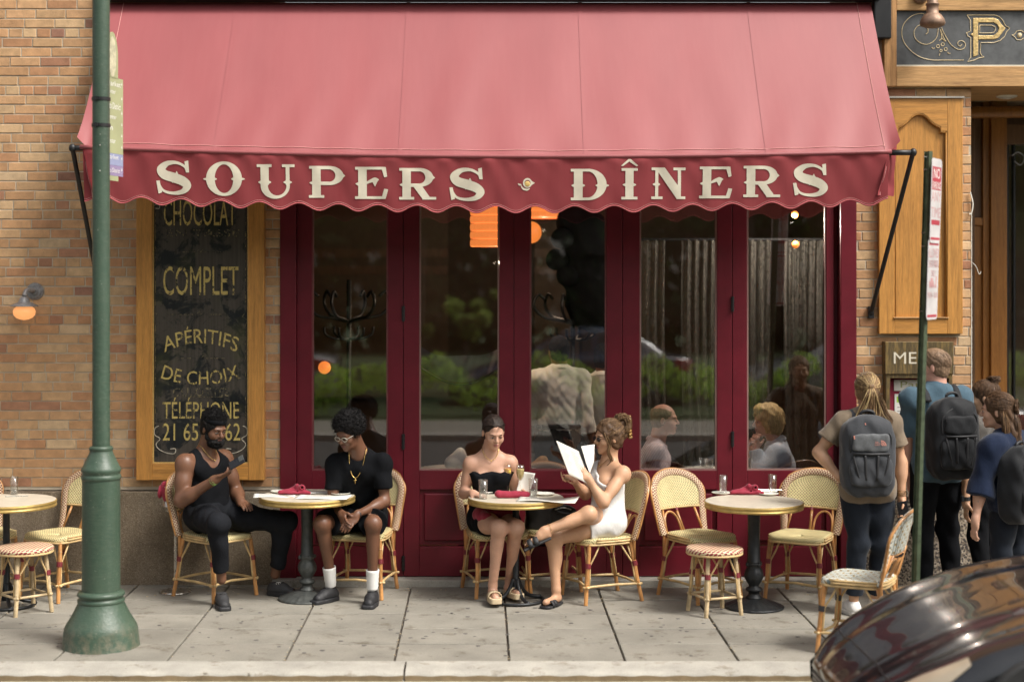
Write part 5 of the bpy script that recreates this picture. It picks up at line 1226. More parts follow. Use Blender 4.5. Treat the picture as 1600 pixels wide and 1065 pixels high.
tumbler(755, 779, 'water tumbler by the left hand side of the women\'s table', .4, .135, .034); tumbler(833, 777, 'water tumbler right of the champagne flutes', .35, .135, .034); tumbler(22, 772, 'clear tumbler on the table at the left edge', .2, .13)
def flute(px, py, liquid, label, x=None):
    p = tp(px, py); t = thing('champagne_flute', label, 'champagne flute', p, 0, 'champagne flutes on the women\'s table')
    MB().lathe([(.032, 0), (.031, .002), (.006, .006), (.004, .012), (.004, .088), (.010, .098), (.024, .125), (.030, .16), (.030, .185), (.027, .215), (.0262, .215), (.0288, .18), (.0285, .16), (.022, .127), (.008, .103), (.001, .101)], (0, 0, 0), 24).build('glass', M['glass'], t, smooth=True)
    MB().lathe([(.001, .1035), (.008, .106), (.0215, .128), (.0278, .16), (.0282, .178), (.0278, .186), (.001, .186)], (0, 0, 0), 24).build('drink', liquid, t, smooth=True)
    return t
fl1 = flute(793, 771, M['juice'], 'champagne flute filled with orange juice drink'); fl2 = flute(813, 772, M['wine'], 'champagne flute filled with pale golden wine')
MB().ell((.01, -.018, .165), (.014, .010, .014), 10, 7).build('lemon_peel', plain('lemon_peel', (.8, .6, .08), .5, bump=0), fl1, smooth=True)
def menu_sheet(px, py, w, d, rot, label, lift=.0, wave=.0, m='paper_w', z=.002):
    p = tp(px, py, z); t = MB(); c, s = math.cos(rot), math.sin(rot)
    def f(u, v): a, b = (u-.5)*w, (v-.5)*d; return (a*c-b*s, a*s+b*c, wave*math.sin(u*5+v*2)+lift*u*u)
    t.grid(f, 16, 8); o = t.build('menu_sheet', M[m], None, smooth=True, thick=.0012); o.location = p; tag(o, label, 'menu', 'loose printed menu sheets')
    n = MB()
    for k in range(9): n.grid(lambda u, v, k=k: tuple(Vector(f(.12+.7*u*(.6+.4*((k*7) % 3)/2), .12+k*.088+v*.012))+Vector((0, 0, .0012))), 6, 1)
    n.build('print', M['ink'], o); return o
menu_sheet(429, 774, .30, .20, .1, 'menu sheet lying in front of the bearded man', wave=.003); menu_sheet(505, 777, .38, .20, -.12, 'menu sheet with a curling corner in front of the young man', lift=.006, wave=.004)
menu_sheet(498, 770, .16, .12, .3, 'small folded menu card behind the napkin on the men\'s table', wave=.004, z=.006)
menu_sheet(856, 781, .42, .24, -.2, 'curved menu sheet sticking out over the right edge of the women\'s table', lift=.008, wave=.009, m='paper')
def napkin(px, py, label, rolled, L=.17):
    p = tp(px, py, .0)
    if rolled:
        s = SDF((-.14, -.06, -.01), (.14, .06, .07), .0032); s.caps((-.105, 0, .026), (.105, .012, .022), .025, .021, .01); s.caps((-.09, -.01, .018), (.09, .0, .016), .022, .018, .01); s.wrinkle(.0016, 1.6)
        for k in (-.04, .0, .05): s.caps((k-.02, -.05, .0), (k+.03, -.0, .06), .0015, .0015, .004, 'sub')
    else:
        s = SDF((-.16, -.10, -.01), (.16, .10, .10), .0036)
        s.ell((-.02, 0, .014), (.11, .05, .014), k=.01); s.caps((-.11, -.01, .012), (.02, .01, .028), .018, .024, .014); s.caps((-.0, .02, .03), (.05, -.03, .052), .020, .022, .012); s.caps((.03, -.02, .02), (.10, -.03, .012), .022, .014, .012); s.caps((-.04, .02, .03), (.01, .0, .058), .012, .016, .012)
        s.caps((.052, -.055, .055), (.05, -.02, .05), .010, .010, .006, 'sub'); s.caps((-.05, -.06, .04), (.03, -.03, .02), .008, .006, .006, 'sub'); s.wrinkle(.0022, 1.5)
    s.cut((0, 0, .0005), (0, 0, -1)); o = s.mesh('napkin', M['napkin'], None); o.location = p+Vector((0, 0, .003)); return tag(o, label, 'napkin', 'burgundy cloth napkins')
napkin(1168, 772, 'burgundy napkin folded in a loose knot on the empty table', False); o = napkin(462, 772, 'burgundy napkin folded in a loose knot on the men\'s table', False); napkin(801, 777.5, 'burgundy napkin rolled up on the women\'s table', True)
k_ = MB(); k_.tube([tp(1182, 771, .022), tp(1214, 770, .014)], .0035, 6, flat=.4); k_.tube([tp(1182, 769, .022), tp(1222, 768, .012)], .003, 6, flat=.4); tag(k_.build('cutlery', M['silver'], None), 'cutlery sticking out of the napkin on the empty table', 'cutlery'); 
k_ = MB(); k_.tube([tp(760, 772, .012), tp(790, 770, .012)], .0035, 6, flat=.4); tag(k_.build('table_knife', M['silver'], None), 'silver knife lying behind the rolled napkin', 'knife')
k_ = MB(); k_.tube([tp(8, 776, .004), tp(44, 775, .004)], .004, 6, flat=.4); tag(k_.build('table_knife', M['silver'], None), 'silver knife on the table at the left edge', 'knife')

# wine cooler stand with a burgundy napkin
wc = Vector(G(272, 926)); wb = thing('wine_cooler', 'polished steel wine cooler on a stand behind the bearded man', 'wine cooler', (wc.x, wc.y+.05, 0)); 
MB().lathe([(.118, 0), (.120, .004), (.10, .012), (.05, .022), (.018, .032), (.012, .05), (.0115, .56), (.016, .575), (.03, .585)], (0, 0, 0), 32).build('stand', M['silver'], wb, smooth=True)
MB().lathe([(.03, .582), (.066, .59), (.073, .60), (.078, .625), (.098, .635), (.100, .642), (.094, .646), (.094, .70), (.100, .78), (.104, .785), (.1, .786), (.09, .70), (.06, .61), (.002, .60)], (0, 0, 0), 36).build('bucket', M['silver'], wb, smooth=True)
s = SDF((-.16, -.14, -.12), (.14, .12, .08), .004); s.caps((-.07, -.05, .02), (-.05, -.06, -.07), .028, .034, .02); s.caps((-.04, -.06, .035), (.08, -.02, .03), .022, .018, .02); s.caps((-.09, -.03, .0), (-.02, .02, .04), .018, .02, .02); s.ell((-.105, -.045, -.03), (.014, .04, .05), k=.02); s.wrinkle(.003, 1.2)
o = s.mesh('napkin', M['napkin'], None); o.location = (wb.location.x, wb.location.y, .775); tag(o, 'burgundy napkin draped over the rim of the wine cooler', 'napkin')

# black handbag behind the women's table
hb = Vector(W(858, 806, -.25)); t = thing('handbag', 'black leather handbag with a chain strap on a seat behind the women\'s table', 'handbag', hb)
s = SDF((-.24, -.12, -.14), (.24, .12, .14), .006); s.ell((-.08, 0, 0), (.10, .06, .11), k=.02, pw=4); s.ell((.10, -.02, .02), (.10, .05, .07), k=.015, pw=3); s.wrinkle(.004, 1)
leather = plain('black_leather', (.014, .013, .013), .35, bump=.4, bs=120); s.mesh('bag_body', leather, t, local=True)
m = MB(); m.tube(bez([(.02, -.05, .05), (.06, -.08, .09), (.13, -.08, .085), (.19, -.05, .05), (.14, -.08, .03), (.05, -.07, .045)], 6), .010, 6); m.build('strap', leather, t, smooth=True); m = MB(); m.tube(bez([(.04, -.075, .06), (.10, -.085, .075), (.16, -.075, .06)], 5), .005, 5); m.build('chain', M['silver'], t, smooth=True)
c8 = dup(c5, (.52, -.12, 0), face(.1, -1), 'rattan bistro chair behind the women\'s table, holding the black handbag', GC)

# ================================================================== INSIDE THE RESTAURANT
def lampshade(px0_, px1_, py0_, py1_, y, label, slats, e=13):
    a, b = W(px0_, py1_, y), W(px1_, py0_, y); cx, r = (a.x+b.x)/2, (b.x-a.x)/2; t = thing('pendant_lamp', label, 'pendant lamp', (cx, y, a.z), 0, 'amber pendant lamps inside')
    h = b.z-a.z; n = slats
    for k in range(n): MB().lathe([(r, k*h/n+.004), (r*1.02, (k+.5)*h/n), (r, (k+1)*h/n-.004), (r*.9, (k+1)*h/n-.004), (r*.9, k*h/n+.004)], (0, 0, 0), 24).build('shade_ring', M['shade'], t)
    MB().tube([(0, 0, h), (0, 0, h+1)], .01, 6).build('cord', M['blackmetal'], t)
    ld = bpy.data.lights.new('lamp_fill_light', 'POINT'); ld.energy = e; ld.color = (1, .78, .56); ld.shadow_soft_size = .015; lo_ = bpy.data.objects.new('lamp_fill_light', ld); link(lo_, t); lo_.location = (0, 0, -.12); return t
lampshade(735, 812, 300, 386, .50, 'large amber slatted pendant lamp glowing behind the second window', 7); lampshade(812, 889, 285, 341, 3.4, 'wide amber pendant lamp glowing behind the third window', 5)
def ball(px, py, r, y, label): p = W(px, py, y); return tag(MB().ell((0, 0, 0), (r, r, r)).build('globe_lamp', M['bulb'], None, smooth=True), label, 'globe lamp', 'small amber globe lamps inside'), p
for q in (ball(507, 574, .052, .9, 'small round orange lamp behind the leftmost window'), ball(829, 363, .10, 2.2, 'round amber sconce behind the third window'), ball(1242, 335, .03, .6, 'upper small amber lamp behind the rightmost window'), ball(1243, 382, .03, .6, 'lower small amber lamp behind the rightmost window')): put(q)
ld = bpy.data.lights.new('lamp_fill_light', 'POINT'); ld.energy = 30; ld.color = (1, .88, .76); ld.shadow_soft_size = .015; lo_ = link(bpy.data.objects.new('lamp_fill_light', ld)); lo_.location = W(1238, 348, .52)  # extra fill light added to brighten the seated couple, beside the globe lamps
def coat_stand(px, py, y, label, arms_l=True):
    c_ = W(px, py, y); t = thing('coat_stand', label, 'coat stand', (c_.x, y, 0), 0, 'bentwood coat stands inside')
    MB().tube([(0, 0, 0), (0, 0, c_.z+.30)], .02, 8).build('post', M['h_black'] if 0 else M['blackmetal'], t, smooth=True)
    for k in range(6):
        a = k*math.pi/3+.2; cc, s_ = math.cos(a), math.sin(a); q = c_.z
        MB().tube(bez([(0, 0, q-.06), (.12*cc, .12*s_, q-.03), (.27*cc, .27*s_, q-.0), (.36*cc, .36*s_, q+.10), (.32*cc, .32*s_, q+.20), (.26*cc, .26*s_, q+.16)], 6), .014, 7).build('hook', M['blackmetal'], t, smooth=True)
        MB().tube(bez([(0, 0, q-.20), (.12*cc, .12*s_, q-.20), (.20*cc, .20*s_, q-.16), (.21*cc, .21*s_, q-.10)], 5), .011, 6).build('hook', M['blackmetal'], t, smooth=True)
    return t
coat_stand(545, 492, 1.5, 'dark bentwood coat stand behind the leftmost window'); cs2 = coat_stand(895, 495, 2.2, 'dark bentwood coat stand hung with coats and hats behind the third window')
def blob(name, pts, m, label, cat, h=.02, wr=.012, group=None):
    P = [W(a, b, c_) for a, b, c_, r in pts]; R_ = [r for *_, r in pts]; lo = [min(p[i]-r for p, r in zip(P, R_))-.08 for i in range(3)]; hi = [max(p[i]+r for p, r in zip(P, R_))+.08 for i in range(3)]
    s = SDF(lo, hi, h)
    for p, r in zip(P, R_): s.ell(p, (r, r*.8, r*1.1), k=.06)
    s.wrinkle(wr, .6); return tag(s.mesh(name, m, None), label, cat, group)
blob('coat', [(915, 420, 2.1, .24), (930, 470, 2.1, .26), (920, 380, 2.1, .26), (890, 345, 2.1, .12)], M['cl_black'], 'heap of dark coats hanging on the coat stand behind the third window', 'coat')
for a, b in ((876, 372), (868, 405), (884, 430)): blob('hat', [(a, b, 1.95, .085), (a+10, b+2, 1.95, .06)], M['cl_black'], {372: 'topmost dark hat hanging on the coat stand', 405: 'middle dark hat hanging on the coat stand', 430: 'lowest dark hat hanging on the coat stand'}[b], 'hat', .015, .004, 'dark hats on the coat stand')
for i, (p0, p1, q0, q1) in enumerate(((450, 700, 300, 620), (835, 905, 345, 640))):
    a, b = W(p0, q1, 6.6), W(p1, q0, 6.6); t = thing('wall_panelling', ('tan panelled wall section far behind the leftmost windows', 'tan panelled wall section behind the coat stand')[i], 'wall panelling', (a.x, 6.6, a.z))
    MB().box(a.x, b.x, 6.6, 6.66, a.z, b.z).build('board', plain('tan_painted_lit_%d' % i, (.11, .068, .035), .6), t, world=True)  # lit look of the back wall painted as a paler copy of its tan
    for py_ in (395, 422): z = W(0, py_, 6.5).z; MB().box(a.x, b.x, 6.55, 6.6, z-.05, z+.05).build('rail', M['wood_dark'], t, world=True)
# lace curtains
def lace():
    t = NT('grey_lace'); co = t.co('Object', (1, 1, 1)); tr = t.n('BsdfTransparent'); df = t.n('BsdfDiffuse'); df.inputs[0].default_value = (.20, .19, .165, 1)
    v = t.n('TexVoronoi'); v.inputs['Scale'].default_value = 34; t.l(co, v.inputs[0]); n = t.noise(t.co('Object', (26, 26, .4)), 2, 4)
    f = t.math('MULTIPLY', t.ramp(v.outputs[0], [(.2, (.2,)*3), (.5, (.5,)*3)]), t.ramp(n, [(.35, (.25,)*3), (.65, (1,)*3)])); mx = t.n('MixShader'); t.l(f, mx.inputs[0]); t.l(tr.outputs[0], mx.inputs[1]); t.l(df.outputs[0], mx.inputs[2]); t.l(mx.outputs[0], t.o.inputs[0]); return t.m
M['lace'] = lace()
for px0_, px1_, lab in ((1002, 1040, 'narrow grey lace curtain at the left of the fourth window'), (1066, 1122, 'wide grey lace curtain at the right of the fourth window'), (1166, 1206, 'narrow grey lace curtain at the left of the rightmost window'), (1226, 1296, 'wide grey lace curtain at the right of the rightmost window')):
    y = 1.15; a, b = W(px0_, 735, y), W(px1_, 375, y); m = MB()
    m.grid(lambda u, v: (a.x+(b.x-a.x)*u+.01*math.sin(v*6), y+.02*math.sin(u*(b.x-a.x)*95)+.01*math.sin(v*4), (a.z-.7)+(b.z-a.z+.7)*v), 60, 12); tag(m.build('lace_curtain', M['lace'], None, smooth=True), lab, 'curtain', 'lace curtains inside')
m = MB(); a, b = W(990, 374, 1.15), W(1300, 374, 1.15); m.tube([a, b], .012, 8); tag(m.build('curtain_rail', M['blackmetal'], None), 'thin dark rail carrying the lace curtains', 'curtain rail')
# grey swag behind the second window
a, b = W(656, 0, .5), W(784, 0, .5)
def sw(u, v): x = a.x+(b.x-a.x)*u; s_ = math.sin(math.pi*u); zt_ = W(0, 540+18*s_+3*math.sin(u*9), .5).z; zb_ = W(0, 570+28*s_, .5).z; return (x, .5+.012*math.sin(u*23+v*3)+.02*s_*v, zt_+(zb_-zt_)*v)
m = MB(); m.grid(sw, 50, 8); t = tag(m.build('cloth_swag', plain('grey_swag_cloth', (.17, .15, .14), .8), None, smooth=True), 'grey cloth swag hanging inside the second window', 'swag')
m = MB(); m.tube([Vector(sw(k/40, 1))-Vector((0, .01, .015)) for k in range(41)], .006, 6); m.build('cord', M['blackmetal'], t, smooth=True)
def itable(px, y, z, label, cl='white cloth'):
    c_ = W(px, 700, y); t = thing('dining_table', label, 'table', (c_.x, y, 0), 0, 'dining tables inside'); m = MB(); m.lathe([(.36, z-.26), (.37, z-.02), (.36, z), (.01, z)], (0, 0, 0), 32, mod=lambda th, f: 1+.03*math.sin(th*9)*(f < .3)); m.build('tablecloth', M['cl_shirt'], t, smooth=True); MB().tube([(0, 0, 0), (0, 0, z-.03)], .03, 8).build('column', M['blackmetal'], t); return c_
itable(720, .75, .78, 'white clothed dining table behind the second window'); itable(1118, .62, .775, 'small dining table between the couple behind the right windows')
blob('napkin', [(716, 718, .55, .055), (705, 724, .52, .05), (733, 725, .52, .055), (720, 706, .55, .03)], M['cl_shirt'], 'folded white napkin on the table behind the second window', 'napkin', .008, .004)
p = W(1108, 736, .38); p.z = .776; tumbler(0, 0, 'water tumbler on the couple\'s table inside', .4, .13, .036, p=p)
p = W(1092, 733, .42); t = thing('coffee_cup', 'white china cup on the couple\'s table inside', 'cup', (p.x, .42, .776)); MB().lathe([(.02, 0), (.03, .005), (.042, .03), (.046, .062), (.043, .062), (.03, .012), (.002, .01)], (0, 0, 0), 24).build('cup', M['ceramic'], t, smooth=True); m = MB(); m.tube([(-.044-.018*math.sin(k*math.pi/8), 0, .052-.036*k/8) for k in range(9)], .004, 6); m.build('handle', M['ceramic'], t, smooth=True)
blob('bread', [(836, 728, .5, .035), (845, 722, .5, .03), (851, 718, .5, .024)], plain('bread_crust', (.45, .26, .10), .8, var=.4, vs=30), 'crusty bread on a table behind the third window', 'bread', .008, .004)
t = thing('serving_cart', 'dark serving counter in the gloom behind the third window', 'counter', (W(900, 700, 1.6).x, 1.6, 0)); MB().box(-.8, .8, -.3, .3, 0, .74).build('cabinet', M['wood_dark'], t, bevel=.01); MB().box(-.84, .84, -.34, .34, .74, .78).build('counter_top', M['blackmetal'], t, bevel=.01)
# ================================================================== PEOPLE
def V3(*a): return Vector(a)
def frame(f, upv=(0, 0, 1)):
    f = Vector(f).normalized(); u = Vector(upv); r = f.cross(u).normalized(); u = r.cross(f).normalized()
    return Matrix((r, f, u)).transposed()        # columns: right, forward, up
class Person:
    def __init__(s, label, J, f, skin, hf, hup=(0, 0, 1), fem=False, w=1.0, arm=1.0, leg=1.0, h=.0062, hs=1.0, base=None, torso=1.0, belly=0, headr=None):
        s.J = {k: Vector(v) for k, v in J.items()}; s.f = Vector(f).normalized(); s.fem = fem; s.w = w; s.arm = arm; s.leg = leg; s.h = h; s.hs = hs; s.torso = torso; s.belly = belly
        b = base or V3(s.J['pelvis'].x, s.J['pelvis'].y, 0); s.t = thing('person', label, 'person', b); s.skin = skin
        s.HM = frame(hf, hup); s.hc = s.J['head']; s.hands = []
    def H(s, x, y, z): return s.hc+s.HM@(Vector((x, y, z))*s.hs)
    def bounds(s, m=.16):
        P = list(s.J.values())+[s.hc]; lo = [min(p[i] for p in P)-m for i in range(3)]; hi = [max(p[i] for p in P)+m for i in range(3)]; lo[2] = max(lo[2], -.02); return lo, hi
    def torso_prims(s, F, g=0, k=.05, lower=True, cuts=None, upper=True):
        J = s.J; up = (J['neck']-J['pelvis']).normalized(); L = (J['neck']-J['pelvis']).length
        r = (J['shR']-J['shL']).normalized(); fw = up.cross(r).normalized(); r = fw.cross(up); Q = Matrix((r, fw, up)).transposed(); w = s.w; T = s.torso
        P = lambda t: J['pelvis'].lerp(J['neck'], t)
        bend = s.f*0
        if upper:
            F.ell(P(.68)+fw*.0, (.150*w+g, .098*T+g, .17*L/.5+g), Q, k, cuts=cuts)
            F.caps(J['shL']-up*.03, J['shR']-up*.03, .052*w+g, .052*w+g, k, cuts=cuts)
            F.caps(J['neck']+up*.005-fw*.01, J['shL'].lerp(J['neck'], .35)-up*.0, .042+g, .035+g, .05, cuts=cuts); F.caps(J['neck']+up*.005-fw*.01, J['shR'].lerp(J['neck'], .35), .042+g, .035+g, .05, cuts=cuts)
            if s.fem:
                for sx in (-1, 1): F.ell(P(.66)+r*.07*sx+fw*(.075*T), (.056+g, .05+g, .056+g), Q, .04, cuts=cuts)
            else:
                for sx in (-1, 1): F.ell(P(.76)+r*.07*w*sx+fw*(.055*T), (.075+g, .045+g, .06+g), Q, .04, cuts=cuts)
        F.ell(P(.36)+fw*s.belly*.5, ((.122 if s.fem else .138)*w+g, .088*T+g+s.belly, .15+g), Q, k, cuts=cuts)
        if lower:
            F.ell(P(.06), ((.165 if s.fem else .158)*w+g, .115*T+g, .12+g), Q, k, cuts=cuts)
            hr = s.hipdir()
            for sx, hp in ((-1, 'hipL'), (1, 'hipR')): F.ell(J[hp]-fw*.035, (.085*w+g, .09+g, .09+g), Q, .05, cuts=cuts)
    def hipdir(s): return (s.J['hipR']-s.J['hipL']).normalized()
    def arm_prims(s, F, side, g=0, k=.03, t0=0, t1=2.0, cutend=False, flare=0):
        """t in upper-arm lengths: 0..1 upper arm, 1..2 forearm"""
        J = s.J; a, e, w = J['sh'+side], J['el'+side], J['wr'+side]; A = s.arm; cuts = []
        u1 = min(t1, 1.0); end = a.lerp(e, u1); d = (e-a).normalized()
        if cutend and t1 <= 1: cuts = [(end, d)]
        F.ell(a+d*.01, (.054*A+g,)*3, None, .035)
        F.caps(a, end, .047*A+g, (.047+(.037-.047)*u1)*A+g+flare*(t1 <= 1), k, cuts=cuts)
        F.ell(a.lerp(e, .5)+(Vector((0, 0, 0))), (.030*A*A+g+.012, .030*A*A+g+.012, .075+g), Matrix((d.orthogonal().normalized(), d.cross(d.orthogonal()).normalized(), d)).transposed(), k, cuts=cuts) if u1 > .6 else None
        if t1 > 1:
            end = e.lerp(w, t1-1); d2 = (w-e).normalized(); c2 = [(end, d2)] if (cutend and t1 < 2) else []
            F.caps(e, end, .038*A+g, (.038+(.025-.038)*(t1-1))*A+g+flare, k, cuts=c2)
            F.ell(e.lerp(w, .25), (.039*A+g, .039*A+g, .07+g), Matrix((d2.orthogonal().normalized(), d2.cross(d2.orthogonal()).normalized(), d2)).transposed(), k, cuts=c2)
    def leg_prims(s, F, side, g=0, k=.035, t1=2.0, cutend=False, flare=0, taper=1.0):
        J = s.J; a, e, w = J['hip'+side], J['kn'+side], J['an'+side]; A = s.leg; u1 = min(t1, 1); end = a.lerp(e, u1); d = (e-a).normalized(); cuts = [(end, d)] if (cutend and t1 <= 1) else []
        F.caps(a, end, .083*A+g, (.083+(.055-.083)*u1)*A+g+flare*(t1 <= 1), k, cuts=cuts)
        F.ell(a.lerp(e, .4), (.078*A+g, .078*A+g, .14+g), Matrix((d.orthogonal().normalized(), d.cross(d.orthogonal()).normalized(), d)).transposed(), k, cuts=cuts)
        if t1 > 1:
            F.ell(e, (.053*A+g,)*3, None, k); end = e.lerp(w, t1-1); d2 = (w-e).normalized(); c2 = [(end, d2)] if (cutend and t1 < 2) else []
            F.caps(e, end, .050*A+g, (.050+(.033-.050)*(t1-1))*A+g+flare, k, cuts=c2)
            back = -(d.cross(d2).cross(d2)); back = back.normalized() if back.length > .05 else -s.f
            if back.dot(d) > 0: back = -back
            F.ell(e.lerp(w, .30)+back*.020, (.040*A+g, .040*A+g, .095+g), Matrix((back, back.cross(d2), d2)).transposed(), k, cuts=c2)
    def head_prims(s, F, beardcut=False):
        H, Q, q = s.H, s.HM, s.hs
        F.ell(H(0, -.014, .035), tuple(v*q for v in (.074, .094, .083)), Q, .02)
        F.ell(H(0, .028, -.015), tuple(v*q for v in (.060, .062, .085)), Q, .03)
        F.ell(H(0, .040, -.075), tuple(v*q for v in (.043 if s.fem else .050, .047, .034)), Q, .03); F.ell(H(0, .074, -.096), tuple(v*q for v in (.020, .016, .016)), Q, .02)
        for sx in (-1, 1):
            F.ell(H(sx*.036, .062, -.028), tuple(v*q for v in (.026, .026, .026)), Q, .02)
            F.ell(H(sx*.031, .094, .004), (.017*q, .014*q, .011*q), Q, .012, 'sub')
            F.ell(H(sx*.031, .078, .002), (.014*q, .012*q, .011*q), Q, .004)
            F.ell(H(sx*.076, -.008, -.008), (.008*q, .017*q, .030*q), Q, .006)
        F.ell(H(0, .078, .024), (.048*q, .018*q, .009*q), Q, .014)
        F.caps(H(0, .088, .012), H(0, .108, -.022), .008*q, .0125*q, .008); 
        for sx in (-1, 1): F.ell(H(sx*.011, .098, -.028), (.008*q, .010*q, .007*q), Q, .006)
        F.ell(H(0, .090, -.054), (.022*q, .010*q, .006*q), Q, .005); F.ell(H(0, .088, -.065), (.019*q, .010*q, .0065*q), Q, .004); F.ell(H(0, .100, -.0595), (.02*q, .006*q, .0016*q), Q, .002, 'sub')
        F.caps(H(0, -.02, -.055), s.J['neck'], .054 if not s.fem else .045, .060 if not s.fem else .050, .03)
        F.caps(H(0, -.03, -.03), s.J['neck'], .05 if not s.fem else .043, .055 if not s.fem else .048, .03)
    def hand(s, F, side, d, n, thumb=1, curl=.5, spread=.012, sc=1.0, curls=None):
        """d: towards the fingers, n: the way the palm faces, thumb: side (+/-) of the thumb along d x n"""
        w = s.J['wr'+side]; d = Vector(d).normalized(); n = Vector(n); n = (n-d*n.dot(d)).normalized(); t = d.cross(n)*thumb; sc *= .92 if s.fem else 1.0
        Q = Matrix((t, d, n)).transposed(); F.ell(w+d*.048*sc+n*.004, (.040*sc, .050*sc, .016*sc), Q, .012); F.caps(w-d*.01, w+d*.02, .024*s.arm, .025, .02)
        tips = []
        for i, (o, L) in enumerate(((.030, .072), (.0105, .080), (-.010, .075), (-.029, .058))):
            c = (curls[i] if curls else curl); p = w+d*.088*sc+t*o*sc*1.0; dd = (d+t*(o*spread*14)).normalized(); r = .0090*sc
            for j, fr in enumerate((.45, .30, .25)):
                a = c*(.5 if j == 0 else 1.0); nd = (dd*math.cos(a)+n*math.sin(a)).normalized(); nn = (n*math.cos(a)-dd*math.sin(a)); q = p+nd*L*fr*sc; F.caps(p, q, r, r*.9, .0045); p, dd, n_ = q, nd, nn; r *= .9; n = n if False else n
                ax_n = nn; n = ax_n
            tips.append((p, dd)); n = Q@Vector((0, 0, 1))
        p = w+d*.025*sc+t*.030*sc+n*.006; q = p+(t*.55+d*.7+n*.35).normalized()*.038*sc; F.caps(p, q, .0135*sc, .011*sc, .012); q2 = q+(t*.15+d*.9+n*.5).normalized()*.030*sc; F.caps(q, q2, .0105*sc, .0085*sc, .004)
        s.tips = getattr(s, 'tips', {}); s.tips[side] = tips+[(q2, d)]; return tips
    def body(s, hands, feet=False, legs=True):
        lo, hi = s.bounds(); F = SDF(lo, hi, s.h); s.torso_prims(F)
        if legs:
            for sd in 'LR':
                s.leg_prims(F, sd)
                if feet: a = s.J['an'+sd]; t = s.J['to'+sd]; d = (t-a); d.z = 0; d.normalize(); F.caps(a-V3(0, 0, .02), V3(a.x, a.y, max(.035, t.z+.02)), .032, .030, .02); F.caps(V3(a.x, a.y, t.z+.022)-d*.03, t+V3(0, 0, .008), .028, .024, .03); F.caps(t-d*.05+V3(0, 0, .0), t+V3(0, 0, 0), .026, .022, .02)
        for sd in 'LR': s.arm_prims(F, sd)
        s.head_prims(F)
        for h_ in hands: s.hand(F, *h_[:3], **(h_[3] if len(h_) > 3 else {}))
        s.F = F; s.bodyo = F.mesh('body', s.skin, s.t); return s
    def face(s, lip='lip', brow='h_dark', look=-.3, eyes=True):
        H, Q, q = s.H, s.HM, s.hs
        for sx in (-1, 1):
            if eyes:
                m = MB(); m.ell(H(sx*.031, .0835, .0005), (.0125*q, .009*q, .0052*q), 10, 6, Q); e = m.build('eye', M['eyew'], s.t, smooth=True, world=True)
                m = MB(); m.ell(H(sx*.031, .0905, -.0008), (.0052*q, .0032*q, .0045*q), 8, 5, Q); m.build('iris', M['eyed'], e, smooth=True, world=True)
                m = MB(); m.tube([H(sx*.031+dx, .0925-abs(dx)*.25, .0055-abs(dx)*.18) for dx in (-.014, -.007, 0, .007, .014)], .0016*q, 5); m.build('eyelashes', M['eyed'], s.t, world=True)
            m = MB(); m.tube([H(sx*(.015), .0965, .0215), H(sx*.026, .0955, .0245), H(sx*.038, .087, .0240), H(sx*.046, .077, .019)], [.0018, .0026, .0022, .0012], 6); m.build('eyebrow', M[brow], s.t, world=True, smooth=True)
        m = MB(); m.ell(H(0, .0935, -.0545), (.0195*q, .0085*q, .0048*q), 12, 6, Q); m.ell(H(0, .0915, -.0645), (.017*q, .0085*q, .0055*q), 12, 6, Q); m.build('lips', M[lip], s.t, world=True, smooth=True)
    def hairfield(s, m=.05, h=.006):
        c = s.hc; return SDF([c[i]-.19-m for i in range(3)], [c[i]+.19+m for i in range(3)], h)
    def cap(s, F, g=.010, face=True, low=-.02, fr=(.072, .075, .098), fc=(0, .085, -.028)):
        H, Q, q = s.H, s.HM, s.hs
        F.ell(H(0, -.016, .037), tuple((v+g)*q for v in (.074, .094, .083)), Q, .02); F.ell(H(0, -.035, -.03), tuple((v+g)*q for v in (.064, .06, .06)), Q, .03)
        if face: F.ell(H(*fc), tuple(v*q for v in fr), Q, .008, 'sub')
        F.cut(H(0, -.02, low-.05), Q@Vector((0, .35, -.94)))
    def strands(s, name, m, paths, n=60, spread=.02, r=.0016, seed=1, taper=.5):
        rnd = random.Random(seed); mb = MB()
        for i in range(n):
            p = rnd.choice(paths); ph = rnd.random()*6.28; rad = spread*math.sqrt(rnd.random()); a = rnd.random()*6.28; ox, oy = math.cos(a)*rad, math.sin(a)*rad; wob = rnd.uniform(.2, 1)
            pts = []
            for j, q in enumerate(p):
                t = j/(len(p)-1); k = (.35+.9*math.sin(math.pi*min(1, t*.75+.1))); pts.append(Vector(q[0:3])+Vector((ox*k+.004*wob*math.sin(ph+t*9), oy*k+.004*wob*math.cos(ph+t*7), .3*ox*k)))
            mb.tube(pts, [r*1.1]+[r]*(len(pts)-2)+[r*taper], 4)
        return mb.build(name, m, s.t, smooth=True, world=True)
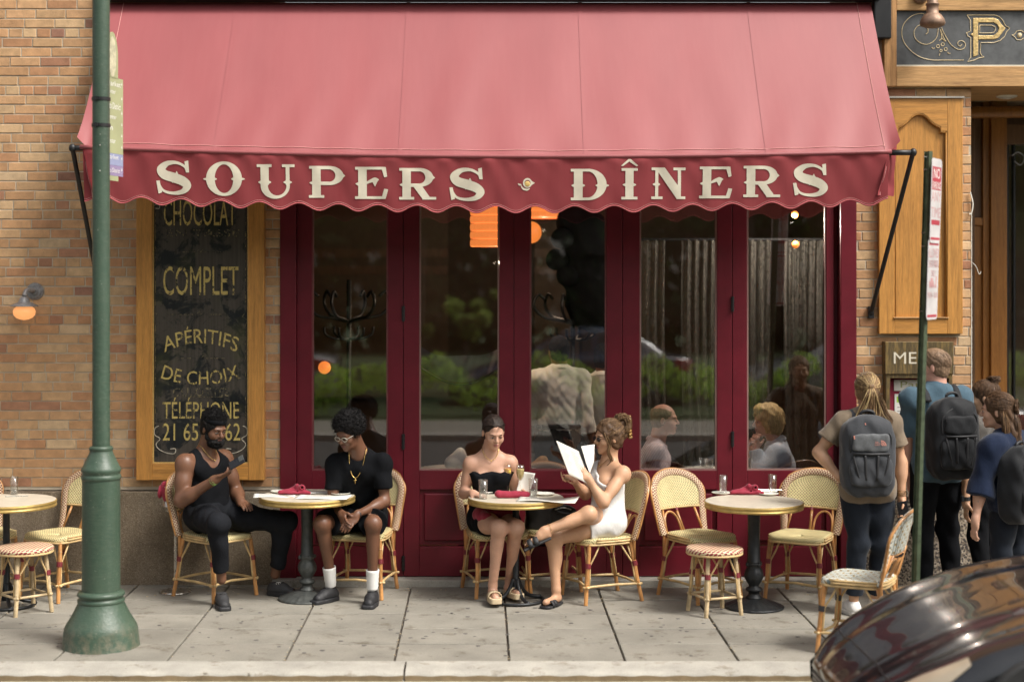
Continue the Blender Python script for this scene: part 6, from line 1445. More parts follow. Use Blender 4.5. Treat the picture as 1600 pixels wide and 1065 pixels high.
    def comb(s, name, m, target, n=200, g=.012, r=.0016, seed=3, face=True, side=1.0, back=.0, partx=None, zlow=-.35, hl=.62):
        rnd = random.Random(seed); mb = MB(); Rr = Vector(((.074+g)*s.hs, (.094+g)*s.hs, (.083+g)*s.hs)); c0 = Vector((0, -.016, .037)); T = Vector(target)-c0; Tn = Vector((T.x/Rr.x, T.y/Rr.y, T.z/Rr.z)); Tn.normalize(); k = 0
        while k < n:
            z = rnd.uniform(zlow, 1); a = rnd.random()*6.283; q = math.sqrt(max(0, 1-z*z)); p = Vector((q*math.cos(a), q*math.sin(a), z))
            if face and p.y > hl-.25*max(0, z) and p.z < .55: continue
            if face and p.y > .82: continue
            if partx is not None: pass
            k += 1; pts = []; o = Vector((rnd.gauss(0, .10), rnd.gauss(0, .10), rnd.gauss(0, .10))); e = (Tn+o).normalized(); m_ = 7; lift = 1+rnd.uniform(-.01, .035)
            for j in range(m_+1):
                t = j/m_; v = (p*(1-t)+e*t); v.normalize(); v *= lift-.03*(1-t)**3; pts.append(s.H(c0.x+v.x*Rr.x, c0.y+v.y*Rr.y, c0.z+v.z*Rr.z))
            mb.tube(pts, [r*.6]+[r]*(m_-1)+[r*.6], 4)
        return mb.build(name, m, s.t, smooth=True, world=True)
    def collar(s, m, r=.066):
        J = s.J; up = (J['neck']-J['pelvis']).normalized(); rr = (J['shR']-J['shL']).normalized(); fw = up.cross(rr).normalized(); c = J['neck']+up*.012
        b = MB(); b.tube([c+rr*r*math.sin(a)+fw*(r+.012)*math.cos(a)-up*.030*math.cos(a) for a in [.25+k*(6.283-.5)/22 for k in range(23)]], .024, 8, flat=.38, up=up)
        for sx in (-1, 1): b.tube([c+fw*(r+.012)+rr*sx*.012-up*.03, c+fw*(r+.030)+rr*sx*.05-up*.075], [.018, .004], 6, flat=.4)
        return b.build('collar', m, s.t, world=True, smooth=True)
    def garment(s, name, m, fn, wr=.004, wf=1.0, h=None, bnd=None, seed=0):
        lo, hi = bnd or s.bounds(.2); F = SDF(lo, hi, h or s.h); fn(F)
        if wr: F.wrinkle(wr, wf, seed)
        return F.mesh(name, m, s.t)
    def shoe(s, side, m=None, sole=None, kind='shoe', sockm=None):
        a, t = s.J['an'+side], s.J['to'+side]; d = (t-a); gz = t.z; d.z = 0; d.normalize(); r = Vector((d.y, -d.x, 0)); base = V3(a.x, a.y, 0); fl = gz-.03
        lo = [min(a[i], t[i])-.14 for i in range(3)]; hi = [max(a[i], t[i])+.14 for i in range(3)]; F = SDF(lo, hi, .0045); Q = Matrix((r, d, V3(0, 0, 1))).transposed(); heel = V3(a.x, a.y, fl)-d*.045; toe = V3(t.x, t.y, fl)+d*.015; L = (toe-heel).length
        if kind == 'shoe':
            F.caps(heel+V3(0, 0, .045)+d*.02, heel+d*L*.5+V3(0, 0, .055), .040, .038, .03); F.caps(heel+d*L*.4+V3(0, 0, .05), toe-d*.045+V3(0, 0, .030), .040, .036, .03); F.caps(heel+d*.04+V3(0, 0, .05), V3(a.x, a.y, fl+.085), .042, .036, .02)
            F.cut((0, 0, fl+.012), (0, 0, -1)); F.cut((0, 0, fl+.094), (0, 0, 1)); F.wrinkle(.0012, 2); o = F.mesh('shoe', m or M['shoe'], s.t)
            G_ = SDF(lo, hi, .0045); G_.ell(heel.lerp(toe, .25)+V3(0, 0, .012), (.044, .07, .03), Q, .02, pw=4); G_.ell(heel.lerp(toe, .68)+V3(0, 0, .010), (.050, .085, .024), Q, .03, pw=4); G_.cut((0, 0, fl), (0, 0, -1)); G_.cut((0, 0, fl+.028), (0, 0, 1)); G_.mesh('sole', sole or M['rubber'], o)
            lc = MB()
            for k in range(4): c = heel+d*L*(.48+.075*k)+V3(0, 0, .094-.011*k); lc.tube([c-r*.022, c+V3(0, 0, .006), c+r*.022], .003, 5)
            lc.build('laces', m or M['shoe'], o, world=True, smooth=True)
        else:
            th = .04 if kind == 'platform' else .016; G_ = SDF(lo, hi, .004); G_.ell(heel.lerp(toe, .3)+V3(0, 0, th/2), (.038, .075, .05), Q, .02, pw=4); G_.ell(heel.lerp(toe, .68)+V3(0, 0, th/2), (.046, .085, .05), Q, .03, pw=4)
            if kind == 'tilt': pass
            G_.cut((0, 0, fl), (0, 0, -1)); G_.cut((0, 0, fl+th), (0, 0, 1)); o = G_.mesh('sandal', m or M['rubber'], s.t)
            B = MB()
            for q, wd in (((.62), .028),) if kind == 'platform' else ((.56, .016), (.74, .016)):
                c = heel.lerp(toe, q)+V3(0, 0, th); B.grid(lambda u, v: c+d*(v-.5)*2*wd-r*.048*math.cos(math.pi*u)+V3(0, 0, .046*math.sin(math.pi*u)**.7-.012), 12, 2)
            B.build('strap', m or M['rubber'], o, world=True, smooth=True, thick=.006)
        return o
    def necklace(s, m, drop=.10, r=.0022, pend=False, off=.012):
        J = s.J; up = (J['neck']-J['pelvis']).normalized(); rr = (J['shR']-J['shL']).normalized(); fw = up.cross(rr).normalized(); c = J['neck']; pts = []
        for k in range(25):
            a = -math.pi*.5+k*math.pi/12; x = math.sin(a); y = math.cos(a); front = max(0, y)
            pts.append(c+rr*x*.062+fw*(.062*y+.045*front*min(1, drop*6)+off)+up*(.052-(.05+drop)*front**1.3))
        b = MB(); b.tube(pts, r, 5, closed=True)
        if pend: q = pts[6+0] if 0 else max(pts, key=lambda p: (p-c).dot(fw)); b.obox(q-up*.022, rr*.003, fw*.003, up*.022); b.obox(q-up*.016, rr*.011, fw*.003, up*.003)
        else: b.ell(max(pts, key=lambda p: (p-c).dot(fw))-up*.006, (.005, .005, .006), 8, 5)
        return b.build('necklace', m, s.t, world=True, smooth=True)
def curls(F, c, Q, R3, n, r, seed, cutfn=None):
    rnd = random.Random(seed)
    for i in range(n):
        z = rnd.uniform(-.6, 1); a = rnd.random()*6.28; q = math.sqrt(max(0, 1-z*z)); p = Vector((R3[0]*q*math.cos(a), R3[1]*q*math.sin(a), R3[2]*z))
        if cutfn and cutfn(p): continue
        F.ell(Vector(c)+Q@p, (r*rnd.uniform(.6, 1.2),)*3, None, .006)

# ---------------- A: bearded man in a tank top with a phone
A = Person('bearded man in a black tank top and headband looking down at his phone', dict(
    pelvis=W(328, 806, -.42), neck=W(321, 706, -.47), shR=W(289, 722, -.62), shL=W(349, 715, -.32), head=W(334, 669, -.53),
    elR=W(283, 782, -.68), wrR=W(336, 749, -.78), elL=W(370, 770, -.27), wrL=W(376, 783, -.46),
    hipR=W(315, 806, -.49), hipL=W(342, 803, -.35), knR=W(341, 818, -.90), anR=W(346, 905, -.80), toR=W(357, 938, -.98)*1.0, knL=W(447, 815, -.55), anL=W(430, 897, -.42), toL=W(450, 925, -.42)),
    (.78, -.63, 0), M['skin_d1'], (.66, -.66, -.30), w=1.12, arm=1.25, leg=1.05)
A.J['toR'].z = .03; A.J['toL'].z = .03; A.J['toL'] = A.J['anL']+V3(.15, -.06, 0); A.J['toL'].z = .03; A.J['anL'].z = max(.10, A.J['anL'].z); A.J['toR'] = A.J['anR']+V3(.05, -.17, 0); A.J['toR'].z = .03
A.body([('R', (.88, -.18, .42), (-.15, .25, .9), dict(thumb=-1, curl=.5)), ('L', (.35, -.62, -.12), (.1, .1, -1), dict(thumb=1, curl=.25))])
A.face('lip_d', 'h_black'); H, Q = A.H, A.HM
def f(F):
    A.cap(F, .012, fr=(.068, .07, .09), fc=(0, .088, -.025), low=.0); curls(F, H(0, -.014, .045), Q, (.082, .098, .088), 420, .0095, 3, lambda p: p.z < -.0 or (p.y > .05 and p.z < .05))
A.garment('hair', M['h_black'], f, .003, 3, .0045, ([A.hc[i]-.17 for i in range(3)], [A.hc[i]+.17 for i in range(3)]))
b = MB(); b.tube([H(.080*math.cos(k*math.pi/16), -.012+.100*math.sin(k*math.pi/16), .064+.010*math.sin(k*math.pi/16)) for k in range(32)], .017, 8, closed=True, flat=.35, up=Q@V3(0, 0, 1)); b.build('headband', M['cl_black'], A.t, world=True, smooth=True)
def f(F):
    F.ell(H(0, .040, -.070), (.060, .060, .054), Q, .02); F.ell(H(0, .072, -.098), (.032, .030, .030), Q, .02)
    for sx in (-1, 1): F.caps(H(sx*.062, .02, -.06), H(sx*.068, .01, -.0), .016, .010, .02)
    F.ell(H(0, .110, -.026), (.042, .034, .014), Q, .006, 'sub'); F.ell(H(0, .1, -.060), (.022, .02, .009), Q, .004, 'sub'); F.cut(H(0, 0, -.012), Q@V3(0, .35, .94)); F.cut(H(0, -.0, -.05), Q@V3(0, -1, 0))
    curls(F, H(0, .05, -.08), Q, (.056, .055, .044), 160, .009, 8, lambda p: p.z > .02)
A.garment('beard', M['h_black'], f, .002, 3, .004, ([A.hc[i]-.17 for i in range(3)], [A.hc[i]+.17 for i in range(3)]))
def tank(P, strap=.05, low=.74, under=True, g=.011):
    J = P.J; up = (J['neck']-J['pelvis']).normalized(); r = (J['shR']-J['shL']).normalized(); fw = up.cross(r).normalized()
    def f(F):
        P.torso_prims(F, g, lower=False); P.torso_prims(F, g+.002, lower=True, upper=False, cuts=[(J['pelvis']-up*.06, -up)])
        for sx, sh in ((-1, 'shL'), (1, 'shR')):      # arm holes
            F.caps(J[sh]+r*sx*.03-up*.06, J[sh]+r*sx*.015+up*.12, .078, .095, .02, 'sub')
        F.ell(J['neck']+fw*.05-up*.01, (.072, .12, .10), Matrix((r, fw, up)).transposed(), .015, 'sub'); F.ell(J['neck']+up*.03, (.075, .09, .05), Matrix((r, fw, up)).transposed(), .015, 'sub')
    return f
A.garment('tank_top', M['cl_black'], tank(A), .003)
def trousers(P, g=.014, t1=1.86, flare=.004, up_t=.22, gl=None, k=.035, cuff=True):
    def f(F):
        J = P.J; up = (J['neck']-J['pelvis']).normalized(); P.torso_prims(F, g, upper=False, cuts=[(J['pelvis'].lerp(J['neck'], up_t), up)])
        for sd in 'LR': P.leg_prims(F, sd, g if gl is None else gl, t1=t1, cutend=True, flare=flare, k=k)
    return f
A.garment('joggers', M['cl_char'], trousers(A, .016, 1.84, .002), .006, .8); A.shoe('L'); A.shoe('R')
A.necklace(M['goldm'], .05, .0024, off=.02)
wr, d_ = A.J['wrR'], (A.J['wrR']-A.J['elR']).normalized(); b = MB(); c = wr-d_*.015; b.tube([c-d_*.011, c+d_*.011], .0345, 16, cap=False); b.build('wristband', M['lime'], A.t, world=True, smooth=True, thick=.003)
wr, d_ = A.J['wrL'], (A.J['wrL']-A.J['elL']).normalized(); b = MB(); c = wr-d_*.005; b.tube([c-d_*.005, c+d_*.005], .034, 16, cap=False); b.build('bracelet', plain('braided_cord', (.30, .16, .09), .7), A.t, world=True, smooth=True, thick=.003)
ph = W(370, 722, -.83); t = thing('phone', 'black smartphone held by the bearded man', 'phone', ph); ex_ = V3(.72, -.1, .40).normalized(); ez_ = V3(-.30, .50, .8); ez_ = (ez_-ex_*ez_.dot(ex_)).normalized(); ey_ = ez_.cross(ex_)
MB().obox((0, 0, 0), ex_*.060, ey_*.005, ez_*.031).build('case', M['pin'], t, bevel=.004); MB().obox(ey_*-.006+ex_*.04+ez_*.01, ex_*.02, ey_*.002, ez_*.02).build('camera_bump', M['iron'], t, bevel=.003)
m = MB(); q = A.J['anL']+V3(.02, -.045, -.055)
lg = MB(); 
for dx in (0, .016): lg.tube([q+V3(dx+.008*math.cos(a), -.002, .008*math.sin(a)) for a in [k*.9 for k in range(6)]], .002, 4)
lg.build('shoe_logo', M['whiteplastic'], A.t, world=True)

# ---------------- B: young man with afro and glasses
B = Person('young man with an afro, glasses and black T-shirt, hands clasped between his knees', dict(
    pelvis=W(563, 806, -.32), neck=W(561, 709, -.50), shR=W(524, 722, -.47), shL=W(597, 722, -.53), head=W(545, 676, -.60),
    elR=W(519, 786, -.52), wrR=W(533, 802, -.74), elL=W(601, 783, -.56), wrL=W(558, 803, -.78),
    hipR=W(545, 808, -.33), hipL=W(582, 808, -.34), knR=W(503, 818, -.74), anR=W(517, 902, -.62), toR=(0, 0, 0), knL=W(583, 818, -.80), anL=W(582, 907, -.74), toL=(0, 0, 0)),
    (-.24, -.97, 0), M['skin_d2'], (-.52, -.74, -.42), w=1.0, arm=.98, leg=.98)
B.J['toR'] = B.J['anR']+V3(-.10, -.12, 0); B.J['toR'].z = .03; B.J['toL'] = B.J['anL']+V3(-.02, -.17, 0); B.J['toL'].z = .03
B.body([('R', (.25, -.75, -.5), (.7, .2, -.3), dict(thumb=1, curl=.35)), ('L', (-.55, -.45, -.62), (-.25, .3, -.7), dict(thumb=-1, curl=.22))])
B.face('lip_d', 'h_black'); H, Q = B.H, B.HM
def f(F):
    F.ell(H(0, -.03, .056), (.106, .112, .098), Q, .02); F.ell(H(0, .10, -.032), (.064, .075, .082), Q, .012, 'sub'); F.cut(H(0, -.02, -.05), Q@V3(0, .2, -.97))
    curls(F, H(0, -.03, .056), Q, (.105, .110, .096), 1100, .0095, 5, lambda p: (p.y > .06 and p.z < .01) or p.z < -.075)
def frizz(P, n, c, R3, ln, seed, cutfn):
    rnd = random.Random(seed); mb = MB(); k = 0
    while k < n:
        z = rnd.uniform(-.7, 1); a = rnd.random()*6.28; q = math.sqrt(max(0, 1-z*z)); p = Vector((R3[0]*q*math.cos(a), R3[1]*q*math.sin(a), R3[2]*z))
        if cutfn(p): continue
        k += 1; o = p.normalized(); sdv = Vector((rnd.gauss(0, 1), rnd.gauss(0, 1), rnd.gauss(0, 1))).cross(o).normalized(); s2 = o.cross(sdv); L = ln*rnd.uniform(.5, 1.2); rr = .006
        mb.tube([P.H(*(Vector(c)+p*.96+o*L*t+(sdv*math.cos(9*t+a)+s2*math.sin(9*t+a))*rr)) for t in (0, .2, .4, .6, .8, 1)], [.0022, .002, .002, .0018, .0015, .001], 4)
    return mb.build('curls', M['h_black'], P.t, world=True)
frizz(B, 750, (0, -.03, .056), (.110, .116, .102), .026, 21, lambda p: (p.y > .06 and p.z < .015) or p.z < -.08)
frizz(A, 420, (0, -.014, .050), (.084, .100, .090), .022, 22, lambda p: p.z < .035)
frizz(A, 260, (0, .045, -.085), (.058, .056, .046), .012, 23, lambda p: p.z > .0 or p.y < -.01)
B.garment('hair', M['h_black'], f, .003, 4, .0045, ([B.hc[i]-.24 for i in range(3)], [B.hc[i]+.24 for i in range(3)]))
def glasses(P, m, r=.021, lens=None, ht=.016):
    b = MB(); H = P.H
    for sx in (-1, 1):
        b.tube([H(sx*.033+.023*math.cos(a), .101-.006*abs(math.cos(a)*sx+0), .001+ht*math.sin(a)) for a in [k*math.pi/8 for k in range(16)]], .0024, 5, closed=True)
        b.tube([H(sx*.056, .096, .006), H(sx*.072, .05, .006), H(sx*.078, -.005, .004)], .002, 5)
    b.tube([H(-.011, .103, .004), H(0, .106, .006), H(.011, .103, .004)], .002, 5); o = b.build('glasses', m, P.t, world=True, smooth=True)
    if lens:
        for sx in (-1, 1):
            q = MB(); q.ell(H(sx*.033, .100, .001), (.023, .004, ht), 14, 7, P.HM); q.build('lens', lens, o, world=True, smooth=True)
    return o
glasses(B, plain('clear_acetate', (.62, .58, .48), .25, bump=0))
def tee(P, g=.013, t1=.62, low=-.05, flare=.012, neck=.062, up_t=1.0, gl=None, dn=0):
    J = P.J; up = (J['neck']-J['pelvis']).normalized(); r = (J['shR']-J['shL']).normalized(); fw = up.cross(r).normalized()
    def f(F):
        P.torso_prims(F, g, upper=True, lower=False); P.torso_prims(F, g+.003, upper=False, lower=True, cuts=[(J['pelvis']-up*(dn-low*0+.04), -up)])
        for sd in 'LR': P.arm_prims(F, sd, g, t1=t1, cutend=True, flare=flare)
        F.caps(J['neck']-up*.03+fw*.012, J['neck']+up*.12+fw*.03, neck, neck+.012, .008, 'sub')
    return f
B.garment('t_shirt', M['cl_black'], tee(B, .014, .66), .005, .9)
def shorts(P, g=.018, t1=.78, flare=.018): return trousers(P, g, t1, flare, .2)
B.garment('shorts', M['cl_black'], shorts(B, .020, .80, .022), .005, .9)
def socks(P, m, t=(.62, .98)):
    for sd in 'LR':
        a, e = P.J['kn'+sd], P.J['an'+sd]; b = MB(); p, q = a.lerp(e, t[0]), e-V3(0, 0, .065); n = 9; b.tube([p.lerp(q, k/n)+V3(.002*math.sin(k*3), 0, 0) for k in range(n+1)], [.046*P.leg*(1-.18*k/n)+.002*(k % 2) for k in range(n+1)] if False else [.047*P.leg, .038*P.leg], 16, cap=False); b.build('sock', m, P.t, world=True, smooth=True, thick=.004)
socks(B, M['sock'], (.80, 1)); B.shoe('L', M['rubber']); B.shoe('R', M['rubber']); B.necklace(M['goldm'], .13, .0034, True, .034)
wr, d_ = B.J['wrL'], (B.J['wrL']-B.J['elL']).normalized(); b = MB(); b.tube([wr-d_*.012, wr+d_*.0], .029, 14, cap=False); b.build('bracelet', M['rubber'], B.t, world=True, thick=.004)
b = MB(); b.ell(H(.079, -.008, -.030), (.004,)*3, 8, 5); b.ell(H(-.079, -.008, -.030), (.004,)*3, 8, 5); b.build('earrings', M['silver'], B.t, world=True)

# ---------------- C: woman in a black strapless top
C = Person('woman with slicked back dark hair in a black strapless top reading a slip of paper', dict(
    pelvis=W(768, 811, -.35), neck=W(766, 707, -.43), shR=W(736, 722, -.45), shL=W(797, 721, -.43), head=W(771, 675, -.49),
    elR=W(725, 770, -.42), wrR=W(738, 770, -.62), elL=W(806, 772, -.38), wrL=W(819, 773, -.52),
    hipR=W(750, 812, -.38), hipL=W(787, 812, -.34), knR=W(780, 824, -.80), anR=W(770, 911, -.70), toR=(0, 0, 0), knL=W(806, 824, -.76), anL=W(796, 905, -.55), toL=(0, 0, 0)),
    (.26, -.965, 0), M['skin_l1'], (.25, -.86, -.36), fem=True, w=.90, arm=.92, leg=.97)
C.J['toR'] = C.J['anR']+V3(.02, -.15, 0); C.J['toR'].z = .055; C.J['toL'] = C.J['anL']+V3(.06, -.13, 0); C.J['toL'].z = .055
C.body(feet=True, hands=[('R', (.45, -.5, -.05), (.1, .1, -1), dict(thumb=-1, curl=.5)), ('L', (.25, -.7, .05), (-.8, 0, -.2), dict(thumb=-1, curl=.5))])
C.face('lip', 'h_dark'); H, Q = C.H, C.HM
C.garment('hair', M['h_dark'], lambda F: (C.cap(F, .006, fr=(.068, .07, .104), fc=(0, .088, -.022), low=-.03), F.ell(H(0, -.115, .0), (.032, .03, .034), Q, .01), F.caps(H(0, .09, .125), H(0, -.0, .131), .003, .003, .004, 'sub')), .0008, 4, .0045, ([C.hc[i]-.19 for i in range(3)], [C.hc[i]+.19 for i in range(3)]))
def bandeau(P, a=.42, b=.79, g=.008):
    J = P.J; up = (J['neck']-J['pelvis']).normalized()
    def f(F): cu = [(J['pelvis'].lerp(J['neck'], b), up), (J['pelvis'].lerp(J['neck'], a), -up)]; P.torso_prims(F, g, lower=False, cuts=cu)
    return f
C.garment('strapless_top', M['cl_black'], bandeau(C, .0, .735, .015), .002, 1.2); C.garment('shorts', M['cl_black'], shorts(C, .012, .42, .006), .003)
C.garment('lap_napkin', M['napkin'], lambda F: (F.caps(C.J['hipR'].lerp(C.J['knR'], .32)+V3(-.02, 0, .075), C.J['hipL'].lerp(C.J['knL'], .42)+V3(.0, 0, .072), .052, .05, .04), F.caps(C.J['hipR'].lerp(C.J['knR'], .35)+V3(-.06, 0, .05), C.J['hipR'].lerp(C.J['knR'], .58)+V3(-.03, 0, .05), .045, .04, .04)), .004, 1.2)
C.comb('combed_hair', M['h_dark'], (0, -.115, .0), 420, .006, .0012, hl=.50)
C.strands('hairline_strands', M['h_dark'], [bez([H(.01*sx, .088, .085), H(.045*sx, .060, .092), H(.070*sx, .01, .06), H(.05*sx, -.08, .02)], 4) for sx in (-1, 1)], 70, .007, .0010, 31)
C.shoe('L', M['beige'], kind='platform'); C.shoe('R', M['beige'], kind='platform'); C.necklace(M['goldm'], .035, .0026, off=.018)
p = tp(818, 771, .0)+V3(0, .0, .04); rc = MB(); rc.grid(lambda u, v: (p.x-.055+u*.10+.04*v, p.y-.0+.02*math.sin(u*3+v), p.z-.035+v*.155-.01*u*v), 6, 10); o = rc.build('receipt', M['paper_w'], None, smooth=True, thick=.001); tag(o, 'white slip of paper held by the woman in the strapless top', 'paper slip')

# ---------------- D: woman in a white one-shoulder dress
D = Person('woman in a white one-shoulder dress and sunglasses reading a menu, legs crossed', dict(
    pelvis=W(949, 812, -.53), neck=W(951, 722, -.52), shL=W(974, 738, -.68), shR=W(932, 733, -.36), head=W(951, 683, -.54),
    elL=W(943, 785, -.82), wrL=W(921, 750, -.82), elR=W(915, 772, -.50), wrR=W(896, 750, -.70),
    hipL=W(951, 818, -.64), hipR=W(940, 815, -.43), knL=W(864, 840, -.72), anL=W(869, 921, -.76), toL=(0, 0, 0), knR=W(920, 803, -.83), anR=W(851, 829, -.90), toR=(0, 0, 0)),
    (-.93, -.36, 0), M['skin_l2'], (-.93, -.36, -.10), fem=True, w=.88, arm=.95, leg=.97)
D.J['toL'] = D.J['anL']+V3(-.08, -.13, 0); D.J['toL'].z = .032; D.J['toR'] = D.J['anR']+V3(-.11, -.03, -.075); 
lo, hi = D.bounds()
def dbody():
    F = SDF(lo, hi, D.h); D.torso_prims(F)
    for sd in 'LR': D.leg_prims(F, sd); D.arm_prims(F, sd)
    a = D.J['anL']; t = D.J['toL']; d = (t-a); d.z = 0; d.normalize(); F.caps(a, V3(a.x, a.y, .05), .030, .028, .02); F.caps(V3(a.x, a.y, .045)-d*.03, t+V3(0, 0, .01), .027, .022, .03)
    a = D.J['anR']; t = D.J['toR']; d = (t-a).normalized(); F.caps(a, a+d*.04, .030, .030, .02); F.caps(a+V3(.02, 0, -.03), t, .026, .020, .03)
    for i in range(5): F.caps(t, t+d*.03+V3(-.004, -.016+i*.008, 0), .007, .006, .004)
    D.head_prims(F); D.hand(F, 'L', (-.42, .05, .85), (-.6, .75, -.1), thumb=1, curl=.25, curls=[.1, .15, .3, .5]); D.hand(F, 'R', (-.72, -.5, .25), (.3, -.5, .6), thumb=-1, curl=.5); D.bodyo = F.mesh('body', D.skin, D.t)
dbody(); D.face('lip', 'h_dark', eyes=False); H, Q = D.H, D.HM
glasses(D, M['eyed'], lens=M['pin'], ht=.015)
D.garment('hair', M['h_brown'], lambda F: (D.cap(F, .014, fr=(.068, .07, .095), fc=(0, .092, -.026), low=-.045), F.ell(H(0, -.115, .035), (.05, .045, .065), Q, .03), F.ell(H(0, -.12, .09), (.045, .04, .04), Q, .02)), .004, 2.2, .0045, ([D.hc[i]-.24 for i in range(3)], [D.hc[i]+.24 for i in range(3)]))
D.comb('combed_hair', M['h_brown'], (0, -.12, .075), 300, .016, .0018, 5); D.comb('light_strands', M['h_light'], (0, -.12, .075), 110, .018, .0018, 6)
up_paths = []
for k in range(16):
    a = k/16*2*math.pi; up_paths.append(bez([H(.04*math.cos(a), -.09, .02), H(.06*math.cos(a), -.13-.02*math.sin(a), .05+.02*math.sin(a*2)), H(.055*math.cos(a+1), -.14, .10+.03*math.sin(a)), H(.03*math.cos(a+2), -.11, .14+.02*math.sin(a*3)), H(.04*math.cos(a+3.2), -.085, .12)], 4))
D.strands('updo_strands', M['h_light'], up_paths, 150, .022, .0022, 4)
D.strands('loose_strands', M['h_light'], [bez([H(-.062, .055, .05), H(-.076, .048, .0), H(-.07, .03, -.05), H(-.065, .045, -.10), H(-.06, .02, -.16), H(-.05, .05, -.19)], 4), bez([H(.062, .06, .05), H(.072, .055, .0), H(.07, .06, -.06), H(.06, .05, -.13)], 4)], 46, .010, .0018, 5)
cc_ = MB()
for k in range(7): z = -.02+.024*k; cc_.tube(bez([H(-.05, -.14, z), H(-.035, -.165, z+.004), H(.0, -.172, z), H(.035, -.165, z+.004)], 4), .0085, 7)
cc_.tube([H(-.02, -.168, -.03), H(-.02, -.172, .14)], .010, 8); cc_.build('claw_clip', M['tort'], D.t, world=True, smooth=True)
def dress(F):
    J = D.J; up = (J['neck']-J['pelvis']).normalized(); r = (J['shR']-J['shL']).normalized(); fw = up.cross(r).normalized(); n = (up*.86+r*-.50).normalized()      # slanted neckline rising to her right shoulder
    D.torso_prims(F, .009, lower=False, cuts=[(J['pelvis'].lerp(J['neck'], .80), n)]); D.torso_prims(F, .012, upper=False)
    F.caps(J['shR']*.75+J['neck']*.25+up*.005, J['pelvis'].lerp(J['neck'], .68)+r*.06+fw*.07, .040, .050, .03); F.caps(J['shR']*.75+J['neck']*.25+up*.005, J['pelvis'].lerp(J['neck'], .7)+r*.06-fw*.06, .040, .05, .03)
    for sd, t1 in (('L', .36), ('R', .36)): D.leg_prims(F, sd, .015, t1=t1, cutend=True, flare=.004)
D.garment('dress', M['cl_white'], dress, .0035, 1.1); D.shoe('L', M['rubber'], kind='slide')
a, t_ = D.J['anR'], D.J['toR']; d_ = (t_-a).normalized(); sl_n = V3(-.45, 0, -.9).normalized()
b = MB(); sd_ = d_.cross(V3(0, 1, 0)).normalized(); fr_ = V3(0, -1, 0); hl = a+V3(.045, 0, -.045); tt = t_+d_*.045+V3(-.0, 0, -.028); b.obox((hl+tt)/2, (tt-hl)/2, fr_*.040, (tt-hl).cross(fr_).normalized()*.009); o = b.build('sandal', M['rubber'], D.t, world=True, bevel=.008)
b = MB(); 
for q in (.5, .72): c = hl.lerp(tt, q); nn = (tt-hl).cross(fr_).normalized(); nn = nn if nn.z > 0 else -nn; dd = (tt-hl).normalized(); b.grid(lambda u, v: c+dd*(v-.5)*.034+fr_*.043*math.cos(math.pi*u)+nn*(.052*math.sin(math.pi*u)**.7), 10, 2)
b.build('strap', M['rubber'], o, world=True, smooth=True, thick=.006); D.necklace(M['goldm'], .02, .0018)
nb = MB()
for sd in 'LR':
    for p, d_ in D.tips[sd]: nb.ell(p+d_*.002, (.0072, .0072, .0072), 8, 5)
nb.build('painted_nails', M['nail'], D.t, world=True, smooth=True); b = MB(); a = D.J['anR']+(D.J['knR']-D.J['anR']).normalized()*.04; q = (D.J['knR']-D.J['anR']).normalized(); b.tube([a-q*.001, a+q*.001], .040, 20, cap=False); b.build('anklet', M['goldm'], D.t, world=True, thick=.002)
mc = W(902, 726, -.90); t = thing('menu_booklet', 'open menu booklet held up by the woman in the white dress', 'menu', mc); m_ = {}
def bk(c00, c10, c11, c01, y0, y1, nm, mm):    # a page from four photo corners at real depths
    P = [W(c00[0], c00[1], y0)-mc, W(c10[0], c10[1], y1)-mc, W(c11[0], c11[1], y1)-mc, W(c01[0], c01[1], y0)-mc]
    b = MB(); b.grid(lambda u, v: P[0].lerp(P[1], u).lerp(P[3].lerp(P[2], u), v)+V3(0, .008*math.sin(u*3.1), 0), 10, 10); return b.build(nm, mm, t, smooth=True, thick=.002), P
o, P = bk((889, 741), (927, 760), (907, 706), (869, 688), -.94, -.80, 'front_page', M['paper'])
b = MB()
for k in range(15):
    for cidx in (0, 1):
        v0 = .08+k*.056; u0 = .10+cidx*.42; L_ = .30*(.55+.45*((k*5+cidx*3) % 4)/3); f = lambda u, v: P[0].lerp(P[1], u).lerp(P[3].lerp(P[2], u), v)+V3(0, .008*math.sin(u*3.1)-.0022, 0); b.add([f(u0, v0), f(u0+L_, v0), f(u0+L_, v0+.012), f(u0, v0+.012)], [(0, 1, 2, 3)])
b.build('print', plain('faint_print', (.40, .35, .29), .8, bump=0), o)
bk((907, 706), (927, 760), (929, 700), (927, 694), -.80, -.78, 'inner_page', M['paper_w']) if 0 else bk((921, 742), (928, 722), (929, 694), (908, 697), -.78, -.70, 'inner_page', M['paper_w'])
b = MB(); b.tube([W(906, 704, -.81)-mc, W(916, 728, -.81)-mc, W(928, 759, -.80)-mc], .006, 6); b.build('binding', M['pin'], t); b = MB(); b.grid(lambda u, v: P[0].lerp(P[1], u).lerp(P[3].lerp(P[2], u), v)+V3(0, .008*math.sin(u*3.1)+.006, 0), 10, 10); b.build('cover', M['pin'], t, thick=.003)

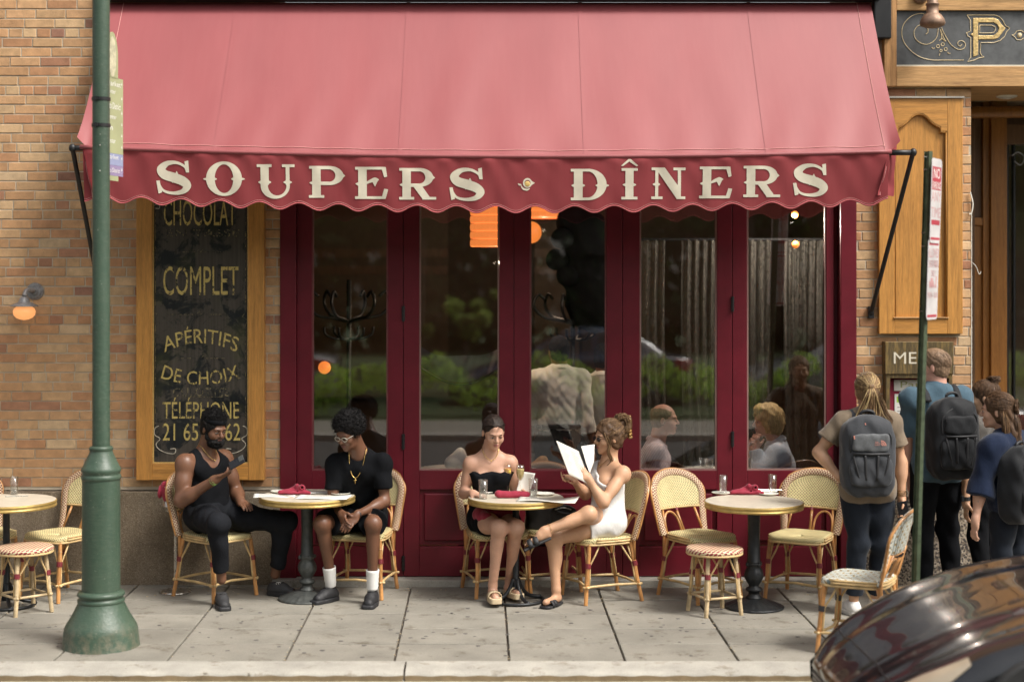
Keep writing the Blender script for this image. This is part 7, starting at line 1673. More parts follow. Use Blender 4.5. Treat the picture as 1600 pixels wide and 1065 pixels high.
# ---------------- standing people
def standing(label, px_head, py_head, y, f, skin, hf, sw=.185, fem=False, w=1.0, armL=None, armR=None, lean=0, dx=0, **kw):
    hd = W(px_head, py_head, y); f = Vector(f).normalized(); r = Vector((f.y, -f.x, 0)); ht = hd.z+.12; nk = hd+V3(-hf[0]*.01+lean*f.x, -hf[1]*.01+lean*f.y, -.155); pv = V3(nk.x+dx, nk.y, ht*.525); J = dict(head=hd, neck=nk, pelvis=pv)
    J['shR'] = nk+r*sw-V3(0, 0, .055); J['shL'] = nk-r*sw-V3(0, 0, .055); sc = ht/1.75
    for sd, sg_ in (('R', 1), ('L', -1)):
        J['hip'+sd] = pv+r*.09*sg_; J['kn'+sd] = pv+r*.10*sg_+f*.02+V3(0, 0, -(pv.z-ht*.285)); J['an'+sd] = pv+r*(.115*sg_)-f*.03+V3(0, 0, -(pv.z-.09)); J['to'+sd] = J['an'+sd]+f*.16+r*.04*sg_; J['to'+sd].z = .03
        a = armL if sd == 'L' else armR
        J['el'+sd], J['wr'+sd] = a if a else (J['sh'+sd]+r*.03*sg_-V3(0, 0, .29*sc), J['sh'+sd]+r*.03*sg_+f*.06-V3(0, 0, .54*sc))
    return Person(label, J, f, skin, hf, fem=fem, w=w, base=V3(pv.x, pv.y, 0), **kw)
def backpack(P, label, c, f, size, m, logo=None, panel=None, trim=M['pack_trim'], straps=True, logoat=(.03, .06)):
    """c: centre, f: the way the back of the wearer faces"""
    f = Vector(f).normalized(); r = V3(-f.y, f.x, 0); up = V3(0, 0, 1); Q = Matrix((r, f, up)).transposed(); w, d, h = size; t = thing('backpack', label, 'backpack', c)
    pt = lambda x, y, z: r*x+f*y+up*z; ext = [abs(r[i])*w/2+abs(f[i])*d+abs(up[i])*h/2+.09 for i in range(3)]
    def bodyf(F):
        F.ell(pt(0, 0, -.02), (w/2, d*.62, h/2), Q, .02, pw=4); F.ell(pt(0, .02, .05), (w*.44, d*.60, h*.42), Q, .03, pw=3)
    F = SDF([-e for e in ext], ext, .006); bodyf(F)
    F.caps(pt(-w*.44, d*.15, -.05), pt(-w*.36, d*.15, h*.36), .004, .004, .01, 'sub'); F.caps(pt(w*.44, d*.15, -.05), pt(w*.36, d*.15, h*.36), .004, .004, .01, 'sub'); F.wrinkle(.0035, .9, 2); F.mesh('pack_body', m, t, local=True)
    F = SDF([-e for e in ext], ext, .006); F.ell(pt(0, d*.60, h*.17), (w*.34, d*.20, h*.12), Q, .02, pw=5); F.wrinkle(.002, 1.2, 4); F.mesh('upper_pocket', panel or m, t, local=True)
    F = SDF([-e for e in ext], ext, .006); F.ell(pt(0, d*.55, -h*.18), (w*.40, d*.24, h*.21), Q, .02, pw=4); F.wrinkle(.0045, 1.1, 6); F.mesh('lower_pocket', m, t, local=True)
    b = MB()
    for sx in (-1, 1):
        b.tube(bez([pt(sx*w*.12, d*.79, h*.02), pt(sx*w*.11, d*.81, -h*.12), pt(sx*w*.10, d*.78, -h*.30)], 5), .009, 6, flat=.5); b.tube(bez([pt(sx*w*.33, d*.74, h*.02), pt(sx*w*.28, d*.80, -h*.14), pt(sx*w*.20, d*.76, -h*.33)], 5), .007, 6, flat=.5); b.tube(bez([pt(sx*w*.42, d*.36, h*.05), pt(sx*w*.44, d*.34, -h*.10), pt(sx*w*.40, d*.42, -h*.22)], 5), .008, 6)
    b.tube(bez([pt(-w*.37, d*.60, h*.05), pt(-w*.35, d*.62, h*.28), pt(0, d*.60, h*.40), pt(w*.35, d*.62, h*.28), pt(w*.37, d*.60, h*.05)], 8), .0055, 6); b.tube([pt(-w*.33, d*.76, h*.035), pt(0, d*.79, h*.03), pt(w*.33, d*.76, h*.035)], .009, 6)
    b.tube(bez([pt(-.045, 0, h*.47), pt(-.04, .005, h*.54), pt(0, .01, h*.565), pt(.04, .005, h*.54), pt(.045, 0, h*.47)], 6), .011, 8); b.build('webbing', trim, t, smooth=True)
    z = MB()
    for q in (pt(-w*.32, d*.72, h*.26), pt(-w*.1, d*.60, h*.42), pt(w*.02, d*.60, h*.42), pt(-w*.46, d*.25, h*.2)): z.tube([q, q+up*-.022+r*.004], .005, 6)
    z.build('zip_pulls', M['coral'] if logo else trim, t)
    if logo:
        lx, lz = logoat; b = MB(); q0 = pt(lx, d*.81, h*lz)
        def fl_(x, z_, o=0): return tuple(q0+r*-1*x*-1+up*z_+f*(.004+o))
        sgn = 1
        text_on(b, "THE", lambda u, v: fl_(u, .012+v), .022, .006); text_on(b, "NORTH", lambda u, v: fl_(u, .002+v), .034, .008); text_on(b, "FACE", lambda u, v: fl_(u, -.009+v), .030, .008)
        for k in range(3):
            r0, r1 = .008+.011*k, .014+.011*k; n_ = 6; P_ = [(.040+r1*math.cos(a), -.010+r1*math.sin(a)) for a in [i*math.pi/2/n_ for i in range(n_+1)]]+[(.040+r0*math.cos(a), -.010+r0*math.sin(a)) for a in [i*math.pi/2/n_ for i in range(n_, -1, -1)]]
            b.add([fl_(x, z_) for x, z_ in P_], [(i, i+1, 2*n_-i, 2*n_+1-i) for i in range(n_)])
        b.build('logo', logo, t)
    if straps and P:
        J = P.J; b = MB(); fw = -f
        for sh in ('shL', 'shR'):
            s_ = J[sh].lerp(J['neck'], .38); rel = lambda p: p-c
            b.tube(bez([rel(s_+f*.11-up*.05), rel(s_+f*.055+up*.030), rel(s_+up*.055), rel(s_+fw*.07+up*.0), rel(s_+fw*.105-up*.12), rel(s_+fw*.06-up*.26)], 6), .026, 10, flat=.35, up=r)
        b.build('shoulder_strap', m, t, smooth=True)
    return t
# H: ponytail woman
y = -1.1
Hh = standing('woman with a long light brown ponytail and taupe T-shirt, one hand on her hip', 1354, 610, y, (-.03, 1, 0), M['skin_l2'], (-.05, 1, .0), sw=.165, fem=True, w=.98, armL=(W(1279, 706, y+.02), W(1312, 746, y-.10)), armR=(W(1408, 722, y+.0), W(1409, 778, y-.04)), leg=1.02)
Hh.J['hipL'].x -= .0; Hh.J['anL'] = W(1334, 935, y); Hh.J['anR'] = W(1368, 932, y+.1); Hh.J['toL'] = Hh.J['anL']+V3(-.03, .16, 0); Hh.J['toR'] = Hh.J['anR']+V3(.04, .16, 0)
for q in ('toL', 'toR'): Hh.J[q].z = .03
Hh.J['knL'] = W(1342, 850, y-.02); Hh.J['knR'] = W(1377, 850, y)
Hh.body([('L', (.55, .35, -.55), (.6, .1, .2), dict(thumb=-1, curl=.3)), ('R', (.05, -.2, -.9), (-.9, -.2, 0), dict(thumb=-1, curl=.6))]); H, Q = Hh.H, Hh.HM
Hh.garment('hair', M['h_light'], lambda F: (Hh.cap(F, .009, fr=(.066, .07, .095), fc=(0, .088, -.03), low=-.0), F.ell(H(0, -.11, .03), (.026, .022, .024), Q, .02)), .0015, 3, .0045, ([Hh.hc[i]-.2 for i in range(3)], [Hh.hc[i]+.2 for i in range(3)]))
Hh.comb('combed_hair', M['h_light'], (0, -.11, .03), 420, .011, .0016, 7, face=True)
tail = [bez([H(0, -.10, .035), H(.014*k, -.137, -.01), H(.030*k+.006*(k % 1), -.135, -.08), H(.045*k, -.135, -.14), H(.058*k+.012*math.sin(k*5), -.15, -.19), H(.066*k+.015*math.sin(k*3), -.165, -.235-.02*math.sin(k*4))], 5) for k in (-1.7, -1.2, -.8, -.4, 0, .4, .8, 1.2, 1.7)]
Hh.strands('ponytail', M['h_light'], tail, 340, .024, .0022, 6); Hh.strands('blond_streaks', M['h_blond'], tail, 110, .026, .0022, 16); Hh.strands('dark_streaks', M['h_brown'], tail, 90, .025, .0022, 17); Hh.comb('blond_strands', M['h_blond'], (0, -.11, .03), 120, .012, .0014, 18); b = MB(); b.tube([H(0, -.100, .03), H(0, -.112, .034)], .024, 12); b.build('hair_tie', M['letter'], Hh.t, world=True, smooth=True)
Hh.garment('t_shirt', M['cl_taupe'], tee(Hh, .020, .60, flare=.018, neck=.056, dn=.05), .006, .8); Hh.garment('trousers', M['cl_dknavy'], trousers(Hh, .012, 1.92, .012, .2), .004, .8)
def wshoe(P, sd): return P.shoe(sd, M['cl_white'], M['whiteplastic'])
wshoe(Hh, 'L'); wshoe(Hh, 'R')
for k in range(3):
    b = MB(); q = Hh.J['wrR']+V3(0, 0, .02+.014*k); b.tube([q, q+V3(0, 0, .004)], .029, 16, cap=False); b.build('bracelet', M['goldm'], Hh.t, world=True, thick=.003)
b = MB(); b.ell(H(.082, -.008, -.034), (.005,)*3, 8, 5); b.build('earring', M['goldm'], Hh.t, world=True)
backpack(Hh, 'grey heather backpack with coral logo on the ponytailed woman\'s back', W(1355, 710, y-.17), (0, -1, 0), (.365, .16, .53), M['pack_grey'], M['coral'], plain('grey_mesh', (.10, .105, .11), .7, var=.2, vs=40, bump=.6, bs=400), logoat=(.02, .16))
q = W(1412, 799, y-.10); t = thing('phone', 'black phone in the right hand of the ponytailed woman', 'phone', q); MB().obox((0, 0, 0), V3(.8, -.3, .25).normalized()*.036, V3(.3, .95, 0).normalized()*.005, V3(-.22, .05, .97).normalized()*.070).build('case', M['pin'], t, bevel=.004)
# I: man in a slate blue tee
y = -.62
I = standing('tall man with cropped hair in a slate blue T-shirt, facing the menu box', 1461, 573, y, (-.25, .97, 0), M['skin_l3'], (-.80, .58, -.02), sw=.20, w=1.08, armL=(W(1420, 715, y+.1), W(1424, 760, y+.28)), armR=(W(1517, 716, y+.1), W(1500, 765, y+.25)), arm=1.1, leg=1.0)
I.body([('L', (0, .3, -.9), (.9, 0, 0), dict(curl=.4)), ('R', (0, .3, -.9), (-.9, 0, 0), dict(curl=.4))]); H, Q = I.H, I.HM; I.face('lip', 'h_grey')
I.garment('hair', M['h_grey'], lambda F: (I.cap(F, .006, fr=(.066, .07, .09), fc=(0, .088, -.03), low=-.01), F.ell(H(0, .01, .085), (.058, .080, .050), Q, .02)), .0015, 4, .0045, ([I.hc[i]-.18 for i in range(3)], [I.hc[i]+.18 for i in range(3)]))
I.comb('cropped_hair', M['h_grey'], (0, -.09, -.04), 260, .007, .0016, 11, hl=.55)
I.garment('t_shirt', M['cl_teal'], tee(I, .018, .60, flare=.016, dn=.12), .006, .8); I.garment('trousers', M['cl_black'], trousers(I, .018, 1.95, .016, .2), .006, .8); I.shoe('L'); I.shoe('R')
bpd = V3(.25, -.97, 0); backpack(I, 'plain black backpack on the back of the man in the blue T-shirt', W(1487, 683, y-.20), bpd, (.36, .17, .56), M['pack_black'])
b = MB(); b.add([tuple(V3(0, 0, 0)), (.03, 0, -.002), (.03, 0, .003), (0, 0, .005)], [(0, 1, 2, 3)]); 
# J: woman with a high bun
y = -.50
Jj = standing('woman with brown hair in a high bun, standing behind the others near the entrance', 1537, 621, y, (-.80, .6, 0), M['skin_l2'], (-.93, .30, -.05), sw=.155, fem=True, w=.88, armL=(W(1512, 730, y-.15), W(1509, 784, y-.22)), armR=None)
Jj.body([('L', (-.05, -.15, -.95), (.9, .1, 0), dict(curl=.4)), ('R', (0, 0, -1), (-.9, 0, 0), dict(curl=.4))]); H, Q = Jj.H, Jj.HM; Jj.face('lip', 'h_dark')
Jj.garment('hair', M['h_brown'], lambda F: (Jj.cap(F, .010, fr=(.066, .07, .095), fc=(0, .088, -.03), low=-.02), F.ell(H(0, -.075, .105), (.038, .035, .034), Q, .01)), .002, 3, .0045, ([Jj.hc[i]-.22 for i in range(3)], [Jj.hc[i]+.22 for i in range(3)]))
Jj.comb('combed_hair', M['h_brown'], (0, -.075, .12), 360, .012, .0016, 8)
Jj.strands('bun_strands', M['h_brown'], [bez([H(.03*math.cos(a), -.075+.03*math.sin(a), .11), H(.045*math.cos(a+.8), -.075+.045*math.sin(a+.8), .135), H(.035*math.cos(a+1.8), -.075+.035*math.sin(a+1.8), .15), H(.045*math.cos(a+2.8), -.08+.04*math.sin(a+2.8), .11)], 4) for a in [k*.7 for k in range(9)]], 70, .008, .002, 9)
Jj.garment('vest', M['cl_brown'], tee(Jj, .016, .5, flare=.01), .004); Jj.garment('trousers', M['cl_black'], trousers(Jj, .012, 1.95, .01, .2), .004); Jj.shoe('L'); Jj.shoe('R')
wr = Jj.J['wrL']; b = MB(); b.tube([wr+V3(0, 0, .012), wr+V3(0, 0, .040)], .029, 14, cap=False); b.obox(wr+V3(-.028, -.01, .026), (.006, 0, 0), (0, .018, 0), (0, 0, .018)); b.build('wristwatch', M['rubber'], Jj.t, world=True, thick=.004)
# K: woman in the navy sweatshirt
y = -1.18
K = standing('woman with long half tied hair in a navy sweatshirt at the right edge', 1558, 642, y, (-.66, .75, 0), M['skin_l1'], (-.90, .42, -.05), sw=.17, fem=True, w=.98, dx=.09, armL=(W(1533, 760, y-.12), W(1524, 812, y-.16)), armR=None)
K.J['neck'] = W(1572, 682, y); r_ = V3(.75, .66, 0); K.J['shL'] = K.J['neck']-r_*.17-V3(0, 0, .055); K.J['shR'] = K.J['neck']+r_*.17-V3(0, 0, .055)
K.body([('L', (-.12, -.02, -.97), (.85, .3, 0), dict(thumb=-1, curl=.45)), ('R', (0, 0, -1), (-.9, 0, 0), dict(curl=.4))]); H, Q = K.H, K.HM; K.face('lip', 'h_dark')
K.garment('hair', M['h_brown'], lambda F: (K.cap(F, .012, fr=(.068, .07, .095), fc=(0, .088, -.03), low=-.05), F.ell(H(0, -.105, .03), (.032, .03, .04), Q, .02), F.caps(H(0, -.07, -.02), H(-.03, -.10, -.16), .055, .05, .03)), .003, 2, .005, ([K.hc[i]-.26 for i in range(3)], [K.hc[i]+.26 for i in range(3)]))
K.comb('combed_hair', M['h_brown'], (0, -.115, .03), 380, .014, .0017, 9)
K.strands('long_hair', M['h_brown'], [bez([H(sx*.06, -.03, .02), H(sx*.072, -.05, -.06), H(sx*.07, -.06, -.14), H(sx*.075, -.05+.01*k, -.20), H(sx*.085-.01*k, -.05+.02*k, -.27), H(sx*.10-.012*k, -.06+.035*k, -.36)], 5) for sx in (-1, 1) for k in (0, 1, 2)]+[bez([H(.02*k, -.10, .0), H(.03*k, -.125, -.08), H(.03*k, -.13, -.16), H(.045*k, -.15, -.27), H(.055*k, -.17, -.36)], 5) for k in (-1.5, 0, 1.5)], 460, .020, .0023, 10)
K.strands('light_streaks', M['h_light'], [bez([H(sx*.06, -.05, .02), H(sx*.074, -.06, -.08), H(sx*.078, -.06, -.18), H(sx*.088, -.04, -.26), H(sx*.10, -.04, -.35)], 5) for sx in (-1, 1)], 90, .022, .002, 19)
K.strands('half_bun', M['h_brown'], [bez([H(.03*math.cos(a), -.11, .03+.03*math.sin(a)), H(.05*math.cos(a+.8), -.13, .03+.05*math.sin(a+.8)), H(.045*math.cos(a+1.8), -.13, .02+.045*math.sin(a+1.8)), H(.03*math.cos(a+2.8), -.11, .02)], 4) for a in [k*.7 for k in range(9)]], 70, .008, .002, 9)
K.garment('sweatshirt', M['cl_navy'], tee(K, .036, 1.25, flare=.018, neck=.060, dn=.13), .008, .6); K.garment('trousers', M['cl_dknavy'], trousers(K, .012, 1.95, .01, .15), .004); K.shoe('L'); K.shoe('R')
tt_ = MB(); q = K.J['elL'].lerp(K.J['wrL'], .52)
for dx, dz in ((0, 0), (.006, .014), (-.005, .022), (.003, -.022), (.0, -.032)): tt_.ell(q+V3(dx-.004, -.031, dz), (.004, .003, .008), 6, 4)
tt_.build('tattoo', M['ink'], K.t, world=True)
backpack(K, 'black backpack with a small white logo cut off by the right edge', W(1592, 755, y-.13), V3(.70, -.71, 0), (.34, .16, .50), M['pack_black'], M['whiteplastic'], logoat=(-.06, .12))

# ---------------- people inside
y = .42
E_ = Person('balding man in a pale pink striped shirt seated inside, behind the fourth window', dict(pelvis=W(1008, 800, y), neck=W(1026, 694, y), shR=W(1024, 706, y-.18), shL=W(1026, 706, y+.18), head=W(1038, 655, y),
    elR=W(1034, 762, y-.22), wrR=W(1072, 738, y-.20), elL=W(1040, 764, y+.15), wrL=W(1078, 740, y+.05), hipR=W(1010, 806, y-.09), hipL=W(1010, 806, y+.09), knR=W(1092, 812, y-.10), knL=W(1092, 812, y+.10), anR=W(1085, 890, y-.1), anL=W(1085, 890, y+.1), toR=W(1110, 900, y-.1), toL=W(1110, 900, y+.1)),
    (1, 0, 0), M['skin_l3'], (.97, -.18, -.04), w=1.12, belly=.03, torso=1.1)
for q in ('toR', 'toL'): E_.J[q].z = .03
E_.body([('R', (.9, 0, -.1), (0, 0, -1), dict(thumb=1, curl=.6)), ('L', (.9, -.3, -.1), (0, 0, -1), dict(thumb=-1, curl=.6))]); E_.face('lip', 'h_grey'); H, Q = E_.H, E_.HM
E_.garment('hair', M['h_grey'], lambda F: (E_.cap(F, .006, fr=(.066, .075, .12), fc=(0, .088, -.02), low=-.03), F.ell(H(0, .01, .12), (.066, .13, .065), Q, .01, 'sub')), .0015, 4, .0045, ([E_.hc[i]-.18 for i in range(3)], [E_.hc[i]+.18 for i in range(3)]))
E_.garment('shirt', M['cl_pink'], tee(E_, .018, 1.85, flare=.006, neck=.058), .006, .8); E_.garment('trousers', M['cl_char'], trousers(E_, .014, 1.9), .004)
E_.collar(M['cl_pink'])
F_ = Person('woman with short blond hair in a pale blue shirt inside, chin on her hand', dict(pelvis=W(1228, 800, y), neck=W(1211, 693, y-.02), shL=W(1216, 708, y-.17), shR=W(1212, 706, y+.15), head=W(1198, 658, y-.02),
    elL=W(1186, 752, y-.26), wrL=W(1180, 700, y-.14), elR=W(1180, 750, y+.02), wrR=W(1172, 706, y-.08), hipL=W(1226, 806, y-.09), hipR=W(1226, 806, y+.09), knL=W(1150, 812, y-.1), knR=W(1150, 812, y+.1), anL=W(1156, 890, y-.1), anR=W(1156, 890, y+.1), toL=W(1130, 900, y-.1), toR=W(1130, 900, y+.1)),
    (-1, 0, 0), M['skin_l3'], (-.97, -.20, -.05), fem=True, w=1.15, arm=1.15, belly=.03, torso=1.12)
for q in ('toR', 'toL'): F_.J[q].z = .03
F_.body([('L', (.05, .0, 1), (.5, .5, 0), dict(thumb=-1, curl=1.1)), ('R', (-.1, -.4, .8), (.8, 0, -.2), dict(thumb=1, curl=1.0))]); F_.face('lip', 'h_blond'); H, Q = F_.H, F_.HM
F_.garment('hair', M['h_blond'], lambda F: (F_.cap(F, .030, fr=(.066, .075, .095), fc=(0, .098, -.035), low=-.05), F.ell(H(0, -.06, -.02), (.088, .07, .09), Q, .04), F.ell(H(0, .05, .10), (.07, .05, .03), Q, .03)), .006, 2, .0055, ([F_.hc[i]-.22 for i in range(3)], [F_.hc[i]+.22 for i in range(3)]))
F_.strands('hair_strands', M['h_blond'], [bez([H(.03*sx, .03, .12), H(.07*sx, -.01+.03*k, .09), H(.098*sx, -.02+.03*k, .02), H(.095*sx, -.03+.03*k, -.05), H(.08*sx, -.02+.03*k, -.09)], 4) for sx in (-1, 1) for k in (-1.6, -.8, 0, .8)]+[bez([H(.02*k, -.02, .13), H(.03*k, -.10, .09), H(.03*k, -.125, .01), H(.03*k, -.105, -.08)], 4) for k in (-1, 0, 1)], 260, .014, .0022, 12)
F_.garment('shirt', M['cl_blue'], tee(F_, .020, 1.9, flare=.004, neck=.058), .007, .8); F_.garment('trousers', M['cl_char'], trousers(F_, .014, 1.9), .004)
F_.collar(M['cl_blue'])
def waiter(label, px, py, y, f, seed, hair_m='h_black', **kw):
    P = standing(label, px, py, y, f, M['skin_d1'], f, sw=.185, w=1.0, **kw); P.body([('L', (0, .1, -1), (.9, 0, 0), dict(curl=.4)), ('R', (0, .1, -1), (-.9, 0, 0), dict(curl=.4))])
    P.garment('hair', M[hair_m], lambda F: P.cap(F, .010, low=-.0), .002, 3, .005, ([P.hc[i]-.18 for i in range(3)], [P.hc[i]+.18 for i in range(3)]))
    P.garment('shirt', M['cl_shirt'], tee(P, .022, 1.12, flare=.016, neck=.055, dn=-.19), .003, 1.9, seed=seed); P.collar(M['cl_shirt']); P.garment('trousers', M['cl_black'], trousers(P, .03, 1.95, .012, .34), .004)
    p = P.J['pelvis']; b = MB(); b.tube([p+V3(.180*math.cos(a), .135*math.sin(a), .165+.004*math.sin(a*3)) for a in [k*math.pi/12 for k in range(24)]], .020, 6, closed=True); b.build('apron_tie', M['pin'], P.t, world=True); return P
y = .72
G_ = waiter('waiter in a white work shirt with rolled sleeves seen from behind inside', 873, 549, y, (-.25, .97, 0), 1, armR=(W(918, 664, y-.05), W(926, 716, y+.05)), armL=(W(838, 650, y+.1), W(842, 705, y+.3)))
waiter('second waiter in a white shirt half hidden behind the door stile inside', 944, 560, .95, (.35, .93, 0), 2)
# ================================================================== CARS
def carpaint(name, c):
    t = NT(name); t.set(.22, .0, coat=1.0, spec=.5, col=c); t.b.inputs['Coat Roughness'].default_value = .015
    fl_ = t.noise(t.co('Object'), 900, 2); t.l(t.ramp(fl_, [(.4, mul(c, .8)), (.7, mul(c, 1.3))]), t.b.inputs['Base Color']); return t.m
M['car_black'] = carpaint('black_car_paint', (.010, .0105, .012)); M['car_grey'] = carpaint('pale_grey_car_paint', (.34, .35, .36)); M['car_blue'] = carpaint('dark_blue_car_paint', (.02, .03, .06))
M['car_glass'] = plain('dark_car_glass', (.01, .012, .012), .05, bump=0, coat=1.0); M['tyre'] = plain('tyre_rubber', (.02, .02, .02), .8, bump=.3); M['rim'] = plain('alloy', (.4, .4, .41), .3, .8, bump=0)
M['lamp_lens'] = plain('hazy_headlamp_lens', (.36, .30, .22), .12, bump=0, coat=1.0); M['grille'] = plain('black_grille', (.012, .012, .013), .5)
def lerp_tab(tab, x):
    for (a, va), (b, vb) in zip(tab, tab[1:]):
        if x <= b: t = max(0, (x-a)/(b-a)); return va+(vb-va)*t if not isinstance(va, tuple) else tuple(p+(q-p)*t for p, q in zip(va, vb))
    return tab[-1][1]
CL = 4.55
def sm(t): t = max(0, min(1, t)); return t*t*(3-2*t)
def hood_z(x): return lerp_tab([(0, .31), (.05, .365), (.13, .43), (.28, .525), (.555, .665), (.91, .785), (1.19, .835), (1.6, .885), (3.4, .95), (4.2, .93), (4.5, .88), (4.55, .80)], x)
def half_w(x): return lerp_tab([(0, .50), (.03, .60), (.10, .70), (.22, .79), (.40, .855), (.75, .905), (1.2, .925), (3.4, .925), (4.0, .89), (4.4, .80), (4.55, .68)], x)
def roofz(x): return lerp_tab([(1.25, 0), (1.6, .22), (1.95, .40), (2.2, .49), (2.6, .53), (3.0, .51), (3.4, .42), (3.8, .22), (4.05, .02), (4.1, 0)], x) if 1.25 < x < 4.1 else 0
def car_pt(x, t):          # t -1..1 round the body, 0 = centre line
    s = 1 if t > 0 else -1; a = abs(t); w = half_w(x); h = hood_z(x); rz = roofz(x)
    tab = [(0, (0, h+.012+rz)), (.15, (w*.22, h+.010+rz*.995)), (.27, (w*.40, h+.016+rz*.97)), (.33, (w*.50, h-.006+rz*.96)), (.42, (w*.64, h-.012+rz*.90+.006)), (.50, (w*.76, h+.004+rz*.50)), (.58, (w*.87, h-.012+rz*.06)), (.66, (w*.945, h-.05)), (.74, (w*.98, h-.12)), (.84, (w*1.0, max(.30, h*.62))), (.93, (w*.985, .30)), (1.0, (w*.93, .17))]
    y, z = lerp_tab(tab, a); return Vector((x, s*y, max(.16, z)))
def smooth_pt(x, t):       # averaged for soft creases
    p = Vector((0, 0, 0))
    for dx, dt, w in ((0, 0, .4), (-.03, 0, .15), (.03, 0, .15), (0, -.03, .15), (0, .03, .15)): p += car_pt(min(CL, max(0, x+dx)), max(-1, min(1, t+dt)))*w
    if abs(t) < 1e-6: p.y = 0
    p.x = x; return p
def make_car(label, paint, cat='car'):
    c = thing('parked_car', label, cat); nx, nt = 90, 72; body = MB(); glass = MB()
    P = [[smooth_pt(CL*(i/nx)**1.15, -1+2*j/nt) for j in range(nt+1)] for i in range(nx+1)]
    for mb in (body, glass): mb.v = [tuple(p) for r_ in P for p in r_]
    for i in range(nx):
        x = CL*((i+.5)/nx)**1.15
        for j in range(nt):
            t = abs(-1+2*(j+.5)/nt); isg = (1.30 < x < 2.12 and t < .40) or (3.25 < x < 4.0 and t < .38) or (1.75 < x < 3.55 and .44 < t < .565 and not (2.66 < x < 2.74))
            zz = P[i][j].z; wx = [abs(x-.82), abs(x-3.72)]
            if t > .80 and min(wx) < .36 and (min(wx)**2+(zz-.33)**2) < .36**2: continue
            (glass if isg else body).f.append((i*(nt+1)+j, (i+1)*(nt+1)+j, (i+1)*(nt+1)+j+1, i*(nt+1)+j+1))
    n0 = len(body.v); body.v.append((0, 0, .22)); body.v.append((CL, 0, .4))
    for j in range(nt): body.f.append((n0, j, j+1)); body.f.append((n0+1, nx*(nt+1)+j+1, nx*(nt+1)+j))
    body.build('body', paint, c, smooth=True); glass.build('windows', M['car_glass'], c, smooth=True)
    def patch(nm, m, x0, x1, t0, t1, off, n=10, shape=None):
        b = MB()
        def fn(u, v):
            x = x0+(x1-x0)*u; tt = (t0 if not shape else t0+shape(u)[0])+((t1-t0) if not shape else (t1-t0)*shape(u)[1])*v; p = smooth_pt(x, tt); q = smooth_pt(x+.01, tt)-p; r_ = smooth_pt(x, tt+.01)-p; nn = q.cross(r_); nn = nn.normalized() if nn.length > 1e-9 else V3(0, 0, 1)
            if nn.dot(V3(-.3, tt, .8)) < 0: nn = -nn
            return p+nn*off
        b.grid(fn, n, n); return b.build(nm, m, c, smooth=True)
    for s in (-1, 1):
        hl = patch('headlamp', M['lamp_lens'], +.04, .48, s*.54, s*.78, .004, 14, lambda u: (s*(.03*u), 1-.75*u**1.2)); b = MB()
        for q in (.14, .27): p = smooth_pt(q, s*.72); b.ell(p-V3(.0, s*.004, .0), (.03, .03, .03))
        b.build('reflector', M['rim'], hl, smooth=True); patch('tail_lamp', plain('red_tail_lamp', (.3, .01, .01), .2, bump=0), 4.15, 4.48, s*.66, s*.80, .004)
        patch('bonnet_gap', M['grille'], .20, 1.22, s*.520, s*.532, .0015, 14); b = MB(); b.ell((1.62, s*1.02, .93), (.09, .10, .065)); b.tube([(1.66, s*.90, .90), (1.64, s*.98, .91)], .025, 8); b.build('wing_mirror', paint, c, smooth=True)
        for x in (2.0, 2.72, 3.5): b = MB(); b.tube([smooth_pt(x, s*t)+V3(0, s*.001, 0) for t in (.66, .74, .84, .93)], .003, 4); b.build('door_gap', M['grille'], c)
        for x in (2.55, 3.25): p = smooth_pt(x, s*.76); MB().ell(p, (.09, .018, .014)).build('door_handle', paint, c, smooth=True)
        for x in (.82, 3.72):
            w = MB(); pr_ = [(.20, -.10), (.31, -.105), (.325, -.09), (.33, 0), (.325, .09), (.31, .105), (.20, .10)]; n = 36
            for r_, o_ in pr_:
                for k in range(n): a = 2*math.pi*k/n; w.v.append((x+r_*math.cos(a), s*.80+s*o_, .33+r_*math.sin(a)))
            for i in range(len(pr_)-1):
                for k in range(n): w.f.append((i*n+k, i*n+(k+1) % n, (i+1)*n+(k+1) % n, (i+1)*n+k))
            wh = w.build('wheel', M['tyre'], c, smooth='auto'); b = MB(); b.tube([(x, s*.84, .33), (x, s*.86, .33)], .21, 28)
            b.build('rim', M['grille'], wh); b = MB()
            for k in range(5): a = 2*math.pi*k/5; b.tube([(x, s*.885, .33), (x+.20*math.cos(a), s*.875, .33+.20*math.sin(a))], .018, 6)
            b.tube([(x+.20*math.cos(k*.3142), s*.88, .33+.20*math.sin(k*.3142)) for k in range(20)], .012, 6, closed=True); b.build('spokes', M['rim'], wh, smooth=True)
    b = MB(); b.tube([smooth_pt(.17, -.52+1.04*k/24)+V3(0, 0, .001) for k in range(25)], .005, 5); b.build('bonnet_edge', M['grille'], c)
    b = MB(); b.box(-.004, .03, -.42, .42, .17, .28); b.build('grille', M['grille'], c); b = MB()
    for k in range(4): b.box(-.01, -.003, -.40, .40, .185+.025*k, .191+.025*k)
    b.build('grille_bars', M['rim'], c); b = MB()
    for s in (-1, 1): b.tube([(1.24, s*.15, .905), (1.5, s*.45+.1, 1.02)], .008, 5)
    b.build('wipers', M['grille'], c)
    return c
car = make_car('glossy black car parked at the kerb, its bonnet mirroring the shopfront', M['car_black']); car.location = (1.80, -3.86, -.075); car.rotation_euler = (0, 0, 0)
for k, (x, m, lab) in enumerate(((-7.2, 'car_grey', 'pale grey car parked behind the hedge across the street'), (-.6, 'car_blue', 'dark blue car parked behind the hedge across the street'), (4.6, 'car_grey', 'second pale grey car parked further along behind the hedge'))):
    d = dup(car, (x, -17.6, -.02), 0, lab)
    for ch in d.children:
        if ch.name.startswith('body') or ch.name.startswith('wing_mirror') or ch.name.startswith('door_handle'): ch.data = ch.data.copy(); ch.data.materials[0] = M[m]

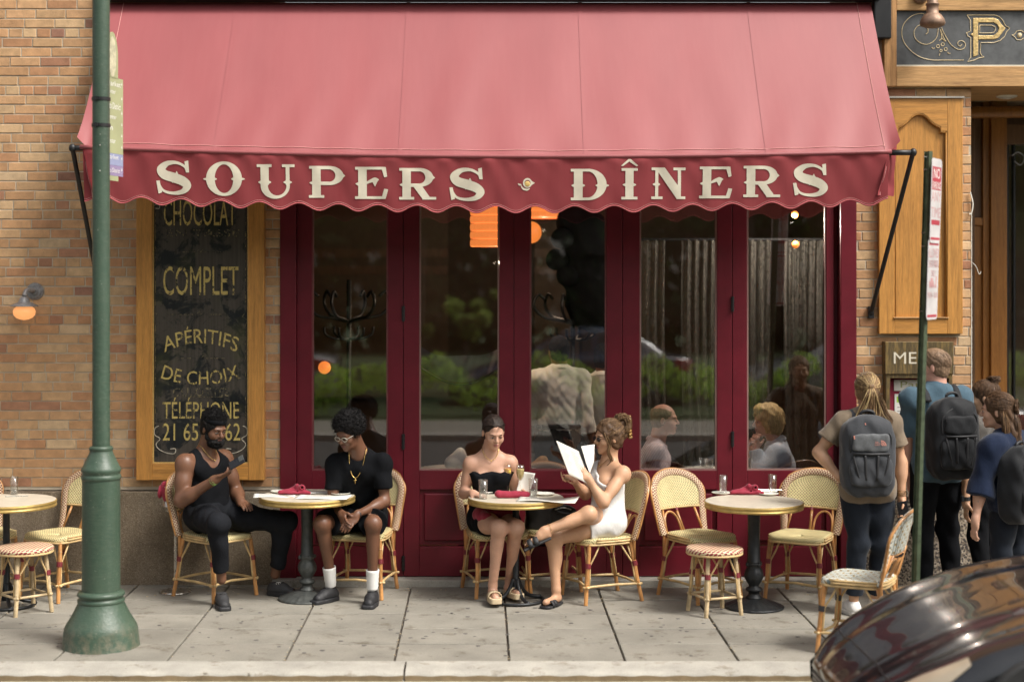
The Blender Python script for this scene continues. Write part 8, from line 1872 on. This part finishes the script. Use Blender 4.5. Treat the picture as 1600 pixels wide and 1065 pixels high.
# ================================================================== PARK ACROSS THE STREET (mirrored in the windows, seen from a step aside)
def leafmat(name, c):
    t = NT(name); info = t.n('ObjectInfo'); n = t.noise(t.co('Object'), 2.2, 3); a = t.ramp(n, [(.3, mul(c, .55)), (.5, c), (.75, mul(c, 1.7))]); t.set(.6, col=a, spec=.3)
    tl = t.n('BsdfTranslucent'); t.l(a, tl.inputs[0]); mx = t.n('MixShader'); mx.inputs[0].default_value = .4; t.l(t.b.outputs[0], mx.inputs[1]); t.l(tl.outputs[0], mx.inputs[2]); t.l(mx.outputs[0], t.o.inputs[0]); return t.m
M['leaf'] = leafmat('tree_leaves', (.05, .095, .022)); M['leaf2'] = leafmat('hedge_leaves', (.36, .52, .09)); M['bark'] = plain('grey_bark', (.10, .08, .06), .9, bump=1, bs=20)
def leaves(name, m, centres, n, size, seed):
    r_ = np.random.RandomState(seed); ci = r_.randint(0, len(centres), n); C_ = np.array([c[:3] for c in centres])[ci]; Rr = np.array([c[3:6] for c in centres])[ci]
    d = r_.normal(size=(n, 3)); d /= np.linalg.norm(d, axis=1)[:, None]; P = C_+d*Rr*(r_.uniform(.35, 1, (n, 1))**.5); a = r_.normal(size=(n, 3)); a /= np.linalg.norm(a, axis=1)[:, None]; b = np.cross(a, r_.normal(size=(n, 3))); b /= np.linalg.norm(b, axis=1)[:, None]
    sz = size*r_.uniform(.6, 1.3, (n, 1)); V = np.stack([P-a*sz, P+b*sz*.5, P+a*sz, P-b*sz*.5], 1).reshape(-1, 3); me = bpy.data.meshes.new(name); me.from_pydata(V.tolist(), [], np.arange(4*n).reshape(n, 4).tolist()); me.materials.append(m); return me
rnd = random.Random(11)
def tree_protos(i):
    cs = [(rnd.uniform(-1.9, 1.9), rnd.uniform(-1.7, 1.7), rnd.uniform(3.4, 7.6), rnd.uniform(.7, 1.3), rnd.uniform(.7, 1.3), rnd.uniform(.5, .9)) for _ in range(20)]; me = leaves('crown', M['leaf'], cs, 9000, .11, i)
    tr = MB(); tr.tube([(0, 0, -.1), (.03, 0, 1.2), (-.05, .05, 2.6), (.05, 0, 4.2), (0, 0, 6.2)], [.23, .17, .14, .10, .03], 12)
    for c in cs[:9]: tr.tube([(0, 0, 2.4+.25*(c[2]-3)), (c[0]*.5, c[1]*.5, (2.6+c[2])/2), (c[0], c[1], c[2])], [.07, .045, .015], 7)
    return me, tr
protos = [tree_protos(i) for i in range(3)]; tm = [p[1].build('trunk_mesh', M['bark'], None, smooth=True) for p in protos]
for o in tm: COL.objects.unlink(o)
wh = ['far left of the nearer row', 'left of centre in the nearer row', 'just right of centre in the nearer row', 'right of centre in the nearer row', 'far right of the nearer row', 'far left of the back row', 'second from the left in the back row', 'middle left of the back row', 'middle right of the back row', 'second from the right in the back row', 'far right of the back row', 'outermost on the left between the rows', 'outermost on the right between the rows']
for i, (x, y, s) in enumerate([(-9, -20.4, 1.3), (-4.6, -21.5, 1.4), (.9, -20.8, 1.25), (5.6, -21, 1.35), (10, -20.6, 1.3), (-12, -28, 1.6), (-6.5, -29, 1.6), (-1.6, -28, 1.6), (3.4, -30, 1.7), (8.5, -28, 1.5), (14, -30, 1.6), (-17, -24, 1.5), (17, -24, 1.4)]):
    k = i % 3; t = thing('park_tree', 'leafy park tree, '+wh[i]+' across the street', 'tree', (x, y, 0), rnd.random()*6, 'park trees across the street'); t.scale = (s*.78, s*.78, s*.78)
    link(bpy.data.objects.new('crown', protos[k][0]), t); link(bpy.data.objects.new('trunk', tm[k].data), t)
hd = [(x*.25, rnd.uniform(-.2, .2), rnd.uniform(.25, .85), .30, .30, .25) for x in range(-72, 73)]
hg = bpy.data.objects.new('hedge', leaves('hedge', M['leaf2'], hd, 26000, .045, 5)); COL.objects.link(hg); hg.location = (0, -14.7, .0); tag(hg, 'long clipped green hedge along the park across the street', 'hedge')
far = [(x*2.2, rnd.uniform(-1, 1), z_, 2.2, 1.6, 1.8) for x in range(-22, 23) for z_ in (.8, 3, 5.2, 7.2)]
fw = bpy.data.objects.new('far_trees', leaves('far_trees', M['leaf'], far, 42000, .42, 8)); COL.objects.link(fw); fw.location = (0, -40, 0); tag(fw, 'dark mass of trees at the far side of the park', 'trees', kind='stuff')

for x, y, z, r, lab in ((-.4, -31, 1.3, .6, 'bright sunlit shrub right of the nearest trunk across the street'), (-1.5, -27, .5, .45, 'small bright yellow green shrub across the street')):
    t = thing('shrub', lab, 'shrub', (x, y, 0), 0, 'sunlit shrubs in the park'); cs = [(rnd.gauss(0, r*.6), rnd.gauss(0, r*.5), z+rnd.gauss(0, r*.6), r*rnd.uniform(.15, .5), r*.4, r*rnd.uniform(.15, .5)) for _ in range(9)]
    link(bpy.data.objects.new('foliage', leaves('foliage', leafmat('sunlit_leaves', (.34, .44, .10)), cs, 1300, .08, 3)), t); MB().tube([(0, 0, 0), (0, 0, z)], .04, 6).build('stem', M['bark'], t)
